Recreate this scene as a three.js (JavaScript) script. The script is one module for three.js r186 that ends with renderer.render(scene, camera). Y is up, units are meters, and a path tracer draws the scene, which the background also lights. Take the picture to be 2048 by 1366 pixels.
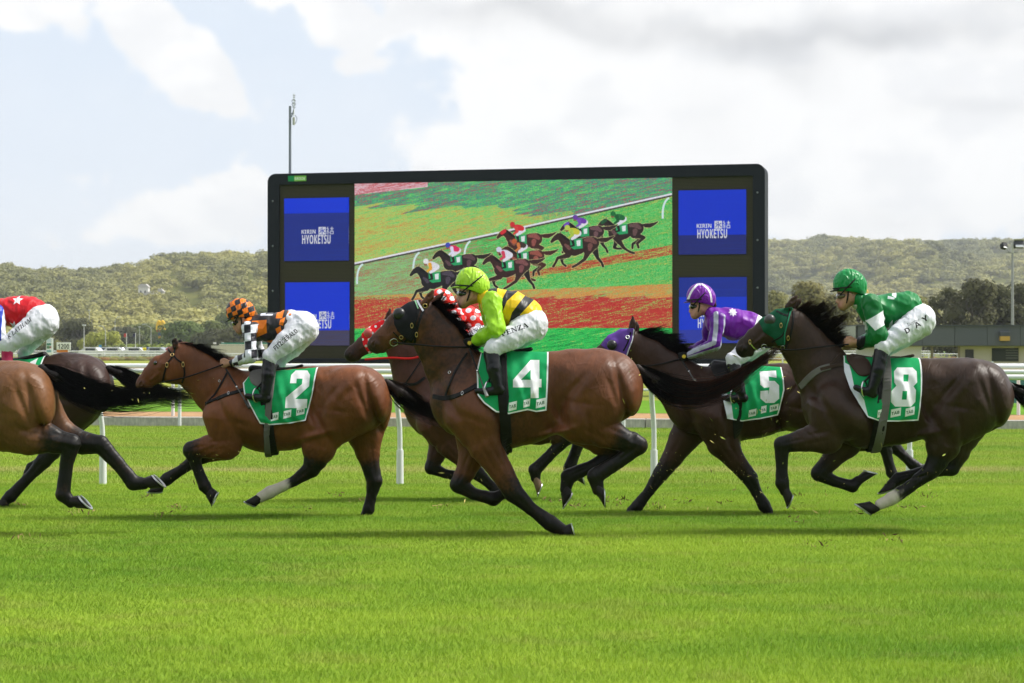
import * as THREE from 'three';
import { mergeGeometries } from 'three/addons/utils/BufferGeometryUtils.js';
import { RoundedBoxGeometry } from 'three/addons/geometries/RoundedBoxGeometry.js';

// ---------------------------------------------------------------- camera, sky, sun, exposure
const F = 3980, EYE = 1.64, HZ = 695, CX = 1024;          // focal length in photo pixels, eye height, horizon row, middle column
const scene = new THREE.Scene();
const camera = new THREE.PerspectiveCamera(2 * Math.atan(683 / F) * 180 / Math.PI, 2048 / 1366, 0.5, 12000);
camera.position.set(0, EYE, 0);
camera.rotation.x = Math.atan((HZ - 683) / F);
camera.focus = 17.6; camera.userData.fStop = 6.5;
const renderer = new THREE.WebGLRenderer({ antialias: true });
renderer.setSize(1024, 683);
renderer.shadowMap.enabled = true;
renderer.toneMapping = THREE.LinearToneMapping;
renderer.toneMappingExposure = 1.25;
const SUN = new THREE.Vector3(0.72, 0.84, -0.1).normalize();
const sun = new THREE.DirectionalLight(new THREE.Color(1, 0.955, 0.88), 3.9);
sun.position.copy(SUN).multiplyScalar(60); sun.target.position.set(0, 0, -18);
sun.position.add(sun.target.position);
sun.castShadow = true; sun.shadow.radius = 26; sun.shadow.mapSize.set(2048, 2048);
Object.assign(sun.shadow.camera, { left: -30, right: 30, top: 30, bottom: -30, near: 1, far: 160 });
scene.add(sun, sun.target);

// ---------------------------------------------------------------- helpers
function rng(s) { let a = s >>> 0; return () => { a = (a + 0x6d2b79f5) | 0; let t = Math.imul(a ^ (a >>> 15), 1 | a); t = (t + Math.imul(t ^ (t >>> 7), 61 | t)) ^ t; return ((t ^ (t >>> 14)) >>> 0) / 4294967296; }; }
const R0 = rng(7);
const clamp = (x, a = 0, b = 1) => x < a ? a : x > b ? b : x, mix = (a, b, t) => a + (b - a) * t;
const sstep = (a, b, x) => { const t = clamp((x - a) / (b - a)); return t * t * (3 - 2 * t); };
function h3(x, y, z) { let n = Math.imul(x, 374761393) + Math.imul(y, 668265263) + Math.imul(z, 2147483647 - 1234567); n = Math.imul(n ^ (n >>> 13), 1274126177); return ((n ^ (n >>> 16)) >>> 0) / 4294967296; }
function vn(x, y, z = 0) {
  const i = Math.floor(x), j = Math.floor(y), k = Math.floor(z); let u = x - i, v = y - j, w = z - k;
  u = u * u * (3 - 2 * u); v = v * v * (3 - 2 * v); w = w * w * (3 - 2 * w);
  return mix(mix(mix(h3(i, j, k), h3(i + 1, j, k), u), mix(h3(i, j + 1, k), h3(i + 1, j + 1, k), u), v),
    mix(mix(h3(i, j, k + 1), h3(i + 1, j, k + 1), u), mix(h3(i, j + 1, k + 1), h3(i + 1, j + 1, k + 1), u), v), w);
}
function fbm(x, y, z = 0, o = 4) { let s = 0, a = 0.5, n = 0; for (let i = 0; i < o; i++) { s += a * vn(x, y, z); n += a; a *= 0.5; x = x * 2.03 + 17.1; y = y * 2.03 + 5.3; z = z * 2.03 + 9.7; } return s / n; }
const V = (x, y, z) => new THREE.Vector3(x, y, z);
const P = (px, py, d) => V((px - CX) * d / F, EYE + (HZ - py) * d / F, -d);   // a point of the place: column and row as measured on the photograph, at a distance in metres
const srgb = (r, g, b) => new THREE.Color().setRGB(r / 255, g / 255, b / 255, THREE.SRGBColorSpace);
const lin = (r, g, b) => new THREE.Color(r, g, b);
const used = {};
function numbered(n) { used[n] = (used[n] || 0) + 1; return used[n] === 1 ? n : n + '_' + String(used[n] - 1).padStart(3, '0'); }
function shadow(o) { o.castShadow = true; o.receiveShadow = true; return o; }
function mesh(name, geo, mat, parent) { const m = shadow(new THREE.Mesh(geo, mat)); m.name = parent === scene ? numbered(name) : name; parent.add(m); return m; }
function group(name, pos, label, category, grp) { const g = new THREE.Group(); g.name = numbered(name); if (pos) g.position.copy(pos); tag(g, label, category, grp); scene.add(g); return g; }
function tag(o, label, category, grp, kind) { if (label) o.userData.label = label; if (category) o.userData.category = category; if (grp) o.userData.group = grp; if (kind) o.userData.kind = kind; return o; }
function std(color, rough = 0.7, extra = {}) { return new THREE.MeshPhysicalMaterial({ color, roughness: rough, metalness: 0, specularIntensity: rough > .4 ? .35 : 1, ...extra }); }
function phys(color, rough = 0.5, extra = {}) { return new THREE.MeshPhysicalMaterial({ color, roughness: rough, metalness: 0, ...extra }); }
function box(w, h, d, x = 0, y = 0, z = 0) { const g = new THREE.BoxGeometry(w, h, d); g.translate(x, y, z); return g; }
function rbox(w, h, d, r, x = 0, y = 0, z = 0) { const g = new RoundedBoxGeometry(w, h, d, 2, r); g.translate(x, y, z); return g; }
function tube(pts, r, seg = 24, rad = 6, closed = false) { return new THREE.TubeGeometry(new THREE.CatmullRomCurve3(pts, closed, 'centripetal'), seg, r, rad, closed); }
function rod(a, b, r, rad = 8, r2 = r) { const g = new THREE.CylinderGeometry(r2, r, a.distanceTo(b), rad); g.translate(0, a.distanceTo(b) / 2, 0); const q = new THREE.Quaternion().setFromUnitVectors(V(0, 1, 0), b.clone().sub(a).normalize()); g.applyQuaternion(q); g.translate(a.x, a.y, a.z); return g; }
function merge(list) { return mergeGeometries(list.map((g) => { g = g.index ? g.toNonIndexed() : g; for (const k of Object.keys(g.attributes)) if (!['position', 'normal', 'uv'].includes(k)) g.deleteAttribute(k); return g; })); }
function canvasTex(w, h, draw, flip = true) { const c = document.createElement('canvas'); c.width = w; c.height = h; draw(c.getContext('2d'), w, h); const t = new THREE.CanvasTexture(c); t.colorSpace = THREE.SRGBColorSpace; t.flipY = flip; t.magFilter = THREE.LinearFilter; return t; }
function noiseTex(n, f, { srgbSpace = false } = {}) { const d = new Uint8Array(n * n * 4); for (let j = 0; j < n; j++) for (let i = 0; i < n; i++) { const c = f(i / n, j / n, i, j), o = (j * n + i) * 4; if (typeof c === 'number') { d[o] = d[o + 1] = d[o + 2] = clamp(c) * 255; } else { d[o] = clamp(c[0]) * 255; d[o + 1] = clamp(c[1]) * 255; d[o + 2] = clamp(c[2]) * 255; } d[o + 3] = 255; } const t = new THREE.DataTexture(d, n, n); t.magFilter = THREE.LinearFilter; t.wrapS = t.wrapT = THREE.RepeatWrapping; if (srgbSpace) t.colorSpace = THREE.SRGBColorSpace; t.needsUpdate = true; return t; }
// tileable noise
function tn(u, v, f, seed, o = 3) { let s = 0, a = 0.5, n = 0; for (let k = 0; k < o; k++) { const i = Math.floor(u * f), j = Math.floor(v * f); let x = u * f - i, y = v * f - j; x = x * x * (3 - 2 * x); y = y * y * (3 - 2 * y); const g = (p, q) => h3(((p % f) + f) % f, ((q % f) + f) % f, seed + k * 31); s += a * mix(mix(g(i, j), g(i + 1, j), x), mix(g(i, j + 1), g(i + 1, j + 1), x), y); n += a; a *= 0.5; f *= 2; } return s / n; }

// ---------------------------------------------------------------- sky: air and clouds only, computed by direction
{
  const W = 4096, H = 2048, data = new Float32Array(W * H * 4);
  // cloud banks: azimuth and height (in photo pixels from the middle of the view), half-axes, turn, amount
  const bank = [
    [40, 30, 120, 65, 0, .9], [270, 40, 90, 70, .5, .7], [350, 130, 120, 75, .75, .95], [450, 195, 110, 50, .5, .8], [560, 25, 90, 30, .1, .5], [690, 70, 80, 60, .9, .7],
    [860, 20, 170, 70, 0, .6], [380, 415, 130, 60, -.15, .75], [490, 380, 70, 45, 0, .75], [80, 380, 200, 40, 0, .25], [300, 470, 400, 40, 0, .35], [1150, 190, 240, 110, .1, .9], [1000, 300, 300, 60, 0, .5],
    [1600, 260, 420, 160, 0, 1.1], [1900, 120, 260, 160, 0, 1], [1300, 70, 320, 120, 0, 1], [1700, 60, 400, 130, 0, .9], [1750, 420, 380, 70, 0, .8],
  ];
  const gray = [[1640, 95, 300, 34, .05, .62], [1820, 75, 240, 40, .1, .36], [1180, 55, 260, 40, .12, .5], [1570, 140, 120, 40, .3, .4], [1060, 10, 200, 26, 0, .4], [1420, 240, 90, 90, 1.2, .14], [1760, 440, 120, 30, 0, .2], [1960, 235, 200, 24, 0, .25], [2020, 30, 120, 40, 0, .35], [80, 10, 120, 20, 0, .15]];
  const blobs = (list, x, y) => { let s = 0; for (const [cx, cy, rx, ry, t, a] of list) { const dx = x - cx, dy = y - cy; if (Math.abs(dx) > rx * 2.6 + ry * 2 || Math.abs(dy) > rx * 2.6 + ry * 2) continue; const c = Math.cos(t), n = Math.sin(t), u = (dx * c + dy * n) / rx, v = (-dx * n + dy * c) / ry, q = u * u + v * v; if (q < 6) s += a * Math.exp(-q * 1.1); } return s; };
  for (let j = 0; j < H; j++) {
    const el = ((j + 0.5) / H - 0.5) * Math.PI, y = Math.sin(el);
    for (let i = 0; i < W; i++) {
      const o = (j * W + i) * 4; data[o + 3] = 1;
      if (el < -0.02) { data[o] = data[o + 1] = data[o + 2] = 0.8; continue; }
      const az = ((i + 0.5) / W - 0.5) * 2 * Math.PI, x = Math.cos(az) * Math.cos(el), z = Math.sin(az) * Math.cos(el);
      const fine = Math.abs(az + Math.PI / 2) < 0.5 && el < 0.4, hh = Math.max(0, el);
      // general cloud field on a flat layer, softening to the horizon
      const kk = 1 / (hh + 0.22), qx = x * kk * 1.1, qz = z * kk * 1.1;
      let n = fbm(qx * 1.3 + 3, qz * 1.3 + 8, 1, fine ? 6 : 4), g2 = fbm(qx * 0.9 + 40, qz * 0.9 + 11, 4, 3);
      let sh = 1, dens = sstep(0.36, 0.66, n), gr = sstep(0.5, 0.75, g2) * 0.35 * dens;
      if (fine) {
        const px = CX + (az + Math.PI / 2) * F, py = HZ - el * F;
        const w1 = fbm(px / 150, py / 110, 2, 5) - 0.5, w2 = fbm(px / 150 + 50, py / 110, 7, 5) - 0.5, w3 = fbm(px / 42, py / 34, 11, 4) - 0.5, wx = px + w1 * 120, wy = py + w2 * 95;
        const inside = 1 - sstep(0.27, 0.45, Math.abs(az + Math.PI / 2)), up = 1 - sstep(0.19, 0.32, el);
        const d2 = clamp(sstep(0.24, 0.5, blobs(bank, wx, wy) + w3 * 0.6) + 0.12 + w1 * 0.25), g3 = clamp(blobs(gray, wx, wy) * (0.95 + w3 * 0.5) + w2 * 0.05);
        sh = 1 - .085 * sstep(.42, .7, fbm(px / 120 + 90, py / 60 + w1, 15, 5)) * sstep(.3, .9, d2); const t = inside * up; dens = mix(dens, d2, t); gr = mix(gr, g3, t);
      }
      const low = Math.exp(-hh * 7);
      const blue = [mix(0.53, 0.77, low), mix(0.635, 0.80, low), mix(0.775, 0.835, low)];
      const white = [0.855, 0.855, 0.855], dark = [0.45, 0.465, 0.49];
      const lum = 1 - 0.12 * sstep(0.3, 1.2, hh);
      for (let c = 0; c < 3; c++) data[o + c] = mix(mix(blue[c], white[c] * (1 - (1 - sh) * (c === 2 ? .72 : c ? .9 : 1)), dens * 0.97), dark[c], clamp(gr) * 0.85) * (c === 0 ? mix(1, 1, 1) : 1) * lum;
    }
  }
  const t = new THREE.DataTexture(data, W, H, THREE.RGBAFormat, THREE.FloatType);
  t.mapping = THREE.EquirectangularReflectionMapping; t.magFilter = THREE.LinearFilter; t.needsUpdate = true;
  scene.background = t; scene.environment = t;
}
scene.fog = new THREE.FogExp2(new THREE.Color(0.80, 0.85, 0.9), 0.00017);
// ---------------------------------------------------------------- solid modelling: smooth joined tapered capsules, meshed on a grid
const smin = (a, b, k) => { if (k <= 0) return Math.min(a, b); const h = Math.max(k - Math.abs(a - b), 0) / k; return Math.min(a, b) - h * h * k * 0.25; };
class Body {
  constructor() { this.ch = []; this.bumps = []; this.L = 1; this.disp = null; this.extra = 0.05; }
  // stations [x, y, z, r, colour 0..], w: half-width across over half-height
  chain(st, { w = 1, k = 0.03, ki = 0.006, cut = false, col = 0 } = {}) {
    const pr = [];
    for (let i = 0; i < Math.max(1, st.length - 1); i++) {
      const a = st[i], b = st[Math.min(i + 1, st.length - 1)], wa = a[5] ?? w, wb = b[5] ?? w, ww = (wa + wb) / 2;
      const p = { ax: a[0], ay: a[1], az: a[2] / ww, dx: b[0] - a[0], dy: b[1] - a[1], dz: (b[2] - a[2]) / ww, ra: a[3], dr: b[3] - a[3], iw: 1 / ww, ca: a[4] ?? col, dc: (b[4] ?? col) - (a[4] ?? col), s: Math.min(1, ww) };
      p.il = 1 / Math.max(1e-9, p.dx * p.dx + p.dy * p.dy + p.dz * p.dz);
      this.L = Math.max(this.L, 1 / Math.min(1, ww)); pr.push(p);
    }
    this.ch.push({ k, ki, pr, cut }); return this;
  }
  bump(x, y, ang, sx, sy, amp) { this.bumps.push([x, y, Math.cos(ang), Math.sin(ang), 1 / sx, 1 / sy, amp]); }
  static pd(p, x, y, z) { const zz = z * p.iw, X = x - p.ax, Y = y - p.ay, Z = zz - p.az; let t = (X * p.dx + Y * p.dy + Z * p.dz) * p.il; t = t < 0 ? 0 : t > 1 ? 1 : t; const a = X - t * p.dx, b = Y - t * p.dy, c = Z - t * p.dz; return Math.sqrt(a * a + b * b + c * c) - p.ra - t * p.dr; }
  fold(ch, x, y, z) {
    let d = 1e3;
    for (const c of ch) { let e = 1e3; for (const p of c.pr) { const q = Body.pd(p, x, y, z); e = c.ki > 0 ? smin(e, q, c.ki) : Math.min(e, q); } d = c.cut ? -smin(-d, e, c.k) : smin(d, e, c.k); }
    return d;
  }
  tail(d, x, y, z, bumps = this.bumps) {
    if (d > 0.13 || d < -0.13) return d;
    if (bumps.length) { const zf = sstep(0.015, 0.08, Math.abs(z)); if (zf > 0) { let sum = 0; for (const [bx, by, c, s, ix, iy, a] of bumps) { const X = x - bx, Y = y - by, u = (X * c + Y * s) * ix, v = (-X * s + Y * c) * iy, q = u * u + v * v; if (q < 5) sum += a * Math.exp(-q); } d -= .075 * Math.tanh(sum / .075) * zf; } }
    return this.disp && d < .04 && d > -.04 ? d - this.disp(x, y, z) : d;
  }
  d(x, y, z, ch = this.ch) { return this.tail(this.fold(ch, x, y, z), x, y, z, ch.bumps); }
  grad(x, y, z, ch = this.ch, e = 0.004) { const n = V(this.d(x + e, y, z, ch) - this.d(x - e, y, z, ch), this.d(x, y + e, z, ch) - this.d(x, y - e, z, ch), this.d(x, y, z + e, ch) - this.d(x, y, z - e, ch)); return n.normalize(); }
  hit(x, y, side = 1, off = 0, from = 0.75) { let z = from; for (let i = 0; i < 160; i++) { const q = this.d(x, y, z * side) - off; if (q < 0.0012) return z * side; z -= Math.max(0.002, q * 0.55 / Math.sqrt(this.L)); if (z < 0) break; } return null; }
  color(x, y, z) { let s = 0, n = 0; for (const c of this.ch) if (!c.cut) for (const p of c.pr) { const zz = z * p.iw, X = x - p.ax, Y = y - p.ay, Z = zz - p.az; let t = clamp((X * p.dx + Y * p.dy + Z * p.dz) * p.il); const a = X - t * p.dx, b = Y - t * p.dy, e = Z - t * p.dz, q = Math.max(0, Math.sqrt(a * a + b * b + e * e) - p.ra - t * p.dr) + 0.012, w = 1 / (q * q * q); s += w * (p.ca + t * p.dc); n += w; } return s / n; }
  // region: optional signed distance (negative inside) that trims the solid; off: outward offset (shells and clothes)
  mesh(h, { off = 0, region = null, colorAt = null, uvAt = null, pad = 0.03, min = null, max = null } = {}) {
    let lo = [1e9, 1e9, 1e9], hi = [-1e9, -1e9, -1e9];
    for (const c of this.ch) if (!c.cut) for (const p of c.pr) for (const t of [0, 1]) { const r = p.ra + t * p.dr, q = [p.ax + t * p.dx, p.ay + t * p.dy, (p.az + t * p.dz) / p.iw], rz = r / p.iw; for (let i = 0; i < 3; i++) { const rr = i === 2 ? rz : r; lo[i] = Math.min(lo[i], q[i] - rr); hi[i] = Math.max(hi[i], q[i] + rr); } }
    for (let i = 0; i < 3; i++) { lo[i] -= pad + off; hi[i] += pad + off; if (min) lo[i] = Math.max(lo[i], min[i]); if (max) hi[i] = Math.min(hi[i], max[i]); }
    const n = [0, 1, 2].map((i) => Math.ceil((hi[i] - lo[i]) / h) + 2), [nx, ny, nz] = n, f = new Float32Array(nx * ny * nz).fill(1), B = 6, hd = B * h * Math.sqrt(3) / 2, L = this.L, lists = new Map(), at = (i, j, k) => (k * ny + j) * nx + i;
    const bx = Math.ceil(nx / B), by = Math.ceil(ny / B), bz = Math.ceil(nz / B);
    const val = (x, y, z, ch) => { let d = this.d(x, y, z, ch) - off; if (region) { const q = region(x, y, z); if (q > d) d = q; } return d; };
    for (let K = 0; K < bz; K++) for (let J = 0; J < by; J++) for (let I = 0; I < bx; I++) {
      const cx = lo[0] + (I * B + B / 2 - .5) * h, cy = lo[1] + (J * B + B / 2 - .5) * h, cz = lo[2] + (K * B + B / 2 - .5) * h, dc = this.fold(this.ch, cx, cy, cz) - off;
      const i1 = Math.min(nx, I * B + B), j1 = Math.min(ny, J * B + B), k1 = Math.min(nz, K * B + B);
      if (Math.abs(dc) > L * hd + this.extra || (region && region(cx, cy, cz) > hd * 1.5 + 0.03)) { const s = dc > 0 || (region && region(cx, cy, cz) > 0) ? 1 : -1; if (s < 0) for (let k = K * B; k < k1; k++) for (let j = J * B; j < j1; j++) for (let i = I * B; i < i1; i++) f[at(i, j, k)] = -1; continue; }
      const lim = Math.abs(dc) + off + 2 * L * hd + 0.1, ch = [];
      for (const c of this.ch) { const pr = c.pr.filter((p) => Body.pd(p, cx, cy, cz) < lim); if (pr.length) ch.push({ ...c, pr }); }
      ch.bumps = this.bumps.filter((q) => Math.hypot(cx - q[0], cy - q[1]) < hd + 2.25 / Math.min(q[4], q[5]) + h * 2);
      lists.set((K * by + J) * bx + I, ch);
      for (let k = K * B; k < k1; k++) for (let j = J * B; j < j1; j++) for (let i = I * B; i < i1; i++) f[at(i, j, k)] = val(lo[0] + i * h, lo[1] + j * h, lo[2] + k * h, ch);
    }
    const id = new Int32Array(nx * ny * nz).fill(-1), pos = [], nor = [], uv = [], col = [], idx = [];
    const E = [[0, 1], [2, 3], [4, 5], [6, 7], [0, 2], [1, 3], [4, 6], [5, 7], [0, 4], [1, 5], [2, 6], [3, 7]];
    const c8 = new Float32Array(8);
    for (let k = 0; k < nz - 1; k++) for (let j = 0; j < ny - 1; j++) for (let i = 0; i < nx - 1; i++) {
      let m = 0; for (let q = 0; q < 8; q++) { const v = f[at(i + (q & 1), j + ((q >> 1) & 1), k + (q >> 2))]; c8[q] = v; if (v < 0) m |= 1 << q; }
      if (m === 0 || m === 255) continue;
      let x = 0, y = 0, z = 0, cnt = 0;
      for (const [a, b] of E) if ((c8[a] < 0) !== (c8[b] < 0)) { const t = c8[a] / (c8[a] - c8[b]); x += (a & 1) + t * ((b & 1) - (a & 1)); y += ((a >> 1) & 1) + t * (((b >> 1) & 1) - ((a >> 1) & 1)); z += (a >> 2) + t * ((b >> 2) - (a >> 2)); cnt++; }
      x = lo[0] + (i + x / cnt) * h; y = lo[1] + (j + y / cnt) * h; z = lo[2] + (k + z / cnt) * h;
      const ch = lists.get((Math.floor(k / B) * by + Math.floor(j / B)) * bx + Math.floor(i / B)) || this.ch, e = h * 0.35;
      let gx = val(x + e, y, z, ch) - val(x - e, y, z, ch), gy = val(x, y + e, z, ch) - val(x, y - e, z, ch), gz = val(x, y, z + e, ch) - val(x, y, z - e, ch); const gl = Math.hypot(gx, gy, gz) || 1;
      const dd = clamp(val(x, y, z, ch) / Math.max(0.5, gl / (2 * e)), -h * .5, h * .5); gx /= gl; gy /= gl; gz /= gl; x -= gx * dd; y -= gy * dd; z -= gz * dd;
      id[at(i, j, k)] = pos.length / 3; pos.push(x, y, z); nor.push(gx, gy, gz);
      if (uvAt) { const [a, b] = uvAt(x, y, z, gz); uv.push(a, b); } else uv.push(x + z * 0.6, y + z * 0.5);
      if (colorAt) { const c = colorAt(x, y, z, gx, gy, gz); col.push(c[0], c[1], c[2]); }
    }
    const quad = (a, b, c, d, flip) => { if (a < 0 || b < 0 || c < 0 || d < 0) return; if (flip) idx.push(a, c, b, a, d, c); else idx.push(a, b, c, a, c, d); };
    for (let k = 1; k < nz - 1; k++) for (let j = 1; j < ny - 1; j++) for (let i = 1; i < nx - 1; i++) {
      const a = f[at(i, j, k)] < 0;
      if (a !== f[at(i + 1, j, k)] < 0) quad(id[at(i, j - 1, k - 1)], id[at(i, j, k - 1)], id[at(i, j, k)], id[at(i, j - 1, k)], !a);
      if (a !== f[at(i, j + 1, k)] < 0) quad(id[at(i - 1, j, k - 1)], id[at(i - 1, j, k)], id[at(i, j, k)], id[at(i, j, k - 1)], !a);
      if (a !== f[at(i, j, k + 1)] < 0) quad(id[at(i - 1, j - 1, k)], id[at(i, j - 1, k)], id[at(i, j, k)], id[at(i - 1, j, k)], !a);
    }
    const g = new THREE.BufferGeometry();
    g.setAttribute('position', new THREE.Float32BufferAttribute(pos, 3)); g.setAttribute('normal', new THREE.Float32BufferAttribute(nor, 3)); g.setAttribute('uv', new THREE.Float32BufferAttribute(uv, 2));
    if (colorAt) g.setAttribute('color', new THREE.Float32BufferAttribute(col, 3));
    g.setIndex(idx); return g;
  }
}
// signed distance to a polygon [[x, y] ...] in the side plane, negative inside
function polyDist(pts) { return (x, y) => { let d = 1e9, inn = false; for (let i = 0, j = pts.length - 1; i < pts.length; j = i++) { const [ax, ay] = pts[i], [bx, by] = pts[j], ex = bx - ax, ey = by - ay, wx = x - ax, wy = y - ay, t = clamp((wx * ex + wy * ey) / (ex * ex + ey * ey)), qx = wx - ex * t, qy = wy - ey * t; d = Math.min(d, qx * qx + qy * qy); if ((ay > y) !== (by > y) && x < (bx - ax) * (y - ay) / (by - ay) + ax) inn = !inn; } d = Math.sqrt(d); return inn ? -d : d; }; }
function strandGeo(curves) { const colr = curves[0][3] ? [] : null; // curves: [[Vector3 ...], r0, r1] -> thin three-sided hairs
  const pos = [], nor = [], idx = []; let base = 0;
  const t = V(0, 0, 0), a = V(0, 0, 0), b = V(0, 0, 0), up = V(0.13, 0.2, 0.97);
  for (const [pts, r0, r1, ca, cb, te] of curves) {
    const n = pts.length;
    for (let i = 0; i < n; i++) {
      t.subVectors(pts[Math.min(n - 1, i + 1)], pts[Math.max(0, i - 1)]).normalize(); a.crossVectors(t, up).normalize(); b.crossVectors(t, a);
      const s = i / (n - 1), r = mix(r0, r1, s * s);
      for (let q = 0; q < 3; q++) { const an = q * 2.0944 + 0.5, c = Math.cos(an), si = Math.sin(an); const nx = a.x * c + b.x * si, ny = a.y * c + b.y * si, nz = a.z * c + b.z * si; pos.push(pts[i].x + nx * r, pts[i].y + ny * r, pts[i].z + nz * r); nor.push(nx, ny, nz); if (colr) { const k = sstep(te - .2, te + .2, s); colr.push(mix(ca.r, cb.r, k), mix(ca.g, cb.g, k), mix(ca.b, cb.b, k)); } }
      if (i < n - 1) for (let q = 0; q < 3; q++) { const p = base + i * 3 + q, r2 = base + i * 3 + (q + 1) % 3; idx.push(p, p + 3, r2, r2, p + 3, r2 + 3); }
    }
    base += n * 3;
  }
  const g = new THREE.BufferGeometry(); g.setAttribute('position', new THREE.Float32BufferAttribute(pos, 3)); g.setAttribute('normal', new THREE.Float32BufferAttribute(nor, 3)); g.setAttribute('uv', new THREE.Float32BufferAttribute(new Float32Array(pos.length / 3 * 2), 2)); if (colr) g.setAttribute('color', new THREE.Float32BufferAttribute(colr, 3)); g.setIndex(idx); return g;
}
function ribbonGeo(path, normals, w, th) { // flat strap with thickness along a path
  const pos = [], idx = [], n = path.length, t = V(0, 0, 0), s = V(0, 0, 0);
  for (let i = 0; i < n; i++) { t.subVectors(path[Math.min(n - 1, i + 1)], path[Math.max(0, i - 1)]).normalize(); s.crossVectors(normals[i], t).normalize(); for (const [a, b] of [[-.5, 0], [-.42, 1], [.42, 1], [.5, 0]]) { const wv = typeof w === 'function' ? w(i / (n - 1)) : w; pos.push(path[i].x + s.x * a * wv + normals[i].x * b * th, path[i].y + s.y * a * wv + normals[i].y * b * th, path[i].z + s.z * a * wv + normals[i].z * b * th); } if (i < n - 1) for (let q = 0; q < 4; q++) { const A = i * 4 + q, C = i * 4 + (q + 1) % 4; idx.push(A, C, A + 4, C, C + 4, A + 4); } }
  idx.push(0, 1, 2, 0, 2, 3); const e = (n - 1) * 4; idx.push(e, e + 2, e + 1, e, e + 3, e + 2);
  let g = new THREE.BufferGeometry(); g.setAttribute('position', new THREE.Float32BufferAttribute(pos, 3)); g.setIndex(idx); g = g.toNonIndexed(); g.computeVertexNormals(); g.setAttribute('uv', new THREE.Float32BufferAttribute(new Float32Array(g.attributes.position.count * 2), 2)); return g;
}
function pathOf(pts, n) { return new THREE.CatmullRomCurve3(pts, false, 'centripetal').getSpacedPoints(n); }
// ---------------------------------------------------------------- ground, course, kerb
const KT = V(1, 0, .1116).normalize(), KN = V(.1116, 0, -1).normalize(), K0 = V(0, 0, -40.37);
const K = (s, d, y = 0) => K0.clone().addScaledVector(KT, s).addScaledVector(KN, d).setY(y);
const turn = Math.atan2(-KT.z, KT.x);
const grassTex = noiseTex(512, (u, v) => { const n = tn(u, v, 96, 4, 2), q = tn(u, v, 8, 8, 4), t = n * .55 + q * .45; return [mix(.30, .52, t), mix(.42, .66, t), mix(.10, .2, t)]; }, { srgbSpace: true });
const sandTex = noiseTex(512, (u, v) => { const n = tn(u, v, 128, 14, 2), q = tn(u, v, 10, 18, 4), t = n * .6 + q * .4; return [mix(.58, .82, t), mix(.46, .68, t), mix(.33, .52, t)]; }, { srgbSpace: true });
const concTex = noiseTex(512, (u, v) => { const streak = tn(u, v * .08, 64, 33, 2), q = tn(u, v, 16, 38, 4), t = streak * .5 + q * .5; return [mix(.58, .86, t), mix(.57, .84, t), mix(.55, .80, t)]; }, { srgbSpace: true });
const fieldTex = noiseTex(512, (u, v) => { const n = tn(u, v, 64, 44, 3), q = tn(u, v * .4, 6, 48, 3), t = n * .5 + q * .5; return [mix(.40, .68, t), mix(.48, .66, t), mix(.14, .3, t)]; }, { srgbSpace: true });
function rep(t, x, y) { const c = t.clone(); c.repeat.set(x, y); c.needsUpdate = true; return c; }
function flat(name, pts, y, mat) { const s = new THREE.Shape(pts.map((p) => new THREE.Vector2(p.x, -p.z))), g = new THREE.ShapeGeometry(s); g.rotateX(-Math.PI / 2); g.translate(0, y, 0); return tag(mesh(name, g, mat, scene), null, null, null, 'structure'); }
{
  const g = new THREE.CircleGeometry(6000, 96); g.rotateX(-Math.PI / 2); const uv = g.attributes.uv, p = g.attributes.position; for (let i = 0; i < uv.count; i++) uv.setXY(i, p.getX(i) / 4, p.getZ(i) / 4);
  tag(mesh('ground', g, std(lin(.7, .85, .5), .95, { map: grassTex }), scene), null, null, null, 'structure');
  flat('sand_track', [K(-60, .32), K(60, .32), K(60, 3.4), K(-60, 3.4)], .2, std(lin(.95, .9, .85), .95, { map: rep(sandTex, .5, .5) }));
  flat('infield', [K(-300, 3.4), K(300, 3.4), K(300, 420), K(-300, 420)], .196, std(lin(.9, .92, .8), .95, { map: rep(fieldTex, .2, .2) }));
  flat('grass_verge', [K(-80, 3.5), K(80, 3.5), K(80, 14), K(-80, 14)], .2005, std(lin(.8, 1, .5), .95, { map: rep(grassTex, .4, .4) }));
  const kerb = new THREE.Group(); kerb.name = 'kerb'; tag(kerb, null, null, null, 'structure'); scene.add(kerb);
  const seg = rbox(2.985, .2, .32, .012, 0, .1, 0); { const uv = seg.attributes.uv; for (let i = 0; i < uv.count; i++) uv.setXY(i, uv.getX(i) * 2.4, uv.getY(i) * .2); }
  const cm = [0, 1, 2].map((i) => std(lin(1 , 1 - i * .03, 1 - i * .04), .9, { map: concTex, bumpMap: concTex, bumpScale: .004 }));
  for (let i = -9; i <= 9; i++) { const m = mesh('kerb_segment', seg, cm[(i + 30) % 3], kerb), q = K(i * 3 + 1.2, .16); m.position.set(q.x, 0, q.z); m.rotation.y = turn; }
}
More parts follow.
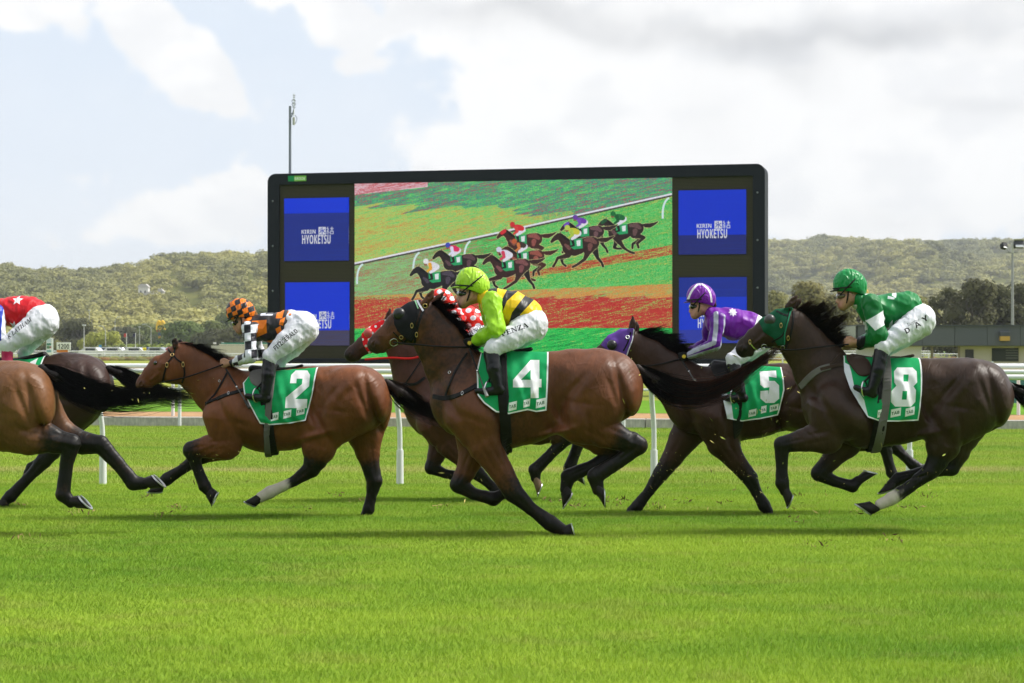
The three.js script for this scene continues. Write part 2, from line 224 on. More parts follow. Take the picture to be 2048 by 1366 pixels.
// grass: blades in tufts
{
  const tuft = (nb, h, rad, w, sd) => { const r = rng(sd), pos = [], nor = [], idx = []; for (let i = 0; i < nb; i++) { const a = r() * 6.283, d = Math.sqrt(r()) * rad, x = Math.cos(a) * d, z = Math.sin(a) * d, hh = h * (.55 + .6 * r()), la = r() * 6.283, le = hh * (.15 + .55 * r()), fa = r() * 6.283, wx = Math.cos(fa) * w, wz = Math.sin(fa) * w, b = pos.length / 3; const mx = x + Math.cos(la) * le * .35, mz = z + Math.sin(la) * le * .35, tx = x + Math.cos(la) * le, tz = z + Math.sin(la) * le; pos.push(x - wx, 0, z - wz, x + wx, 0, z + wz, mx - wx * .8, hh * .6, mz - wz * .8, mx + wx * .8, hh * .6, mz + wz * .8, tx, hh, tz); const nx = -Math.sin(fa) * .5, nz = Math.cos(fa) * .5; for (let k = 0; k < 5; k++) nor.push(nx, .87, nz); idx.push(b, b + 1, b + 3, b, b + 3, b + 2, b + 2, b + 3, b + 4); } const g = new THREE.BufferGeometry(); g.setAttribute('position', new THREE.Float32BufferAttribute(pos, 3)); g.setAttribute('normal', new THREE.Float32BufferAttribute(nor, 3)); g.setIndex(idx); return g; };
  const r = rng(77), mtx = new THREE.Matrix4(), q = new THREE.Quaternion(), up = V(0, 1, 0), c = new THREE.Color();
  const lay = (name, n, d0, d1, geo, hs, colF, marg) => {
    const im = new THREE.InstancedMesh(geo, phys(0xffffff, .75, { specularIntensity: .3, transmission: .45, thickness: 0, side: THREE.DoubleSide }), n); let k = 0;
    while (k < n) { const t = r(), d = Math.sqrt(mix(d0 * d0, d1 * d1, t)), hw = d * .2573 + marg, x = (r() * 2 - 1) * hw, z = -d; const kd = (z - K0.z) - x * .1116; if (kd < .12) continue; const s = hs * (.75 + .5 * r()) * (.8 + .45 * vn(x * 1.3, z * 1.3, 5)); q.setFromAxisAngle(up, r() * 6.283); mtx.compose(V(x, 0, z), q, V(1, s, 1)); im.setMatrixAt(k, mtx); colF(c, x, d, r); im.setColorAt(k, c); k++; }
    im.name = numbered(name); tag(im, 'short bright green turf blades of the racecourse', 'grass', null, 'stuff'); im.receiveShadow = true; im.castShadow = true; im.frustumCulled = false; scene.add(im);
  };
  const base = (c, x, d, r) => { const p = fbm(x * .35, d * .55, 3, 4) * .55 + fbm(x * .1, d * 1.5, 13, 3) * .45, p2 = vn(x * 2.2, d * 3.1, 9), y = clamp(.5 + (p - .5) * 1.7 + (p2 - .5) * .35 + (r() - .5) * .35); c.setRGB(mix(.21, .48, y), mix(.42, .65, y), mix(.028, .062, y)); const dry = sstep(.72, .8, vn(x * 3, d * 5, 21)) * .25 + (r() < .012 ? .8 : 0); c.lerp(new THREE.Color(.5, .44, .15), dry * .7); };
  lay('grass', 430000, 8.6, 23.4, tuft(9, .045, .028, .0016, 3), 1, base, .6);
  lay('grass', 190000, 23.4, 42.5, tuft(7, .04, .05, .003, 4), 1, (c, x, d, r) => { base(c, x, d, r); const band = sstep(.45, .6, vn(x * .02, d * 1.25, 31)) , worn = Math.exp(-(((d - 26.4) / .55) ** 2)); c.lerp(new THREE.Color(.42, .50, .08), .25 + .45 * band); c.lerp(new THREE.Color(.62, .55, .22), worn * .75 * (.6 + .6 * vn(x * 2, d * 2, 4))); }, .8);
}
// ---------------------------------------------------------------- rails
const white = phys(lin(.78, .79, .8), .38, { clearcoat: .3 }), whiteDull = std(lin(.72, .73, .74), .6);
function lineTube(a, b, r, n = 40, rad = 10) { return tube([a, a.clone().lerp(b, .25), a.clone().lerp(b, .5), a.clone().lerp(b, .75), b], r, n, rad); }
{
  const D = 23.5, g = group('running_rail', V(0, 0, -D), 'white plastic running rail on curved posts just behind the horses', 'rail');
  mesh('rail', lineTube(V(-11, 1.293, .34), V(11, 1.293, .34), .034), white, g);
  const cg = new THREE.CylinderGeometry(.04, .04, .16, 14); cg.rotateZ(Math.PI / 2); for (let i = 0; i < 8; i++) { const q = mesh('coupling', cg, whiteDull, g); q.position.set(-10.2 + i * 2.98, 1.293, .34); }
  const bend = [V(0, .42, 0), V(-.005, .72, .03), V(-.03, .98, .1), V(-.045, 1.17, .2), V(-.05, 1.265, .32)], gn = tube(bend, .03, 24, 10), sk = new THREE.CylinderGeometry(.042, .045, .46, 14); sk.translate(0, .2, 0);
  for (const px of [-300, 206, 800, 1308, 1819, 2330]) { const p = mesh('post', gn, white, g); p.position.x = (px - CX) * D / F; mesh('post_sleeve', sk, white, p); }
}
function fence(label, d, rails, h0, spacing, s0, prad, from, to, y0 = .2) {
  const o = K(0, d), g = group('running_rail', o, label, 'rail'), L = (s, y) => K(s, d, y).sub(o);
  rails.forEach(([y, r]) => mesh('rail', lineTube(L(from, y + y0), L(to, y + y0), r, 60), white, g));
  const top = Math.max(...rails.map((q) => q[0])), pg = new THREE.CylinderGeometry(prad, prad, top, 10); pg.translate(0, top / 2, 0);
  for (let s = s0; s < to; s += spacing) if (s > from) { const m = mesh('post', pg, white, g); m.position.copy(L(s, y0)); }
}
const sOf = (px) => { const t = (px - CX) / F; return 40.37 * t / (KT.x + KT.z * t); };
fence('white three metre spaced rail standing in front of the concrete kerb', -.25, [[1.158, .048], [.79, .026]], 0, 3.04, sOf(366) - 3.04 * 4, .036, -14, 14, 0);
fence('white top rail standing on the sand right behind the kerb', .7, [[1.05, .055]], 0, 3.05, sOf(327) - 3.05 * 4, .036, -14, 14);
fence('white rail along the far edge of the sand track', 3.3, [[1.03, .05]], 0, 3.06, sOf(271) - 3.06 * 4, .038, -15, 15);
// far white fences across the course
function farFence(d, y1, y2, r, sp, label, x0, x1) { const g = group('course_fence', V(0, .2, -d), label, 'fence'); for (const y of [y1, y2]) mesh('rail', rod(V(x0, y, 0), V(x1, y, 0), r, 6), whiteDull, g); const ps = []; for (let x = x0; x < x1; x += sp) ps.push(box(.1, y1, .1, x, y1 / 2, 0)); const m = mesh('posts', merge(ps), whiteDull, g); tag(m, null, null, null, 'stuff'); }
farFence(236, .68, .44, .075, 1.6, 'far white double rail fence nearer the racecourse infield', -62, 62);
farFence(262, .95, .7, .08, 2.3, 'far white double rail fence in front of the car park', -70, 70);
farFence(150, .95, .6, .04, 2.2, 'white rail fence behind the grey building', 16, 46);
{ // low dry scrub strip and hedge
  const r = rng(5), geo = new THREE.IcosahedronGeometry(1, 1), im = new THREE.InstancedMesh(geo, std(0xffffff, .95), 900), c = new THREE.Color(); for (let i = 0; i < 900; i++) { im.setMatrixAt(i, new THREE.Matrix4().compose(V((r() * 2 - 1) * 62, .24, -218 - r() * 8), new THREE.Quaternion(), V(.5 + r() * .5, .18 + r() * .2, .5))); im.setColorAt(i, c.setRGB(.12 + r() * .08, .10 + r() * .05, .05)); } im.name = 'scrub_strip'; tag(im, 'low brown scrub strip before the far white fence', 'scrub', null, 'stuff'); scene.add(im);
}
// ---------------------------------------------------------------- big screen
const SA = V(-7.60, 0, -62), SB = V(7.42, 0, -58.5), SD = SB.clone().sub(SA), SW = SD.length();
const sx = (px) => { const t = (px - CX) / F; return ((t * 62 - SA.x) / (SD.x + t * (62 - 58.5))) * SW; };             // column -> metres along the screen
const sy = (px, py) => { const s = sx(px) / SW, d = 62 - s * 3.5; return EYE + (HZ - py) * d / F; };
{
  const g = group('big_screen', SA, 'huge dark framed outdoor video screen showing the race between blue adverts', 'screen'); g.rotation.y = Math.atan2(-SD.z, SD.x);
  const T = 7.03, Bm = 1.17, rr = .24, sh = new THREE.Shape(); sh.moveTo(0, Bm); sh.lineTo(SW, Bm); sh.lineTo(SW, T - rr); sh.absarc(SW - rr, T - rr, rr, 0, Math.PI / 2); sh.lineTo(rr, T); sh.absarc(rr, T - rr, rr, Math.PI / 2, Math.PI); sh.lineTo(0, Bm);
  const hole = new THREE.Path(); const hx0 = sx(557), hx1 = sx(1507), hy0 = 1.28, hy1 = sy(557, 369); hole.moveTo(hx0, hy0); hole.lineTo(hx0, hy1); hole.lineTo(hx1, hy1); hole.lineTo(hx1, hy0); sh.holes.push(hole);
  const fg = new THREE.ExtrudeGeometry(sh, { depth: .9, bevelEnabled: true, bevelSize: .02, bevelThickness: .02, bevelSegments: 2, curveSegments: 10 }); fg.translate(0, 0, -.9); mesh('frame', fg, std(lin(.011, .014, .022), .5), g);
  const lines = canvasTex(64, 64, (c) => { c.fillStyle = 'rgb(66,63,50)'; c.fillRect(0, 0, 64, 64); c.fillStyle = 'rgb(48,46,38)'; for (let i = 0; i < 64; i += 8) c.fillRect(0, i, 64, 3); }); lines.wrapS = lines.wrapT = THREE.RepeatWrapping; lines.repeat.set(40, 16);
  const pl = new THREE.PlaneGeometry(hx1 - hx0, hy1 - hy0); pl.translate((hx0 + hx1) / 2, (hy0 + hy1) / 2, -.06); mesh('led_panel', pl, std(0xffffff, .8, { map: lines }), g);
  const screenPlane = (name, x0, y0, x1, y1, yRef, tex, z, lab) => { const a = sx(x0), b = sx(x1), t = sy(yRef, y0), u = sy(yRef, y1), p = new THREE.BoxGeometry(b - a, t - u, .03); p.translate((a + b) / 2, (t + u) / 2, z); const m = mesh(name, p, std(lin(.01, .01, .01), .7, { emissive: 0xffffff, emissiveMap: tex, emissiveIntensity: name === 'advert_panel' ? .66 : .82 }), g); m.userData.label = lab; };
  const scan = (c, w, h, a) => { c.fillStyle = `rgba(0,0,20,${a})`; for (let y = 0; y < h; y += 4) c.fillRect(0, y, w, 1.3); };
  const logo = (c, cx, cy, k) => { c.save(); c.translate(cx, cy); c.scale(k, k); c.fillStyle = 'rgb(238,240,248)'; c.font = 'bold 10.5px sans-serif'; c.textAlign = 'left'; c.save(); c.scale(.92, 1); c.fillText('KIRIN', -30, -4, 31); c.restore(); c.save(); c.scale(.62, 1.35); c.font = 'bold 17px sans-serif'; c.textAlign = 'center'; c.fillText('HYOKETSU', 0, 11, 88); c.restore(); c.fillRect(4, -16, 13, 14); c.strokeStyle = 'rgb(30,60,190)'; c.lineWidth = 1.3; c.beginPath(); c.moveTo(10.5, -15); c.lineTo(10.5, -3); c.moveTo(6, -12); c.lineTo(9, -9); c.lineTo(5.5, -4.5); c.moveTo(15.5, -12); c.lineTo(11.5, -9); c.lineTo(16, -4.5); c.moveTo(8, -14); c.lineTo(9, -13); c.stroke(); c.strokeStyle = 'rgb(238,240,248)'; c.lineWidth = 1.2; c.beginPath(); c.moveTo(21, -16); c.lineTo(19, -13); c.lineTo(22, -12); c.lineTo(19, -8); c.lineTo(23, -8); c.moveTo(21, -8); c.lineTo(21, -2); c.moveTo(19, -6); c.lineTo(18.5, -3); c.moveTo(23, -6); c.lineTo(23.5, -4); c.moveTo(25, -13); c.lineTo(31, -13); c.moveTo(28, -16); c.lineTo(28, -10); c.moveTo(25.5, -10); c.lineTo(30.5, -10); c.strokeRect(25.5, -7.5, 5, 4.5); c.stroke(); c.restore(); };
  const advert = (bands, ly) => canvasTex(384, 384, (c, w, h) => { for (const [a, b, col] of bands) { c.fillStyle = col; c.fillRect(0, a * h, w, (b - a) * h + 1); } const r = rng(9); for (let i = 0; i < 60; i++) { c.fillStyle = `rgba(20,90,255,${.06 * r()})`; c.fillRect(r() * w, r() * h, w * .5, 6); } if (ly !== null) logo(c, w / 2, ly * h, 3.3); scan(c, w, h, .28); });
  screenPlane('advert_panel', 568, 397, 697, 522, 568, advert([[0, .24, 'rgb(18,62,238)'], [.24, 1, 'rgb(33,52,150)']], .6), -.03, 'blue drinks advert with white lettering, upper left of the picture');
  screenPlane('advert_panel', 570, 565, 698, 691, 570, advert([[0, .76, 'rgb(18,60,232)'], [.76, 1, 'rgb(78,72,100)']], .6), -.03, 'blue drinks advert lower left of the picture');
  screenPlane('advert_panel', 1357, 381, 1492, 509, 1357, advert([[0, .7, 'rgb(18,58,222)'], [.7, 1, 'rgb(36,46,128)']], .62), -.03, 'blue drinks advert with white lettering, upper right of the picture');
  screenPlane('advert_panel', 1358, 555, 1493, 686, 1358, advert([[0, .3, 'rgb(30,52,160)'], [.3, .8, 'rgb(24,62,222)'], [.8, 1, 'rgb(52,66,178)']], .64), -.03, 'blue drinks advert lower right of the picture');
  // the race picture
  const pic = canvasTex(1280, 736, (c, w, h) => {
    const k = w / 635, id = c.createImageData(w, h), d = id.data, r = rng(3);
    for (let y = 0; y < h; y++) for (let x = 0; x < w; x++) {
      const px = x / k, py = y / k, g = px / 635, sl = py + px * .2, n = fbm(px * .008 + 3, sl * .13, 3, 4), n2 = h3(Math.floor(px * 1.3), Math.floor(py * 1.3), 5), n3 = vn(px * .07, sl * 1.05, 8), m = n * .42 + n3 * .58 + (n2 - .5) * .5; let c3;
      const railY = 166 - g * 130, T = [40, 158, 132], GR = [62, 204, 92], LG = [130, 224, 110], YE = [196, 208, 84], OR = [226, 150, 60], RD = [206, 46, 38], GY = [150, 170, 130], PK = [232, 196, 206];
      if (py + px * .09 < 26 && px < 150) c3 = m > .45 ? PK : [216, 84, 92];
      else if (py < railY) { const up = sstep(70, 30, py - g * 26 + (n - .5) * 40); c3 = m > .72 ? LG : m > .55 ? (up > .5 || n2 < .3 ? GR : YE) : m > .42 ? (up > .5 ? T : g > .42 + (n2 - .5) * .9 ? GR : YE) : m > .3 ? (up > .5 ? [70, 120, 140] : g > .6 ? T : LG) : up > .5 ? [190, 90, 84] : OR; }
      else if (py < 232 - g * 20) { c3 = m > .66 ? LG : m > .44 ? (g > .32 + (n - .5) * .6 ? [36, 204, 82] : GY) : m > .33 ? (g > .4 ? [30, 170, 70] : [120, 190, 90]) : g > .5 ? YE : [190, 110, 70]; const tr = Math.abs(py - (196 - (px - 330) * .17)); if (px > 310 && tr < 9 + 10 * (n - .5) && m > .4) c3 = RD; }
      else if (py < 298) { const q = sstep(226, 250, py + (n - .5) * 20); c3 = m > .78 ? [130, 206, 80] : m > .7 ? YE : m > .62 && q < .8 ? GY : q < .35 ? OR : RD; }
      else c3 = m > .8 ? YE : m > .62 ? [60, 224, 90] : m < .24 ? [18, 120, 52] : [24, 208, 76];
      const o = (y * w + x) * 4, j = (r() - .5) * 26, gm = (c3[0] + c3[1] + c3[2]) / 3; c3 = c3.map((q) => q * .86 + gm * .14); d[o] = c3[0] + j; d[o + 1] = c3[1] + j; d[o + 2] = c3[2] + j; d[o + 3] = 255;
    }
    c.putImageData(id, 0, 0); c.scale(k, k); c.lineCap = 'round'; c.lineJoin = 'round';
    const poly = (col, pts) => { c.fillStyle = col; c.beginPath(); pts.forEach((p, i) => i ? c.lineTo(p[0], p[1]) : c.moveTo(p[0], p[1])); c.closePath(); c.fill(); };
    const L = (col, wd, ...p) => { c.strokeStyle = col; c.lineWidth = wd; c.beginPath(); p.forEach((q, i) => i ? c.lineTo(q[0], q[1]) : c.moveTo(q[0], q[1])); c.stroke(); };
    L('rgb(70,66,60)', 5, [0, 168], [300, 108], [635, 38]); L('rgb(236,236,246)', 3.4, [0, 165.5], [300, 105.5], [635, 35.5]);
    for (const [x, y] of [[12, 168], [128, 146], [232, 124], [624, 44]]) { c.strokeStyle = 'rgb(214,240,236)'; c.lineWidth = 4; c.beginPath(); c.moveTo(x + 4, y); c.quadraticCurveTo(x - 8, y + 8, x - 7, y + 38); c.stroke(); }
    const hull = (col, list, e = 0) => { c.fillStyle = col; for (let i = 0; i < list.length; i++) { const a = list[i], b = list[Math.min(i + 1, list.length - 1)]; c.beginPath(); c.arc(a[0], a[1], a[2] + e, 0, 7); c.fill(); const dx = b[0] - a[0], dy = b[1] - a[1], l = Math.hypot(dx, dy); if (l < 1) continue; const nx = -dy / l, ny = dx / l; c.beginPath(); c.moveTo(a[0] + nx * (a[2] + e), a[1] + ny * (a[2] + e)); c.lineTo(b[0] + nx * (b[2] + e), b[1] + ny * (b[2] + e)); c.lineTo(b[0] - nx * (b[2] + e), b[1] - ny * (b[2] + e)); c.lineTo(a[0] - nx * (a[2] + e), a[1] - ny * (a[2] + e)); c.fill(); } };
    const HB = [[[936, 800, 74], [1000, 801, 96], [1045, 797, 88], [1100, 784, 76], [1150, 773, 72], [1213, 776, 72]], [[850, 660, 40], [880, 694, 46], [906, 735, 56], [938, 778, 66]], [[836, 655, 38], [801, 666, 30], [772, 686, 22], [750, 706, 16]], [[850, 640, 8], [860, 600, 3]], [[1276, 737, 10], [1310, 750, 24], [1360, 755, 26], [1420, 740, 14], [1460, 720, 4]]];
    const HL = [[[[945, 830, 50], [972, 888, 36], [1000, 938, 24], [1028, 987, 18], [1062, 1018, 13], [1100, 1046, 15], [1140, 1062, 14]], [[950, 840, 45], [947, 905, 28], [917, 968, 18], [948, 988, 12], [1000, 992, 13]], [[1200, 788, 66], [1162, 838, 48], [1210, 864, 30], [1277, 891, 18], [1190, 953, 15], [1200, 1000, 14]], [[1195, 795, 60], [1165, 850, 40], [1236, 905, 16], [1137, 953, 15], [1128, 1000, 13]]],
      [[[950, 835, 50], [920, 880, 32], [860, 892, 22], [800, 900, 17], [770, 950, 13], [740, 990, 15]], [[945, 840, 45], [890, 890, 28], [840, 915, 18], [850, 970, 12], [880, 1000, 13]], [[1200, 788, 66], [1150, 850, 50], [1130, 900, 30], [1100, 950, 18], [1010, 1000, 14], [960, 1020, 13]], [[1210, 800, 60], [1230, 870, 36], [1250, 950, 18], [1290, 1010, 13], [1300, 1050, 14]]]];
    const mini = (x, y, s, coat, silk, slv, cap, hood, ph = 0) => { c.save(); c.translate(x, y); c.scale(s * .172, s * .172); c.rotate(-.1); c.translate(-1020, -790); const lg = HL[ph > .45 ? 1 : 0], hi = coat.replace(/\d+/g, (q) => Math.min(255, Math.round(q * 2.1 + 16)));
      for (const l of [lg[1], lg[3]]) hull('rgba(216,210,150,.8)', l, 6); for (const l of [lg[1], lg[3]]) hull('rgb(24,18,20)', l); for (const l of [...HB, lg[0], lg[2]]) hull('rgba(224,216,150,.7)', l, 6); for (const l of [...HB, lg[0], lg[2]]) hull(coat, l); hull(hi, [[1130, 730, 18], [1200, 735, 30], [1240, 770, 20]]); hull(hi, [[900, 760, 14], [940, 800, 24]]); hull(hi, [[1180, 800, 30], [1170, 840, 20]]); hull('rgb(14,12,16)', [[870, 640, 8], [905, 680, 16], [940, 710, 12]]); if (hood) hull(hood, [[840, 635, 22], [806, 655, 22]]);
      poly('rgb(36,160,96)', [[960, 704], [955, 792], [992, 824], [1094, 821], [1098, 705]]); poly('rgb(230,240,236)', [[1030, 726], [1078, 722], [1070, 790], [1030, 790]]); hull('rgb(16,14,18)', [[983, 704, 16], [990, 740, 15], [996, 776, 11], [955, 784, 8]]); hull('rgb(232,230,240)', [[1062, 645, 34], [1022, 676, 24], [985, 700, 16]]); hull(silk, [[968, 594, 20], [992, 608, 34], [1022, 618, 36], [1050, 630, 30]]); hull(slv, [[985, 606, 21], [992, 658, 17], [950, 682, 12]]); hull('rgb(140,86,62)', [[935, 596, 20]]); hull(cap, [[942, 566, 31]]); c.restore(); };
    mini(537, 108, 0.96, 'rgb(40,26,26)', 'rgb(24,104,52)', 'rgb(20,90,44)', 'rgb(24,110,54)', 'rgb(20,80,44)', .2);
    mini(462, 112, 0.91, 'rgb(44,28,30)', 'rgb(110,56,170)', 'rgb(120,80,180)', 'rgb(104,60,160)', 'rgb(110,70,190)', .6); mini(448, 136, 1.01, 'rgb(46,26,24)', 'rgb(206,204,60)', 'rgb(170,200,70)', 'rgb(190,210,80)', null, .8);
    mini(338, 126, 0.96, 'rgb(62,30,26)', 'rgb(212,40,48)', 'rgb(220,60,60)', 'rgb(206,40,50)', 'rgb(214,40,50)', .3); mini(342, 160, 0.96, 'rgb(66,32,26)', 'rgb(60,44,40)', 'rgb(210,120,60)', 'rgb(190,90,50)', null, .1);
    mini(312, 178, 1.01, 'rgb(52,28,28)', 'rgb(228,224,240)', 'rgb(214,60,90)', 'rgb(214,214,236)', null, .7); mini(208, 166, 0.96, 'rgb(36,24,26)', 'rgb(222,40,96)', 'rgb(226,226,250)', 'rgb(60,70,180)', null, .3); mini(164, 200, 1.01, 'rgb(26,22,28)', 'rgb(226,226,232)', 'rgb(240,170,50)', 'rgb(236,236,236)', null, .5);
    c.setTransform(1, 0, 0, 1, 0, 0); { const q = c.getImageData(0, 0, w, h), e = q.data; for (let i = 0; i < e.length; i += 4) { const a = r() < .22 ? (r() - .4) * 90 : 0, b = r() < .12 ? (r() - .5) * 70 : 0; e[i] += a; e[i + 1] += a + b; e[i + 2] += a - b * .5; } c.putImageData(q, 0, 0); } scan(c, w, h, .3); c.fillStyle = 'rgba(255,255,255,.05)'; for (let y = 2; y < h; y += 4) c.fillRect(0, y, w, 1);
  });
  screenPlane('video_display', 709, 364, 1344, 723, 709, pic, -.025, 'bright race picture with a field of horses');
  const bs = canvasTex(256, 80, (c, w, h) => { c.fillStyle = 'rgb(120,180,80)'; c.fillRect(0, 0, w, h); c.fillStyle = 'rgb(30,140,84)'; c.fillRect(0, 0, 88, h); c.fillStyle = 'rgb(228,244,224)'; c.font = 'bold 58px sans-serif'; c.textBaseline = 'middle'; c.fillText('BROOK', 92, h / 2 + 2, 154); });
  { const a = sx(577), b = sx(613), p = new THREE.BoxGeometry(b - a, .17, .03); p.translate((a + b) / 2, sy(577, 357.5), .035); const m = mesh('name_plate', p, std(0xffffff, .6, { map: bs }), g); m.userData.label = 'small green plate reading BROOK'; }
  for (const s of [1.2, SW / 2, SW - 1.2]) mesh('leg', box(.45, 1.22, .5, s, .6, -.5), std(lin(.05, .055, .06), .6), g);
  for (const s of [.1, SW - .1]) for (let i = 0; i < 4; i++) { const b = new THREE.SphereGeometry(.03, 8, 6); b.translate(s === .1 ? s + .06 : s - .1, 2 + i * 1.4, .025); mesh('bolt', b, std(lin(.2, .22, .25), .4), g); }
}
{ // antenna mast behind the screen
  const d = 63, b = P(580, 695, d); b.y = .2; const top = P(580, 212, d).y - .2, g = group('antenna_mast', b, 'slim grey antenna mast rising above the screen', 'antenna'), k = d / F; const steel = std(lin(.2, .22, .27), .5);
  mesh('pole', rod(V(0, 0, 0), V(0, top, 0), .055, 10, .04), steel, g);
  const Y = (py) => P(580, py, d).y - .2, X = (px) => (px - 580) * k;
  mesh('whip_antenna', rod(V(X(587.5), Y(232), 0), V(X(588), Y(187), 0), .016, 6, .012), whiteDull, g);
  for (const [py, w] of [[190, 3], [194, 2.4], [200, 3], [207, 4], [214, 3.4]]) mesh('antenna_element', rod(V(X(588 - w), Y(py), 0), V(X(588 + w), Y(py + .5), 0), .012, 5), std(lin(.25, .26, .28), .5), g);
  for (const [py, r] of [[202, 3.4], [209, 3]]) { const t = new THREE.TorusGeometry(r * k, .01, 5, 16); t.translate(X(587), Y(py), 0); mesh('loop_element', t, steel, g); }
  mesh('bracket', rod(V(0, Y(228), 0), V(X(588), Y(226), 0), .018, 6), steel, g); mesh('bracket', rod(V(X(583), Y(234), 0), V(X(588), Y(216), 0), .016, 6), steel, g);
  mesh('radio_box', rbox(5 * k, 16 * k, 4 * k, .02, X(587.5), Y(242), .02), std(lin(.5, .5, .46), .6), g); mesh('cable', tube([V(X(590), Y(230), 0), V(X(593.5), Y(236), 0), V(X(592), Y(244), 0), V(X(588), Y(250), 0)], .01, 16, 5), steel, g); mesh('cable', tube([V(0, Y(232), .05), V(X(578.4), Y(240), .05), V(X(579), Y(253), .04)], .012, 12, 5), steel, g);
}
// ---------------------------------------------------------------- grey building on the right
{
  const d = 110, k = d / F, o = P(1713, 695, d); o.y = .2; const g = group('pavilion', o, 'long low grey clad racecourse pavilion with windows at right', 'building'), X = (px) => (px - 1713) * k, Y = (py) => EYE + (HZ - py) * k - .2;
  const clad = [0, 1, 2].map((i) => std(lin(.092 + i * .004, .105 + i * .004, .122 + i * .004), .55)), dark = std(lin(.03, .033, .038), .6), beige = std(lin(.5, .47, .38), .8), cream = std(lin(.6, .6, .57), .8);
  const seams = [1715, 1780, 1844, 1909, 1974, 2040, 2105, 2170, 2235];
  for (let i = 0; i < seams.length - 1; i++) mesh('cladding_panel', box((seams[i + 1] - seams[i]) * k - .025, (691 - 652.5) * k, .06, X((seams[i] + seams[i + 1]) / 2), Y(671.7), .03), clad[i % 3], g);
  mesh('fascia', box(X(2236) - X(1713.5), (691.5 - 652) * k, 5.2, X(1974.8), Y(671.8), -2.62), dark, g);
  mesh('side_panel', box(.05, (690 - 652) * k, 5, -.03, Y(671), -2.6), std(lin(.3, .32, .31), .6), g);
  mesh('roof', box(X(2238) - X(1712), .08, 5.5, X(1975), Y(651) + .0, -2.6), std(lin(.06, .07, .08), .5), g);
  mesh('wall', box(X(1846) - X(1781), Y(691) , .2, X(1813.5), Y(691) / 2, -.5), cream, g); mesh('wall', box(X(1781) - X(1716), Y(691), .2, X(1748.5), Y(691) / 2, -.62), std(lin(.45, .46, .46), .8), g);
  const wx0 = X(1987), wx1 = X(2046), wt = Y(693.5), wb = Y(726);
  mesh('wall', box(wx0 - X(1923), Y(691), .2, (X(1923) + wx0) / 2, Y(691) / 2, -.8), beige, g); mesh('wall', box(wx1 - wx0, wb, .2, (wx0 + wx1) / 2, wb / 2, -.8), beige, g); mesh('wall', box(X(2235) - wx1, Y(691), .2, (X(2235) + wx1) / 2, Y(691) / 2, -.8), beige, g);
  const w = mesh('window', (() => { const parts = []; parts.push(box(.06, wt - wb, .1, wx0 + .03, (wt + wb) / 2, -.72), box(.06, wt - wb, .1, wx1 - .03, (wt + wb) / 2, -.72), box(wx1 - wx0 - .12, .06, .1, (wx0 + wx1) / 2, wt - .03, -.72), box(wx1 - wx0 - .12, .07, .12, (wx0 + wx1) / 2, wb + .035, -.72)); return merge(parts); })(), std(lin(.5, .46, .34), .6), g);
  mesh('pane', box(wx1 - wx0 - .13, wt - wb - .14, .02, (wx0 + wx1) / 2, (wt + wb) / 2, -.76), phys(lin(.03, .035, .035), .08, { clearcoat: 1 }), w);
  for (let i = 0; i < 4; i++) mesh('blind_slat', box((wx1 - wx0) * .42, .05, .012, mix(wx0, wx1, .74), mix(wb, wt, .3 + i * .16), -.735), std(lin(.16, .17, .15), .7), w).rotation.z = -.0;
  for (const px of [1867, 1921]) mesh('post', box(.12, Y(691), .12, X(px), Y(691) / 2, -.4), std(lin(.22, .19, .13), .7), g);
  mesh('notice_board', box(X(1953) - X(1936), .5, .04, X(1944.5), Y(708), -.67), std(lin(.02, .022, .025), .4), g);
  const lamp = mesh('wall_lamp', rbox(20 * k, 9 * k, .3, .02, X(2007), Y(668), .2), std(lin(.07, .08, .095), .5), g); mesh('diffuser', box(19 * k, 9 * k, .26, X(2007.5), Y(677), .2), std(lin(.5, .32, .09), .6), lamp);
  mesh('ceiling', box(X(2235) - X(1716), .04, 4.6, X(1975), Y(691.2) - .03, -2.5), std(lin(.3, .3, .28), .8), g);
}
{ // floodlight pole behind it
  const d = 125, k = d / F, b = P(2025, 695, d); b.y = .2; const Y = (py) => EYE + (HZ - py) * k - .2, X = (px) => (px - 2025) * k, g = group('floodlight', b, 'tall grey pole with two floodlights above the pavilion', 'floodlight'), st = std(lin(.3, .31, .33), .45);
  mesh('pole', rod(V(0, 0, 0), V(0, Y(506), 0), .11, 12, .07), st, g); mesh('pole_head', rod(V(0, Y(506), 0), V(0, Y(486), 0), .09, 10), std(lin(.55, .56, .56), .4), g); mesh('crossarm', rod(V(X(2014), Y(505), 0), V(X(2036), Y(504.5), 0), .04, 8), st, g);
  const l1 = mesh('lamp_housing', rbox(11 * k, 11 * k, .35, .03), std(lin(.02, .02, .022), .6), g); l1.position.set(X(2007), Y(492), .1); l1.rotation.set(-.6, .4, .05); mesh('lens', box(9 * k, 4 * k, .03, 0, -6 * k, .14), std(lin(.4, .42, .45), .3), l1); mesh('bracket', rod(V(4 * k, -5 * k, 0), V(11 * k, -13 * k, 0), .03, 6), st, l1);
  const l2 = mesh('lamp_housing', rbox(19 * k, 12 * k, .4, .03), std(lin(.05, .055, .065), .5), g); l2.position.set(X(2036.5), Y(489), .1); l2.rotation.x = -.5; mesh('lens', box(16 * k, 6 * k, .04, 0, -7 * k, .18), std(lin(.55, .58, .62), .3), l2); mesh('visor', box(20 * k, 1 * k, .5, 0, 6.4 * k, .1), std(lin(.6, .6, .62), .4), l2);
}
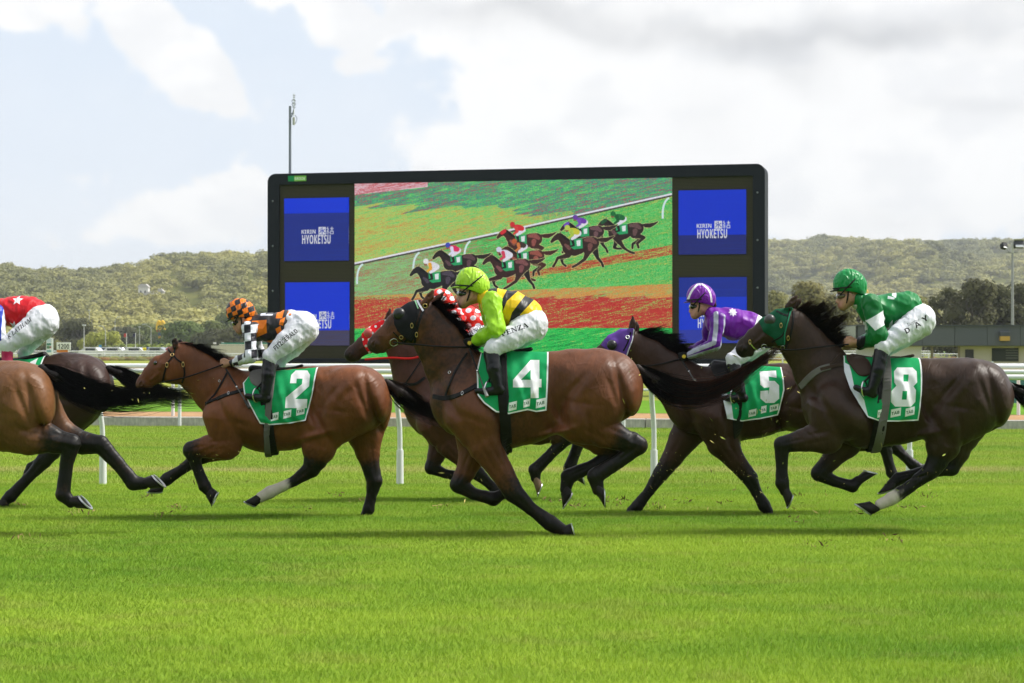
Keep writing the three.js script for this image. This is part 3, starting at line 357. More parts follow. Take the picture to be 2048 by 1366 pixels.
{ // green mesh fence beyond the track at right
  const d = 49, k = d / F, o = P(1985, 695, d); o.y = .2; const g = group('mesh_fence', o, 'green mesh screen fence beyond the rails at right edge', 'fence'), tex = noiseTex(128, (u, v, i, j) => { const w = (i % 8 < 2 || j % 8 < 2) ? 1 : 0, n = tn(u, v, 4, 71, 3); return [mix(.16, .34, w) + n * .2, mix(.34, .46, w) + n * .2, mix(.36, .46, w) + n * .18]; }, { srgbSpace: true });
  tex.repeat.set(6, 2); mesh('mesh_sheet', box(3.4, .86, .03, 1.6, .5, 0), std(0xffffff, .9, { map: tex }), g); for (let i = 0; i < 3; i++) mesh('post', box(.06, 1.1, .06, i * 1.6, .55, -.05), whiteDull, g); mesh('rail', rod(V(0, 1.02, 0), V(3.4, 1.02, 0), .03, 8), white, g);
}
{ // cream shed at left
  const d = 250, k = d / F, o = P(439, 695, d); o.y = .2; const X = (px) => (px - 439) * k, T = EYE + (HZ - 691) * k - .2, g = group('shed', o, 'cream flat roofed shed with green roof edge behind the checked cap jockey', 'shed'), cream = std(lin(.58, .54, .46), .8);
  for (let i = 0; i < 8; i++) mesh('wall_panel', box(X(451) - .02, T, .15, X(445 + i * 12), T / 2, 0), cream, g); mesh('side_wall', (() => { const b = box(.15, T, 7.5, 0, T / 2, -3.6); return b; })(), std(lin(.5, .48, .43), .8), g).rotation.y = .28; mesh('roof', box(X(540), .14, 7, X(489), T + .1, -3.4), std(lin(.62, .6, .54), .7), g); mesh('roof_edge', box(X(538), .16, .1, X(490), T + .28, -.5), std(lin(.03, .2, .12), .6), g); for (const px of [424, 440]) mesh('roof_vent', rbox(.35, .22, .35, .04, X(px + 3), T + .28, -1), std(lin(.66, .65, .62), .6), g);
}
// ---------------------------------------------------------------- signs, poles, cars beyond the course
function sign(name, label, cat, px, py0, py1, w, d, tex, ground = .2, postW = .1, grp) { const k = d / F, o = P(px, HZ, d); o.y = ground; const g = group(name, o, label, cat, grp), Y = (py) => EYE + (HZ - py) * k - ground, h = Y(py0) - Y(py1); mesh('board', rbox(w * k, h, .12, .02, 0, (Y(py0) + Y(py1)) / 2, .1), tex.isMaterial ? tex : std(0xffffff, .6, { map: tex }), g); for (const s of [-.3, .3]) mesh('post', box(postW, Y(py1) + .05, postW, s * w * k, (Y(py1) + .05) / 2, 0), whiteDull, g); return { g, k, Y }; }
{
  const t = canvasTex(256, 128, (c, w, h) => { c.fillStyle = 'rgb(222,226,222)'; c.fillRect(0, 0, w, h); c.fillStyle = 'rgb(40,44,50)'; c.font = 'bold 118px sans-serif'; c.textBaseline = 'middle'; c.textAlign = 'center'; c.fillText('1200', w / 2, h / 2 + 6, w * .84); });
  const s = sign('distance_marker', 'white distance board reading 1200 with orange strip below', 'sign', 128, 685, 699.5, 28, 150, t, .2, .08);
  mesh('orange_strip', box(22 * s.k, 5 * s.k, .08, -3 * s.k, s.Y(702.5), .08), std(lin(.6, .2, .04), .7), s.g);
  const t2 = canvasTex(64, 160, (c, w, h) => { c.fillStyle = 'rgb(226,230,234)'; c.fillRect(0, 0, w, h); c.fillStyle = 'rgb(190,206,222)'; c.fillRect(4, 6, 44, 40); c.fillStyle = 'rgb(70,130,116)'; c.fillRect(4, 54, 44, 26); c.fillStyle = 'rgb(90,130,100)'; c.fillRect(4, 84, 30, 30); c.fillStyle = 'rgb(150,90,90)'; c.fillRect(34, 88, 14, 22); c.fillStyle = 'rgb(120,170,180)'; c.fillRect(4, 128, 44, 24); });
  sign('totem_sign', 'white totem sign with green panels left of the 1200 board', 'sign', 100, 676, 706, 13.5, 160, t2, .2, .08);
  const ty = canvasTex(64, 64, (c, w, h) => { c.fillStyle = 'rgb(240,224,20)'; c.fillRect(0, 0, w, h); c.fillStyle = 'rgb(60,60,10)'; c.fillRect(14, 22, 14, 20); c.fillRect(36, 22, 14, 20); });
  sign('yellow_sign', 'small yellow sign above the far white fence', 'sign', 289, 695, 703, 7, 300, ty);
  sign('banner_sign', 'upright blue banner in the car park', 'sign', 200.5, 690, 704, 5.5, 320, std(lin(.03, .3, .6), .6));
  sign('billboard', 'wide pale billboard with orange picture in the car park', 'sign', 262, 695, 701, 17, 420, canvasTex(64, 32, (c, w, h) => { c.fillStyle = 'rgb(214,222,226)'; c.fillRect(0, 0, w, h); c.fillStyle = 'rgb(226,120,60)'; c.fillRect(22, 4, 26, 20); }));
  // restaurant pole sign with two golden arches
  const d = 480, k = d / F, o = P(321.5, HZ, d); o.y = .2; const g = group('arches_sign', o, 'tall pole sign with a yellow double arch M over red base', 'sign'), Y = (py) => EYE + (HZ - py) * k - .2, X = (px) => (px - 321.5) * k, ye = std(lin(.9, .55, .05), .5);
  mesh('pole', box(.35, Y(662), .35, 0, Y(662) / 2, -.3), std(lin(.1, .1, .11), .6), g);
  for (const s of [-1, 1]) { const c = s * 3.6; mesh('arch', tube([V(X(321.5 + c - 3.7), Y(660), 0), V(X(321.5 + c - 2.6), Y(647), 0), V(X(321.5 + c), Y(642.5), 0), V(X(321.5 + c + 2.6), Y(647), 0), V(X(321.5 + c + 3.7), Y(660), 0)], .34, 24, 8), ye, g); }
  mesh('red_base', box(16 * k, 3.4 * k, .5, 0, Y(661.5), 0), std(lin(.45, .03, .04), .6), g); mesh('blue_panel', box(9 * k, 6 * k, .3, X(321), Y(668), .1), std(lin(.05, .09, .2), .6), g); mesh('yellow_panel', box(5 * k, 4.6 * k, .3, X(319.5), Y(674), .1), std(lin(.6, .28, .02), .6), g); mesh('dark_panel', box(15 * k, 9 * k, .3, X(320), Y(685), .1), std(lin(.02, .025, .04), .6), g);
  // poles with lamps, flags
  const lampPole = (px, top, d, label, arm) => { const k = d / F, o = P(px, HZ, d); o.y = .2; const T = EYE + (HZ - top) * k - .2, g = group('street_lamp', o, label, 'street lamp'); mesh('pole', rod(V(0, 0, 0), V(0, T, 0), .09, 8, .06), std(lin(.42, .43, .44), .5), g); if (arm) { mesh('arm', tube([V(0, T * .98, 0), V(arm * .5, T + .5, 0), V(arm, T + .7, 0)], .05, 10, 6), std(lin(.42, .43, .44), .5), g); mesh('lamp_head', rbox(.7, .14, .3, .04, arm, T + .66, 0), std(lin(.4, .42, .44), .5), g); } else mesh('lamp_head', rbox(.5, .22, .4, .05, 0, T + .1, 0), std(lin(.5, .52, .54), .5), g); };
  lampPole(168, 652, 300, 'plain grey lamp pole beside the dark tree right of the 1200 board'); lampPole(178.5, 622, 430, 'taller pale lamp pole behind the dark tree'); lampPole(230, 640, 430, 'tall pale lamp pole behind the light green bush', .8); lampPole(211, 660, 330, 'short lamp pole in front of the light green bush', -.8); lampPole(279, 655, 430, 'pale lamp pole between the two flags and the arches sign'); lampPole(302, 655, 430, 'lamp pole with a long curved arm left of the arches sign', -1.6); lampPole(435.5, 612, 700, 'far thin pale pole above the shed');
  const flag = (px, top, col, label) => { const d = 340, k = d / F, o = P(px, HZ, d); o.y = .2; const T = EYE + (HZ - top) * k - .2, g = group('flagpole', o, label, 'flagpole'); mesh('pole', rod(V(0, 0, 0), V(0, T, 0), .06, 8, .04), whiteDull, g); const p = new THREE.PlaneGeometry(.42, .62, 6, 6), a = p.attributes.position; for (let i = 0; i < a.count; i++) a.setZ(i, Math.sin(a.getX(i) * 9 + a.getY(i) * 4) * .05); p.translate(-.24, T - .4, 0); p.computeVertexNormals(); mesh('flag', p, std(col, .8, { side: THREE.DoubleSide }), g); };
  flag(253, 666, lin(.55, .06, .05), 'flagpole with red flag above the car park'); flag(271, 666, lin(.04, .04, .1), 'flagpole with dark blue flag above the car park');
  // cars
  const carAt = (px, d, col, w, label) => { const k = d / F, o = P(px, HZ, d); o.y = .2; const g = group('parked_car', o, label, 'car', 'cars parked behind the far white fence'); const sh = new THREE.Shape(); sh.moveTo(-2.1, .3); sh.lineTo(2.1, .3); sh.lineTo(2.1, .75); sh.lineTo(1.25, .9); sh.lineTo(.7, 1.4); sh.lineTo(-1, 1.42); sh.lineTo(-1.75, .95); sh.lineTo(-2.1, .9); sh.lineTo(-2.1, .3); const b = new THREE.ExtrudeGeometry(sh, { depth: 1.6, bevelEnabled: true, bevelSize: .06, bevelThickness: .06, bevelSegments: 1 }); b.translate(0, 0, -.8); mesh('body', b, phys(col, .3, { clearcoat: .8 }), g); mesh('window', box(1.6, .36, 1.78, -.12, 1.14, 0), std(lin(.02, .025, .03), .15), g); for (const x of [-1.3, 1.3]) for (const z of [-.75, .75]) { const wg = new THREE.CylinderGeometry(.32, .32, .22, 14); wg.rotateX(Math.PI / 2); wg.translate(x, .32, z); mesh('wheel', wg, std(lin(.015, .015, .015), .8), g); } g.rotation.y = w; };
  const cc = [[lin(.6, .6, .62), 'white'], [lin(.1, .11, .13), 'dark grey'], [lin(.3, .32, .34), 'silver'], [lin(.02, .02, .025), 'black'], [lin(.05, .1, .3), 'blue'], [lin(.4, .05, .04), 'red']];
  const rC = rng(12); [186, 198, 212, 222, 234, 246, 270, 281, 296, 308, 322, 340, 352, 375, 392].forEach((px, i) => { const c = cc[[0, 2, 3, 0, 1, 2, 0, 4, 0, 2, 1, 0, 5, 2, 0][i]]; carAt(px + rC() * 4, 300 + (i % 3) * 9, c[0], (rC() - .5) * .6 + (i % 2) * 3.1, `${c[1]} parked car, number ${['one', 'two', 'three', 'four', 'five', 'six', 'seven', 'eight', 'nine', 'ten', 'eleven', 'twelve', 'thirteen', 'fourteen', 'fifteen'][i]} from the left in the far car row`); });
}
// ---------------------------------------------------------------- trees and hills
function leafCloud(r, blobs, n, size, flatY = .7) { // leaf-clump faces spread through several lobes, denser to the outside
  const pos = [], nor = [], idx = []; let tot = 0; for (const b of blobs) tot += b[3] * b[3];
  for (let i = 0; i < n; i++) { let q = r() * tot, b = blobs[0]; for (const c of blobs) { q -= c[3] * c[3]; if (q <= 0) { b = c; break; } } const u = r() * 2 - 1, a = r() * 6.283, s = Math.sqrt(1 - u * u), rad = b[3] * (.55 + .5 * Math.sqrt(r())), dx = s * Math.cos(a), dy = u, dz = s * Math.sin(a), c = V(b[0] + dx * rad, b[1] + dy * rad * flatY, b[2] + dz * rad);
    const N = V(dx + (r() - .5) * 1.1, dy + .35 + (r() - .5) * 1.1, dz + (r() - .5) * 1.1).normalize(), t = V(r() - .5, r() - .5, r() - .5).cross(N).normalize(), bb = N.clone().cross(t), sz = size * (.55 + .9 * r()), k = pos.length / 3; const n2 = V(dx, dy + .3, dz).normalize().lerp(N, .45).normalize();
    for (const [p, w] of [[-1, -.5], [.1, -.75], [1, .1], [.3, .7], [-.7, .55]]) { pos.push(c.x + (t.x * p + bb.x * w) * sz, c.y + (t.y * p + bb.y * w) * sz, c.z + (t.z * p + bb.z * w) * sz); nor.push(n2.x, n2.y, n2.z); } idx.push(k, k + 1, k + 2, k, k + 2, k + 3, k, k + 3, k + 4); }
  const g = new THREE.BufferGeometry(); g.setAttribute('position', new THREE.Float32BufferAttribute(pos, 3)); g.setAttribute('normal', new THREE.Float32BufferAttribute(nor, 3)); g.setAttribute('uv', new THREE.Float32BufferAttribute(new Float32Array(pos.length / 3 * 2), 2)); g.setIndex(idx); return g;
}
const leafMat = (c) => phys(c, .85, { specularIntensity: .25, transmission: .35, thickness: 0, side: THREE.DoubleSide });
{
  const bark = std(lin(.09, .075, .06), .9);
  const tree = (px, top, w0, d, col, label, kind, sd, base = .2) => {
    const k = d / F, o = P(px, HZ, d); o.y = base; const H = EYE + (HZ - top) * k - base, W = w0 * 1.3 * k, r = rng(sd * 17 + 3), g = group('tree', o, label, 'tree', null);
    const tr = []; const th = H * (kind === 'bush' ? .25 : .5); tr.push(rod(V(0, 0, 0), V(.05 * W, th, 0), W * .035, 8, W * .022)); for (let i = 0; i < 6; i++) { const a = r() * 6.283; tr.push(rod(V(.04 * W, th * (.6 + .07 * i), 0), V(Math.cos(a) * W * .3, th + H * (.1 + .25 * r()), Math.sin(a) * W * .3), W * .015, 6, W * .006)); }
    mesh('trunk', merge(tr), bark, g);
    const bl = []; const n = kind === 'bush' ? 16 : 26; for (let i = 0; i < n; i++) { const t = i / (n - 1), y = kind === 'bush' ? H * (.25 + .55 * r()) : H * mix(.1, .9, t), prof = kind === 'cone' ? 1 - .7 * t : Math.sin(Math.PI * clamp(.3 + .58 * t)) , a = r() * 6.283, rr = W * (.16 + .1 * r()); bl.push([Math.cos(a) * W * .44 * prof * Math.sqrt(r() + .15), Math.min(y, H - rr * .75), Math.sin(a) * W * .34 * prof, rr]); } bl.push([0, H - W * .13, 0, W * .15]);
    mesh('crown', leafCloud(r, bl, 5000, W * .026), leafMat(col), g);
  };
  const olive = lin(.24, .235, .075), dk = lin(.098, .102, .042), yg = lin(.34, .36, .07), mid = lin(.16, .19, .055), gray = lin(.11, .115, .055);
  tree(155, 634, 62, 420, gray, 'dark grey green tree standing right of the 1200 board', 'tree', 1); tree(206, 661, 66, 400, yg, 'rounded yellow green tree right of the dark tree', 'bush', 2); tree(118, 650, 62, 460, olive, 'olive tree behind the 1200 board', 'tree', 3);
  tree(84, 660, 60, 460, olive, 'olive tree half hidden behind the red jockey', 'tree', 4); tree(247, 652, 56, 520, gray, 'dull tree behind the red flag', 'tree', 5); tree(285, 645, 60, 540, mid, 'green tree left of the arches sign', 'tree', 6); tree(335, 655, 44, 520, mid, 'green tree right behind the arches sign', 'tree', 7); tree(365, 640, 70, 440, lin(.13, .18, .05), 'rounded green tree above the bay horse ears', 'tree', 8);
  tree(413, 640, 64, 470, mid, 'green tree above the shed roof end', 'tree', 9); tree(440, 655, 80, 380, dk, 'dark bushy tree left behind the shed', 'bush', 10); tree(492, 650, 80, 380, dk, 'dark bushy tree behind the checked cap jockey', 'bush', 11); tree(470, 622, 70, 560, mid, 'taller green tree behind the dark bushy trees', 'tree', 12); tree(526, 610, 70, 560, mid, 'green tree touching the left screen edge', 'tree', 13); tree(556, 640, 80, 420, dk, 'dark tree behind the left end of the screen', 'bush', 14);
  const hedge = (px0, px1, top, d, col, label, sd) => { const k = d / F, o = P((px0 + px1) / 2, HZ, d); o.y = .2; const W = (px1 - px0) * k, H = EYE + (HZ - top) * k - .2, r = rng(sd), bl = []; for (let i = 0; i < 26; i++) bl.push([(i / 25 - .5) * W, H * .5, (r() - .5) * 2, H * (.5 + .12 * r())]); const g = group('hedge', o, label, 'hedge'); mesh('foliage', leafCloud(r, bl, 3200, .32, 1), leafMat(col), g); };
  hedge(186, 245, 694, 330, mid, 'dark green hedge behind the blue banner', 51); hedge(236, 352, 690, 360, lin(.25, .31, .06), 'bright green hedge behind the parked cars', 52);
  tree(1548, 578, 66, 300, olive, 'olive tree at the right edge of the screen', 'tree', 21); tree(1618, 560, 92, 270, lin(.23, .21, .07), 'tall olive brown tree behind the green hooded horse', 'tree', 22); tree(1672, 585, 84, 270, lin(.21, .2, .07), 'olive tree behind the green cap jockey head', 'tree', 23); tree(1735, 600, 84, 280, lin(.2, .19, .07), 'olive tree behind the green jockey chest', 'tree', 24); tree(1800, 585, 84, 285, olive, 'olive tree behind the green jockey back', 'tree', 25); tree(1846, 590, 60, 300, olive, 'pale olive tree behind the white breeches', 'tree', 26);
  tree(1893, 572, 74, 240, dk, 'dark green tree first from the left behind the pavilion roof', 'tree', 31, .2); tree(1945, 555, 88, 235, lin(.1, .1, .042), 'tallest dark green tree behind the pavilion roof', 'tree', 32); tree(1998, 566, 80, 240, dk, 'dark green tree left of the floodlight pole', 'tree', 33); tree(2046, 562, 84, 240, dk, 'dark green tree right of the floodlight pole', 'tree', 34); tree(1580, 600, 70, 340, lin(.27, .25, .09), 'pale tree between the screen and the tall olive tree', 'tree', 35); tree(2090, 575, 80, 245, dk, 'dark green tree past the right edge', 'tree', 36);
}
{
  const ridge = (list, px) => { for (let i = 0; i < list.length - 1; i++) if (px <= list[i + 1][0]) { const t = clamp((px - list[i][0]) / (list[i + 1][0] - list[i][0])); return mix(list[i][1], list[i + 1][1], t * t * (3 - 2 * t)); } return list.at(-1)[1]; };
  const L = [[-900, 560], [-300, 545], [0, 529], [126, 532], [205, 532], [258, 525], [300, 516], [337, 506], [410, 499], [498, 499], [560, 498], [700, 505], [900, 540], [1100, 610], [1250, 690]];
  const Rr = [[900, 560], [1200, 520], [1450, 497], [1529, 493], [1592, 487], [1684, 483], [1777, 481], [1869, 480], [1961, 481], [2048, 485], [2300, 492], [2800, 520]];
  const hgt = (list, d0, d1, cut, rough) => (px, d) => { const Hr = (HZ - ridge(list, px)) / F * d1 - cut, t = clamp((d - d0) / (d1 - d0)); const s = d > d1 ? 1 - sstep(d1, d1 * 1.35, d) * .8 : (t * .55 + sstep(0, 1, t) * .45); return Math.max(-3, Hr * s * (1 + (fbm(px * .006 + d * .0018, d * .0042, 3, 3) - .5) * rough * Math.sin(Math.PI * t))) + EYE * t; };
  const hills = [[L, hgt(L, 560, 1250, 6.5, .7), 560, 1650, -1000, 1300, 8500, 6.6, 3, 600], [Rr, hgt(Rr, 900, 2350, 9.5, .9), 900, 3000, 850, 2850, 14000, 9.5, 8, 900]];
  const variants = [0, 1, 2, 3].map((i) => { const r = rng(400 + i), bl = []; for (let k = 0; k < 7; k++) { const a = r() * 6.283, q = .32 * Math.sqrt(r()); bl.push([Math.cos(a) * q, .5 + .3 * r(), Math.sin(a) * q, .2 + .1 * r()]); } return leafCloud(r, bl, 190, .065, .8); });
  hills.forEach(([list, f, d0, d1, p0, p1, n, size, sd], hi) => {
    const NX = 90, NZ = 60, pos = [], uv = [], idx = []; for (let j = 0; j <= NZ; j++) for (let i = 0; i <= NX; i++) { const d = mix(d0, d1, j / NZ), px = mix(p0, p1, i / NX), x = (px - CX) * d / F; pos.push(x, f(px, d) - (j === 0 ? 4 : 0), -d); uv.push(x / 30, d / 30); if (i < NX && j < NZ) { const a = j * (NX + 1) + i; idx.push(a, a + 1, a + NX + 1, a + 1, a + NX + 2, a + NX + 1); } }
    const g = new THREE.BufferGeometry(); g.setAttribute('position', new THREE.Float32BufferAttribute(pos, 3)); g.setAttribute('uv', new THREE.Float32BufferAttribute(uv, 2)); g.setIndex(idx); g.computeVertexNormals(); tag(mesh('hill', g, std(lin(.42, .4, .3), .95, { map: fieldTex, side: THREE.DoubleSide }), scene), null, null, null, 'structure');
    const r = rng(600 + sd), per = [[], [], [], []], c = new THREE.Color();
    for (let i = 0; i < n; i++) { const d = Math.sqrt(mix(d0 * d0, (d0 + (d1 - d0) * .74) ** 2, r())), px = mix(p0, p1, r()); if (vn(px * .02, d * .008, 60 + hi) > .8) continue; const s = size * (.65 + .75 * r()) * (hi ? 1 : mix(1.05, .9, (d - d0) / (d1 - d0))), x = (px - CX) * d / F; per[i % 4].push([x, f(px, d) - .12 * s, -d, s, fbm(px * .011 + 3, d * .004, 2 + hi, 3), r(), r()]); }
    per.forEach((l, v) => { const im = new THREE.InstancedMesh(variants[v], leafMat(0xffffff), l.length); l.forEach((q, i) => { im.setMatrixAt(i, new THREE.Matrix4().compose(V(q[0], q[1], q[2]), new THREE.Quaternion().setFromAxisAngle(V(0, 1, 0), q[5] * 6.28), V(q[3] * (1 + .3 * q[6]), q[3] * (.75 + .3 * q[5]), q[3] * (1 + .3 * q[6])))); const t = clamp((q[4] - .3) * 2.2 + (q[6] - .5) * .6), dk = q[5] > .85 ? .75 : 1; im.setColorAt(i, c.setRGB(mix(.27, .50, t) * dk, mix(.275, .47, t) * dk, mix(.10, .155, t) * dk)); }); im.name = numbered('hill_forest'); tag(im, hi ? 'hazy olive forest covering the far right hill' : 'olive green forest covering the left hill', 'forest', null, 'stuff'); im.frustumCulled = false; scene.add(im); });  // broad tint patches paint cloud shadows into the leaf colour; single dark trees are random
  });
  const fL = hills[0][1]; const house = (px, d, w, h, dep, col, label) => { const o = P(px, HZ, d), y = fL(px, d) + 4; const g = group('hill_house', V(o.x, y, -d), label, 'house'); mesh('wall', box(w, h, dep, 0, h / 2 - 2, 0), std(col, .8), g); const s = new THREE.Shape(); s.moveTo(-w / 2 - .4, 0); s.lineTo(w / 2 + .4, 0); s.lineTo(w / 2 - 1, 1.4); s.lineTo(-w / 2 + 1, 1.4); const e = new THREE.ExtrudeGeometry(s, { depth: dep + .8, bevelEnabled: false }); e.translate(0, h - 2, -dep / 2 - .4); mesh('roof', e, std(lin(.5, .48, .45), .7), g); for (const q of [-.25, .2]) mesh('window', box(w * .16, h * .22, .1, q * w, h * .35, dep / 2 + .03), std(lin(.05, .06, .07), .3), g); };
  house(288, 850, 4.2, 6.5, 4, lin(.75, .74, .7), 'tall white house on the left hillside'); house(302, 840, 5, 3.4, 4, lin(.7, .69, .66), 'long low white house right of the tall one on the hillside'); house(321, 850, 3, 3, 3, lin(.62, .6, .56), 'small pale house furthest right on the hillside');
}
// ---------------------------------------------------------------- unseen stand added behind the camera: blocks low sky so coats and boots darken
{
  const g = group('added_grandstand', V(0, 0, 30), 'added unseen covered stand behind the camera, blocking low sky light', 'added_grandstand'), conc = std(lin(.2, .195, .185), .9), seatM = std(lin(.03, .05, .09), .6), dark = std(lin(.05, .05, .055), .7);
  for (let i = 0; i < 16; i++) { mesh('tier_step', box(150, .45 * (i + 1), .85, 0, .225 * (i + 1), i * .85), conc, g); mesh('seat_row', rbox(148, .4, .4, .05, 0, .45 * (i + 1) + .22, i * .85 + .2), seatM, g); }
  mesh('back_wall', box(150, 12.5, .4, 0, 6.25, 14.2), dark, g); mesh('roof', box(154, .5, 19, 0, 12.6, 5.2), dark, g); mesh('roof_edge', box(154, 1.3, .3, 0, 12.3, -4.4), std(lin(.12, .13, .14), .6), g);
  for (let i = -7; i <= 7; i++) mesh('column', new THREE.CylinderGeometry(.25, .28, 12.4, 12).translate(i * 10 + 5, 6.2, 2), conc, g);
  mesh('front_wall', box(150, 1.1, .2, 0, .55, -.5), conc, g); for (const s of [-1, 1]) mesh('end_wall', box(.4, 12.4, 14, s * 75, 6.2, 7), dark, g);
}
// ---------------------------------------------------------------- horses
const M = {
  hoof: std(lin(.022, .019, .018), .45), shoe: new THREE.MeshStandardMaterial({ color: lin(.55, .56, .58), roughness: .35, metalness: .8 }), tanHoof: std(lin(.22, .15, .09), .6),
  eye: phys(lin(.006, .004, .003), .12, { clearcoat: 1, clearcoatRoughness: .05 }),
  leather: phys(lin(.009, .0085, .009), .5, { specularIntensity: .4 }), brownLeather: std(lin(.05, .03, .021), .5), grayWeb: std(lin(.16, .15, .145), .8), redStrap: std(lin(.62, .018, .015), .5), brass: new THREE.MeshStandardMaterial({ color: lin(.72, .5, .2), roughness: .3, metalness: 1 }), steel: new THREE.MeshStandardMaterial({ color: lin(.7, .7, .7), roughness: .25, metalness: 1 }),
  whiteFleece: std(lin(.7, .7, .72), .9), pinkStrap: std(lin(.35, .05, .08), .6),
};
const coatBump = noiseTex(512, (u, v) => tn(u, v * 0.35, 96, 3, 2) * .35 + tn(u, v, 12, 9, 4) * .65);
const hairBump = noiseTex(64, (u, v) => tn(u, v, 16, 5, 2));
const MUSCLES = [ // [u along chest to rump, v topline to belly, turn in degrees, half-length, half-width (of 428), relief in metres]
  [.165, .47, 62, 62, 24, .012], [.26, .74, 40, 40, 22, .016], [.105, .58, 60, 60, 8, -.013], [.335, .84, 78, 46, 9, -.013], [.2, .72, 20, 34, 7, -.008], [.23, .30, 60, 40, 8, -.007],
  [.42, .45, 75, 60, 5, .0035], [.455, .47, 75, 62, 4, -.003], [.49, .48, 75, 62, 5, .0035], [.525, .5, 75, 60, 4, -.003], [.555, .5, 75, 58, 5, .003],
  [.60, .5, 72, 46, 17, -.009], [.632, .2, 20, 22, 14, .007], [.62, .72, 58, 44, 8, -.016], [.60, .86, -15, 40, 7, .009], [.78, .2, -14, 62, 26, .012], [.70, .33, -52, 46, 7, -.01], [.735, .36, -52, 46, 9, .009], [.77, .6, 70, 56, 36, .016], [.685, .6, 78, 44, 22, .013], [.73, .66, 82, 40, 6, -.011], [.72, .56, 8, 36, 6, -.008], [.9, .52, 76, 66, 7, -.013], [.855, .48, 70, 50, 6, -.007], [.955, .5, 82, 50, 16, .01],
];
function hoofGeo(C, he, to, sgn) {
  const S = he.clone().add(to).multiplyScalar(.5), T = to.clone().sub(he), len = T.length(); T.normalize();
  const N = C.clone().sub(S); N.addScaledVector(T, -N.dot(T)).normalize(); const B = V().crossVectors(T, N).normalize(), pos = [], idx = [], n = 20, rings = [];
  const ring = (c, a, b, back) => { const r = []; for (let i = 0; i < n; i++) { const an = i / n * Math.PI * 2, ct = Math.cos(an), st = Math.sin(an), q = ct < 0 ? back : 1; r.push(c.clone().addScaledVector(T, ct * a * q).addScaledVector(B, st * b)); } rings.push(r); };
  ring(C.clone().addScaledVector(N, .012), len * .34, len * .31, .95); ring(C, len * .4, len * .36, .95); ring(C.clone().lerp(S, .5), len * .46, len * .43, .95); ring(S.clone().addScaledVector(N, .002), len * .52, len * .49, .92);
  for (const r of rings) for (const p of r) pos.push(p.x, p.y, p.z);
  for (let k = 0; k < rings.length - 1; k++) for (let i = 0; i < n; i++) { const a = k * n + i, b = k * n + (i + 1) % n; idx.push(a, a + n, b, b, a + n, b + n); }
  const c = pos.length / 3; pos.push(S.x + N.x * .008, S.y + N.y * .008, S.z + N.z * .008); for (let i = 0; i < n; i++) idx.push(3 * n + i, c, 3 * n + (i + 1) % n);
  const g = new THREE.BufferGeometry(); g.setAttribute('position', new THREE.Float32BufferAttribute(pos, 3)); g.setIndex(idx); g.computeVertexNormals(); g.setAttribute('uv', new THREE.Float32BufferAttribute(new Float32Array(pos.length / 3 * 2), 2));
  // shoe: an open flat ring under the wall
  const sp = [], sn = []; for (let i = 0; i <= 22; i++) { const an = mix(-2.55, 2.55, i / 22); const q = Math.cos(an) < 0 ? .92 : 1; sp.push(S.clone().addScaledVector(N, -.001).addScaledVector(T, Math.cos(an) * len * .5 * q).addScaledVector(B, Math.sin(an) * len * .46)); sn.push(N.clone().negate()); }
  return [g, ribbonGeo(sp, sn, .026, .009)];
}
const horses = {};
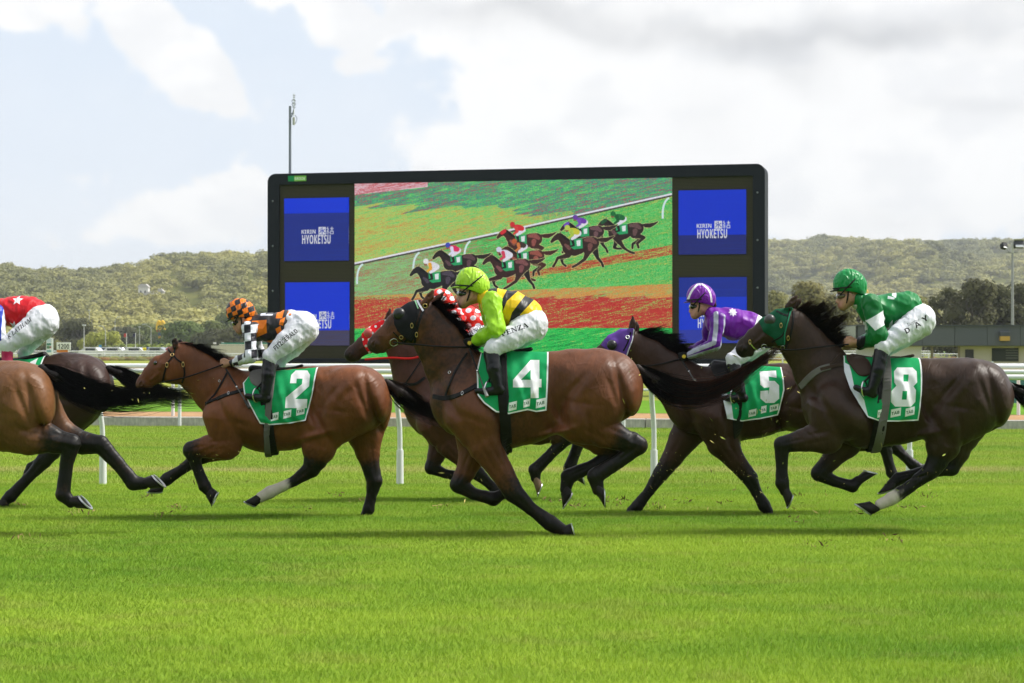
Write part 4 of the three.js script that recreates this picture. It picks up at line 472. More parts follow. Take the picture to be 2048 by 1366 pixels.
function makeHorse(key, S) {
  const D = S.D, m = D / F, bx = (S.x0 + S.x1) / 2, base = V((bx - CX) * m, 0, -D);
  const g = group('racehorse', base, S.label, 'horse', null);
  const Lp = (px, py, dz = 0) => P(px, py, D - dz).sub(base);                  // local point
  const st = (list, z0, z1 = z0, o = {}) => list.map((a, i) => { const z = (typeof z0 === 'function') ? z0(i / (list.length - 1)) : mix(z0, z1, list.length > 1 ? i / (list.length - 1) : 0), p = Lp(a[0], a[1], z); return [p.x, p.y, p.z, a[2] * (D - z) / F, a[3] ?? o.c ?? 0, a[4]]; });
  const b = new Body(); b.extra = .11;
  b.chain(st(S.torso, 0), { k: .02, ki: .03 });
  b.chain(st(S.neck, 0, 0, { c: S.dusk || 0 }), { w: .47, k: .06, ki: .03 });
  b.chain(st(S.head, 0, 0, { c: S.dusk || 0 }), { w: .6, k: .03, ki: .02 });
  const hd = S.head, jaw = hd[0], muz = hd[hd.length - 1];
  // jaw bar, cheek plates, muzzle
  const nrm = (() => { const dx = muz[0] - jaw[0], dy = muz[1] - jaw[1], l = Math.hypot(dx, dy); return [dx / l, dy / l, l]; })(), hp = (t, s) => [jaw[0] + nrm[0] * nrm[2] * t - nrm[1] * s, jaw[1] + nrm[1] * nrm[2] * t + nrm[0] * s]; // s > 0 towards the jaw side below
  const sgnJ = -1, k0 = jaw[2];
  const J = (t, s, r, z, c) => { const q = hp(t, s * sgnJ), p = Lp(q[0], q[1], z); return [p.x, p.y, p.z, r * m, c ?? 0]; };
  for (const s of [1, -1]) {
    b.chain([J(.1, k0 * .34, k0 * .5, .05 * s)], { w: .5, k: .02 });
    b.chain([J(.22, -k0 * .42, k0 * .2, .068 * s), J(.3, -k0 * .33, k0 * .17, .07 * s)], { w: .8, k: .03 });               // brow
    b.chain([J(.45, -k0 * .08, k0 * .11, .062 * s), J(.7, 0, k0 * .06, .05 * s)], { k: .02 });                           // facial crest
    b.chain([J(.99, -k0 * .05, k0 * .19, .034 * s, .6)], { k: .02 });                                                  // nostril wing
    b.chain([J(1.05, -k0 * .06, k0 * .1, .058 * s, 1), J(1.0, -k0 * .16, k0 * .06, .06 * s, 1)], { k: .008, cut: true, w: .8 });
  }
  b.chain([J(.93, k0 * .2, k0 * .24, 0, .7), J(1.02, k0 * .16, k0 * .24, 0, .8)], { w: .85, k: .015 });                       // lips
  b.chain([J(.9, k0 * .36, k0 * .17, 0, .7)], { w: 1, k: .02 });                                                       // chin
  for (let i = 0; i < S.ears.length; i++) { const z = i ? -.055 : .055; b.chain(st(S.ears[i], z, z, { c: .45 }), { w: .55, k: .015 }); const e = S.ears[i][1], p = Lp(e[0] - 2.5, e[1] + 1, z + (i ? -.012 : .026)); b.chain([[p.x, p.y, p.z, e[2] * .6 * m, 1], (() => { const t = S.ears[i][2], q = Lp(t[0] - 1, t[1] + 5, z + (i ? -.006 : .016)); return [q.x, q.y, q.z, .004, 1]; })()], { cut: true, k: .006, w: .8 }); }
  const legs = [['fn', .15, .125, .8], ['ff', -.15, -.125, .8], ['hn', .15, .125, .8], ['hf', -.15, -.125, .8]];
  for (const [n, za, zb, w] of legs) if (S[n]) { const l = S[n].map((a) => [...a]); l.forEach((a, i) => { if (a[3] === undefined) a[3] = i < 2 ? 0 : i === 2 ? .35 : 1; a[4] = i === 0 ? .62 : i === 1 ? .68 : .8; }); b.chain(st(l, (t) => mix(za, zb, Math.min(1, t * 1.6))), { k: .055, ki: .012 }); }
  for (const [n] of legs) if (S[n]) { const l = S[n], N = l.length, hind = n[0] === 'h', line = (i, k, off, wid, amp, ext = .55) => { const A = l[i], B = l[k], dx = B[0] - A[0], dy = B[1] - A[1], L = Math.hypot(dx, dy), r = (A[2] + B[2]) / 2, p = Lp((A[0] + B[0]) / 2 - dy / L * off * r, (A[1] + B[1]) / 2 + dx / L * off * r, n[1] === 'n' ? .15 : -.15); b.bump(p.x, p.y, -Math.atan2(dy, dx), L * ext * m, r * wid * m, amp); };
    for (const [i, sx2, am] of hind ? [[4, .7, .007], [6, .6, .005]] : [[3, .8, .007], [5, .6, .005]]) if (l[i]) { const p = Lp(l[i][0], l[i][1], n[1] === 'n' ? .14 : -.14); b.bump(p.x, p.y, 0, l[i][2] * sx2 * m, l[i][2] * sx2 * m, am); }
    if (hind) { line(1, 2, .35, .14, -.009); line(1, 2, -.3, .12, -.007); line(2, 3, .25, .16, -.007); line(2, 3, -.35, .14, -.006); line(3, 4, 0, .2, .006); line(4, 5, .1, .2, -.006, .5); line(4, 5, .6, .25, .004, .5); }
    else { line(1, 2, .3, .14, -.009); line(1, 2, -.25, .13, -.008); line(2, 3, .15, .16, -.007); line(0, 1, .3, .14, -.009); line(3, 4, .05, .2, -.006, .5); line(3, 4, -.6, .25, .004, .5); } }
  for (const q of S.extra || []) b.chain(st(q.st, q.z || 0), { w: q.w || .7, k: q.k || .04, ki: .02 });
  const sc = (S.x1 - S.x0) / 428;
  for (const [u, v, an, sx, sy, a] of MUSCLES) { const p = Lp(mix(S.x0, S.x1, u), mix(S.y0, S.y1, v), .2); b.bump(p.x, p.y, -an * Math.PI / 180, sx * sc * m, sy * sc * m * (a < 0 ? 1.1 : 1), a * (a < 0 ? 3.3 : 4.4) * (.7 + .6 * h3(Math.round(u * 99), Math.round(v * 99), S.seed))); }
  for (const q of S.bumps || []) { const p = Lp(q[0], q[1], .2); b.bump(p.x, p.y, -q[2] * Math.PI / 180, q[3] * m, q[4] * m, q[5]); }
  // mouth line and veins on the face
  { const a = hp(.72, k0 * .14 * sgnJ), p = Lp(a[0], a[1], 0); b.bump(p.x, p.y, -Math.atan2(nrm[1], nrm[0]), .06, .005, -.006); }
  const off0 = S.seed * 7.3;
  b.disp = (x, y, z) => { const w = vn(x * 5 + off0, y * 5, z * 4) - .5, v = Math.abs(vn(x * 8 + w * 2.5 + off0, y * 8 + w * 3, z * 5) - .5), u = x * .8 + y * .6, t = y * .8 - x * .6; return w * .012 + (vn(x * 22 + off0, y * 22, z * 16) - .5) * .003 + Math.max(0, 1 - v * 14) * .002 + (vn(u * 34 + w * 6, t * 6 + off0, z * 5) - .5) * .004 * sstep(.45, .6, vn(x * 3.5, y * 3.5, off0)); };
  horses[key] = { b, Lp, D, g, base, m };
  const coat = S.coat, blk = S.black || [.0065, .0058, .0055], wht = [.62, .56, .48];
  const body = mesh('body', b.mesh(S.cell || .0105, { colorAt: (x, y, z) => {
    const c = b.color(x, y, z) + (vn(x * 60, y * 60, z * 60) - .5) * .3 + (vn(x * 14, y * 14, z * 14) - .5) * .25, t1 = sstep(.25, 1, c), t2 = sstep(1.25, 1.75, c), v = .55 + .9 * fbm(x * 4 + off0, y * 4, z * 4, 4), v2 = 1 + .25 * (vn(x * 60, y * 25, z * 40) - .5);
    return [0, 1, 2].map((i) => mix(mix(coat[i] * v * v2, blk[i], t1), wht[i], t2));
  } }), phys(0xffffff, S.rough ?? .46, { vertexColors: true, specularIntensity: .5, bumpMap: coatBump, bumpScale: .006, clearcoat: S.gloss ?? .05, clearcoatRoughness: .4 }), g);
  if (S.bodyLabel) body.userData.label = S.bodyLabel;
  for (const [n, z] of [['fn', .125], ['ff', -.125], ['hn', .125], ['hf', -.125]]) { const h = S[n + 'h']; if (!h) continue; const [geo, sh] = hoofGeo(Lp(h[0], h[1], z), Lp(h[2], h[3], z), Lp(h[4], h[5], z)); const o = mesh('hoof', geo, h[6] ? M.tanHoof : M.hoof, g); if (h[6]) o.userData.label = 'pale tan hoof'; mesh('horseshoe', sh, M.shoe, o); }
  // eyes
  if (S.eye) for (const s of [1, -1]) { const p = Lp(S.eye[0], S.eye[1], .07), z = b.hit(p.x, p.y, s) ?? .06 * s; const e = new THREE.SphereGeometry(.021, 16, 12); e.translate(p.x, p.y, z - .007 * s); mesh('eye', e, M.eye, g); }
  // straps
  const onSkin = (pts, side, lift = 0) => { const c = new THREE.CatmullRomCurve3(pts.map((q) => V(q[0], q[1], 0)), false, 'centripetal').getSpacedPoints(Math.max(10, pts.length * 7)), path = [], nor = []; for (const q of c) { const p = Lp(q.x, q.y, .12); let z = b.hit(p.x, p.y, side, .001); if (z === null) continue; const n = b.grad(p.x, p.y, z); path.push(V(p.x, p.y, z).addScaledVector(n, lift)); nor.push(n); } return [path, nor]; };
  for (const s of S.straps || []) { for (const side of s.far === false ? [1] : [1, -1]) { const [path, nor] = onSkin(s.p, side, s.lift || .001); if (path.length > 2) mesh(s.n || 'bridle_strap', ribbonGeo(path, nor, s.w, s.t || .006), M[s.m || 'leather'], g); } }
  for (const r of S.rings || []) { for (const side of [1, -1]) { const p = Lp(r[0], r[1], .1), z = b.hit(p.x, p.y, side, .004); if (z === null) continue; const n = b.grad(p.x, p.y, z), t = new THREE.TorusGeometry(r[2], r[2] * (r[4] || .22), 6, 16); if (r[5]) t.scale(.68, 1.25, 1); t.applyQuaternion(new THREE.Quaternion().setFromUnitVectors(V(0, 0, 1), n)); t.translate(p.x + n.x * .008, p.y + n.y * .008, z + n.z * .008); mesh(r[6] || 'buckle', t, M[r[3]], g); } }
  // girths: closed rings round the barrel
  for (const q of S.girths || []) { const path = [], nor = []; for (let i = 0; i <= 72; i++) { const a = i / 72 * Math.PI * 2 + Math.PI / 2, t = .5 - .5 * Math.sin(a), p = Lp(mix(q.x0, q.x1, t), (q.y0 + q.y1) / 2); let r = .8; for (let k = 0; k < 90; k++) { const e = b.d(p.x, p.y + Math.sin(a) * r, Math.cos(a) * r, b.ch.slice(0, 2)) - q.lift; if (e < .001) break; r -= Math.max(.002, e * .5); } const pt = V(p.x, p.y + Math.sin(a) * r, Math.cos(a) * r); path.push(pt); nor.push(b.grad(pt.x, pt.y, pt.z)); } mesh(q.n, ribbonGeo(path, nor, q.w, .006), M[q.m], g); if (q.label) g.children.at(-1).userData.label = q.label; }
  // saddlecloth: a sheet over the back, hanging down both sides
  if (S.cloth) {
    const C = S.cloth, ctop = C.top, NU = 44, NV = 44, bx0 = C.box[0], by0 = C.box[1], bw = C.box[2] - bx0, bh = C.box[3] - by0;
    const edge = (pts) => { const c = []; let L = 0; for (let i = 1; i < pts.length; i++) L += Math.hypot(pts[i][0] - pts[i - 1][0], pts[i][1] - pts[i - 1][1]); return (t) => { let s = t * L; for (let i = 1; i < pts.length; i++) { const e = Math.hypot(pts[i][0] - pts[i - 1][0], pts[i][1] - pts[i - 1][1]); if (s <= e || i === pts.length - 1) { const k = Math.min(1, s / e); return [mix(pts[i - 1][0], pts[i][0], k), mix(pts[i - 1][1], pts[i][1], k)]; } s -= e; } }; };
    const eL = edge(C.left), eR = edge(C.right), eT = edge(ctop), eB = edge(C.bottom), pos = [], uv = [], idx = [];
    for (const side of [1, -1]) {
      const off = pos.length / 3;
      for (let j = 0; j <= NV; j++) for (let i = 0; i <= NU; i++) {
        const s = i / NU, t = j / NV, a = eL(t), c = eR(t), T = eT(s), Bt = eB(s), q = [0, 1].map((k) => (1 - s) * a[k] + s * c[k] + (1 - t) * T[k] + t * Bt[k] - ((1 - s) * (1 - t) * eL(0)[k] + s * (1 - t) * eR(0)[k] + (1 - s) * t * eL(1)[k] + s * t * eR(1)[k]));
        let p = Lp(q[0], q[1], .26), z = b.hit(p.x, p.y, side, .016), y = p.y, n = 0; while (z === null && n++ < 60) { y -= .004; z = b.hit(p.x, y, side, .016); }
        z = Math.abs(z ?? 0); if (j === 0) z = Math.min(z, .05);
        const wr = (fbm(q[0] * .06 + S.seed + q[1] * .02, q[1] * .02, 3, 3) - .5) * .05 * t * (1 - .3 * t) + Math.sin(q[0] * .17 + vn(q[0] * .02, q[1] * .035, S.seed) * 9) * .008 * (.3 + t) + .014 * t * t;
        pos.push(p.x, n ? Math.max(y, p.y - .02) : p.y, (z + .004 + Math.max(-.006, wr)) * side); uv.push((q[0] - bx0) / bw, 1 - (q[1] - by0) / bh);
        if (i < NU && j < NV) { const A = off + j * (NU + 1) + i, Bq = A + 1, Cq = A + NU + 1, Dq = Cq + 1; side > 0 ? idx.push(A, Cq, Bq, Bq, Cq, Dq) : idx.push(A, Bq, Cq, Bq, Dq, Cq); }
      }
    }
    for (let i = 0; i < NU; i++) { const a = i, c = i + 1, d = (NU + 1) * (NV + 1) + i, e = d + 1; idx.push(a, c, d, c, e, d); }
    const geo = new THREE.BufferGeometry(); geo.setAttribute('position', new THREE.Float32BufferAttribute(pos, 3)); geo.setAttribute('uv', new THREE.Float32BufferAttribute(uv, 2)); geo.setIndex(idx); geo.computeVertexNormals();
    const K = 5, tex = canvasTex(Math.round(bw * K), Math.round(bh * K), (c) => { c.scale(K, K); c.translate(-bx0, -by0); C.draw(c); });
    const cl = mesh('saddlecloth', geo, std(0xffffff, .82, { map: tex, side: THREE.DoubleSide, bumpMap: hairBump, bumpScale: .001 }), g); cl.userData.label = C.label;
  }
  if (S.saddle) { const sb = new Body(), q = S.saddle; sb.chain(st(q.seat, 0), { w: 2.3, k: .01, ki: .01 }); mesh('saddle', sb.mesh(.011), M[q.m || 'leather'], g);
    if (q.flap) for (const side of [1, -1]) { const N = 14, pos = [], idx = [], cx = q.flap.reduce((a, p) => a + p[0], 0) / q.flap.length, cy = q.flap.reduce((a, p) => a + p[1], 0) / q.flap.length, rim = new THREE.CatmullRomCurve3(q.flap.map((p) => V(p[0], p[1], 0)), true, 'centripetal').getSpacedPoints(40); for (let i = 0; i <= N; i++) for (let k = 0; k <= 40; k++) { const t = i / N, p = Lp(mix(cx, rim[k].x, t), mix(cy, rim[k].y, t), .27), z = Math.abs(b.hit(p.x, p.y, side, .034) ?? .1); pos.push(p.x, p.y, (z + .012 * Math.sqrt(Math.max(0, 1 - t ** 6))) * side); if (i < N && k < 40) { const a = i * 41 + k; side > 0 ? idx.push(a, a + 41, a + 1, a + 1, a + 41, a + 42) : idx.push(a, a + 1, a + 41, a + 1, a + 42, a + 41); } } const fg = new THREE.BufferGeometry(); fg.setAttribute('position', new THREE.Float32BufferAttribute(pos, 3)); fg.setIndex(idx); fg.computeVertexNormals(); mesh('saddle_flap', fg, M[q.fm || q.m || 'leather'], g); } }
  // hood with eye cups
  if (S.hood) { const q = S.hood, pd = polyDist(q.poly.map((a) => { const p = Lp(a[0], a[1], .08); return [p.x, p.y]; })); let mat = q.mat; if (q.draw) { const [x0, y0, x1, y1] = q.box, tex = canvasTex((x1 - x0) * 6, (y1 - y0) * 6, (c) => { c.scale(6, 6); c.translate(-x0, -y0); q.draw(c); }); const A = Lp(x0, y1), Bq = Lp(x1, y0); mat = std(0xffffff, .75, { map: tex }); q.uv = (x, y) => [(x - A.x) / (Bq.x - A.x), (y - A.y) / (Bq.y - A.y)]; }
    const hm = mesh('hood', b.mesh(.0075, { off: .008, region: (x, y, z) => pd(x, y), uvAt: q.uv }), mat, g); if (q.label) hm.userData.label = q.label;
    if (q.edge) { for (const s of [1, -1]) { const [path, nor] = onSkin(q.edge, s, .008); if (path.length > 2) mesh('hood_trim', ribbonGeo(path, nor, .012, .004), q.edgeMat, g); } }
    for (const s of [1, -1]) if (q.cup) { const p = Lp(q.cup[0], q.cup[1], .08), z = b.hit(p.x, p.y, s) ?? .08 * s, n = b.grad(p.x, p.y, z), c = new THREE.SphereGeometry(q.cup[2], 20, 12, 0, Math.PI * 1.25, 0, Math.PI); c.scale(1, 1, .8); c.rotateZ(Math.PI * (q.cup[3] ?? -.35)); const mm = std(q.cupCol || lin(.018, .018, .02), .35, { side: THREE.DoubleSide }); c.scale(1, 1, s); c.translate(p.x + n.x * .006, p.y + n.y * .006, z + n.z * .006); mesh('eye_cup', c, mm, g); } }
  // mane
  const rr = rng(S.seed * 91 + 5), hairMat = (col, ro = .5) => phys(col, ro, { specularIntensity: .45 });
  if (S.mane) { const q = S.mane, cu = new THREE.CatmullRomCurve3(q.crest.map((a) => V(a[0], a[1], 0))), cs = []; for (let i = 0; i < Math.round((q.n || 420) * 1.6); i++) { const t = rr(), o = cu.getPoint(t), tt = t * (q.dir.length - 1), i0 = Math.min(q.dir.length - 2, Math.floor(tt)), k = tt - i0, dx = mix(q.dir[i0][0], q.dir[i0 + 1][0], k), dy = mix(q.dir[i0][1], q.dir[i0 + 1][1], k), dr = mix(q.dir[i0][2] ?? 0, q.dir[i0 + 1][2] ?? 0, k), z0 = (rr() - .5) * .05, l = .45 + rr() * .75, sx = (rr() - .5) * 14 * l + (vn(t * 22, 1, S.seed) - .5) * 30 * l, sy = (rr() - .5) * 12 * l + (vn(t * 22, 9, S.seed) - .5) * 22 * l, pts = []; for (let j = 0; j <= 6; j++) { const s = j / 6; pts.push(Lp(o.x + dx * l * s + sx * s * s, o.y + 3 + dy * l * s + sy * s * s + dr * l * s * s, z0 + (q.z || 0) * s + (rr() - .5) * .006 + z0 * s)); } const mv = .5 + rr(); cs.push([pts, .0026, .0004, (q.col || lin(.008, .007, .0065)).clone().multiplyScalar(mv), (q.tip || q.col || lin(.01, .009, .008)).clone().multiplyScalar(mv * 1.3), .6]); } mesh('mane', strandGeo(cs), phys(0xffffff, .45, { vertexColors: true, specularIntensity: .5 }), g); }
  if (S.tail) { const q = S.tail, ctl = q.path.map((a) => V(a[0], a[1], 0)), cu = new THREE.CatmullRomCurve3(ctl, false, 'centripetal'), wc = (t) => { const u = t * (q.path.length - 1), i = Math.min(q.path.length - 2, Math.floor(u)); return mix(q.path[i][2], q.path[i + 1][2], u - i); };
    const cs = [], num = Math.round((q.n || 460) * 1.35), tip = q.tips || q.col.clone().multiplyScalar(1.5);
    for (let i = 0; i < num; i++) { const rho = Math.pow(rr(), .4), th = rr() * 6.283, stray = i % 3 === 2 ? 1.15 + rr() * 1.1 : 1, len = stray > 1 ? .5 + rr() * .6 : .5 + .55 * rr(), ph = rr() * 6, fr = 2 + rr() * 3, am = 1 + rr() * 4.5, clump = Math.floor(rr() * 16), cx = (h3(clump, 1, S.seed) - .5) * 1.5, cy = (h3(clump, 2, S.seed) - .5) * 1.7, pts = [], start = i % 4 === 0 ? rr() * .4 : 0, N = 13;
      for (let j = 0; j <= N; j++) { const t = clamp(mix(start, Math.min(1, len), j / N)), c = cu.getPoint(t), d = cu.getTangent(t), w = wc(t), gather = .15 + .5 * t, ry = mix(rho * Math.sin(th), cy, gather), rz = mix(rho * Math.cos(th), cx, gather), of = ry * w * mix(1, stray, t) + Math.sin(ph + t * fr * 2) * am * t + (stray > 1 ? t * t * w * .7 : 0), over = Math.max(0, len - 1) * (j / N) * 140; pts.push(Lp(c.x - d.y * of + d.x * over, c.y + d.x * of + d.y * over, rz * w * m * .75)); }
      const v = .6 + 1.0 * h3(clump, 7, S.seed) * rr(), ca = q.col.clone().multiplyScalar(v * 1.2), cb = tip.clone().multiplyScalar(.5 + rr()); cs.push([pts, .0024, .0004, ca, cb, (q.te ?? .7) + (rr() - .5) * .3]); }
    mesh('tail', strandGeo(cs), phys(0xffffff, .42, { vertexColors: true, specularIntensity: .6 }), g);
    const db = new Body(); db.chain(st(q.path.slice(0, 3).map((a, i) => [a[0], a[1], a[2] * [.85, .6, .3][i]]), 0), { k: .01, ki: .02 }); mesh('tail_dock', db.mesh(.012), hairMat(q.col), g);
  }
  return horses[key];
}
function shiftSpec(list, from, to, k) { return list.map((a) => [to[0] + (a[0] - from[0]) * k, to[1] + (a[1] - from[1]) * k, a[2] * k, ...a.slice(3)]); }
const clothGreen = 'rgb(28,160,96)';
function clothBase(c, poly, white = 3) { c.fillStyle = clothGreen; c.fillRect(0, 0, 3000, 2000); c.strokeStyle = 'rgb(236,238,240)'; c.lineJoin = 'round'; c.lineWidth = white * 2; c.beginPath(); poly.forEach((p, i) => i ? c.lineTo(p[0], p[1]) : c.moveTo(p[0], p[1])); c.stroke(); }
function tabs(c, list) { for (const [x, y, w, h, txt] of list) { c.save(); c.translate(x, y); c.transform(1, -.24, 0, 1, 0, 0); c.fillStyle = 'rgb(240,242,242)'; c.beginPath(); c.moveTo(-w / 2 + 1, -h / 2); c.lineTo(w / 2 + 1, -h / 2); c.lineTo(w / 2, h / 2); c.lineTo(-w / 2, h / 2); c.fill(); c.fillStyle = 'rgb(16,92,52)'; c.font = 'bold ' + h * .52 + 'px sans-serif'; c.textAlign = 'center'; c.textBaseline = 'middle'; c.fillText(txt || 'TAB', 0, .5, w - 2); c.restore(); } }
function glyph(c, x, y, w, h, polys, sk = 0) { c.save(); c.translate(x, y); c.transform(1, 0, sk, 1, 0, 0); c.fillStyle = 'rgb(240,240,244)'; c.beginPath(); for (const p of polys) { p.forEach((q, i) => i ? c.lineTo(q[0] * w, q[1] * h) : c.moveTo(q[0] * w, q[1] * h)); c.closePath(); } c.fill('evenodd'); c.restore(); }
const G4 = [[[.62, 0], [.93, 0], [.93, .5], [1, .5], [1, .72], [.9, .72], [.9, 1], [.62, 1], [.62, .72], [0, .72], [0, .52]], [[.62, .26], [.28, .52], [.62, .52]]];
const G2 = [[[.15, .12], [.32, 0], [.85, 0], [1, .12], [1, .42], [.42, .76], [.96, .76], [.96, 1], [0, 1], [0, .72], [.68, .36], [.68, .22], [.42, .22], [.42, .34], [.14, .34]]];
const G8 = [[[.25, 0], [.85, 0], [1, .1], [1, .38], [.86, .48], [.95, .58], [.95, .88], [.78, 1], [.16, 1], [0, .88], [0, .6], [.2, .47], [.12, .38], [.12, .1]], [[.48, .18], [.68, .18], [.66, .36], [.46, .36]], [[.42, .6], [.6, .6], [.58, .82], [.4, .82]]];
const G5 = [[[0, 0], [.9, -.03], [.88, .2], [.48, .16], [.48, .3], [.78, .3], [1, .44], [1, .86], [.74, 1], [.28, 1], [0, .86], [0, .62], [.44, .6], [.44, .74], [.5, .5], [.2, .52], [0, .42]]];

makeHorse('h4', {
  seed: 4, D: 17.2, x0: 860, x1: 1288, y0: 699, y1: 890, label: 'dark bay horse in black hood and number 4 green saddlecloth, nearest in middle', coat: [.13, .045, .0185], dusk: .64,  // neck, head and chest darkened: sooty coat with shade painted into it
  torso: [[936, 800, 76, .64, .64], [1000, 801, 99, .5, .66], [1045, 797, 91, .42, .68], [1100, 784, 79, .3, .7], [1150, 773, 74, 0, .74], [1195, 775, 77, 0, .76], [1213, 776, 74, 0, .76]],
  neck: [[850, 645, 43], [880, 684, 49], [906, 730, 57], [938, 778, 68]],
  head: [[832, 645, 41], [801, 656, 32], [776, 673, 23, .25], [757, 686, 19, .6], [751, 690, 16, .8]],
  ears: [[[851, 606, 8], [861, 592, 7.5], [867, 579, 1.2]], [[866, 606, 8], [878, 595, 6.5], [888, 584, 1.2]]],
  fn: [[945, 830, 56], [972, 888, 38], [1000, 938, 25], [1028, 987, 18.5], [1062, 1018, 12.5], [1100, 1046, 15], [1130, 1064, 11.5]], fnh: [1131, 1064, 1141, 1046, 1150, 1077],
  ff: [[950, 840, 48], [947, 905, 30], [932, 942, 20], [917, 968, 17], [948, 988, 11.5], [986, 998, 14], [1002, 990, 11]], ffh: [1004, 988, 1010, 972, 1032, 984],
  hn: [[1200, 788, 68], [1162, 838, 50], [1210, 864, 31], [1248, 878, 23.5], [1277, 891, 18], [1238, 923, 13], [1190, 953, 15.5], [1196, 979, 11.5]], hnh: [1196, 979, 1207, 975, 1209, 1013],
  hf: [[1195, 795, 60], [1165, 850, 42], [1200, 885, 24], [1236, 905, 16], [1185, 932, 11.5], [1137, 953, 15], [1131, 978, 11.5]], hfh: [1130, 979, 1145, 984, 1126, 1015],
  straps: [
    { p: [[853, 604], [846, 622], [836, 650], [828, 688]], w: .022 }, { p: [[838, 618], [832, 640], [822, 668], [806, 686]], w: .018 }, { p: [[833, 601], [838, 610], [846, 622]], w: .02, m: 'steel', n: 'browband' },
    { p: [[786, 664], [800, 678], [812, 690], [828, 690]], w: .012 }, { p: [[934, 706], [915, 735], [903, 760], [891, 792]], w: .02, n: 'breastplate_strap' }, { p: [[866, 793], [890, 796], [915, 790], [940, 778], [962, 765]], w: .042, n: 'breastplate', t: .008 }],
  rings: [[850, 611, .018, 'brass'], [824, 651, .016, 'brass', .25, 1], [833, 669, .016, 'brass', .25, 1], [802, 674, .016, 'brass'], [787, 684, .034, 'steel', .1, 0, 'bit_ring'], [900, 745, .012, 'steel'], [926, 786, .014, 'steel', .2, 1]],
  eye: null,
  hood: { poly: [[785, 622], [800, 606], [826, 594], [842, 596], [836, 620], [832, 640], [834, 668], [822, 686], [808, 674], [795, 662], [788, 648]], mat: std(lin(.012, .012, .016), .7), label: 'black blinker hood', cup: [799, 629, .055, -.3], edge: [[826, 596], [831, 606], [836, 618]], edgeMat: std(lin(.25, .5, .3), .7) },
  girths: [{ n: 'girth', x0: 1002, x1: 1014, y0: 704, y1: 900, w: .095, lift: .026, m: 'leather' }, { n: 'surcingle', x0: 1004, x1: 1010, y0: 704, y1: 900, w: .075, lift: .036, m: 'leather' }],
  saddle: { seat: [[975, 706, 8], [1000, 711, 9], [1030, 706, 7], [1062, 698, 4]], flap: [[968, 700], [1012, 706], [1006, 742], [984, 752], [972, 730]] },
  cloth: { label: 'green number 4 saddlecloth with white border', top: [[961, 706], [1000, 700], [1050, 703], [1098, 704]], left: [[961, 706], [953, 742], [955, 790], [968, 806], [992, 824]], right: [[1098, 704], [1096, 765], [1093, 821]], bottom: [[992, 824], [1018, 828], [1055, 820], [1072, 824], [1093, 821]], box: [945, 690, 1105, 835],
    draw: (c) => { clothBase(c, [[961, 700], [953, 742], [955, 790], [968, 806], [992, 824], [1018, 828], [1055, 820], [1072, 824], [1093, 821], [1096, 765], [1098, 700]]); glyph(c, 1026, 720, 57, 76, G4); tabs(c, [[1025, 812, 16, 17], [1053, 806, 13, 15], [1081, 806, 19, 17]]); } },
  mane: { crest: [[862, 603], [884, 625], [910, 655], [935, 690]], dir: [[22, -10, 6], [32, -8, 12], [32, -2, 12], [24, 4, 8]], n: 1000, z: .05 },
  tail: { path: [[1276, 737, 10], [1310, 760, 22], [1350, 780, 27], [1400, 783, 23], [1450, 766, 16], [1500, 735, 9], [1552, 700, 5]], col: lin(.02, .012, .010), tips: lin(.24, .085, .042), te: .58, n: 760 },
  bumps: [[1190, 868, 25, 40, 5, -.006]],
});
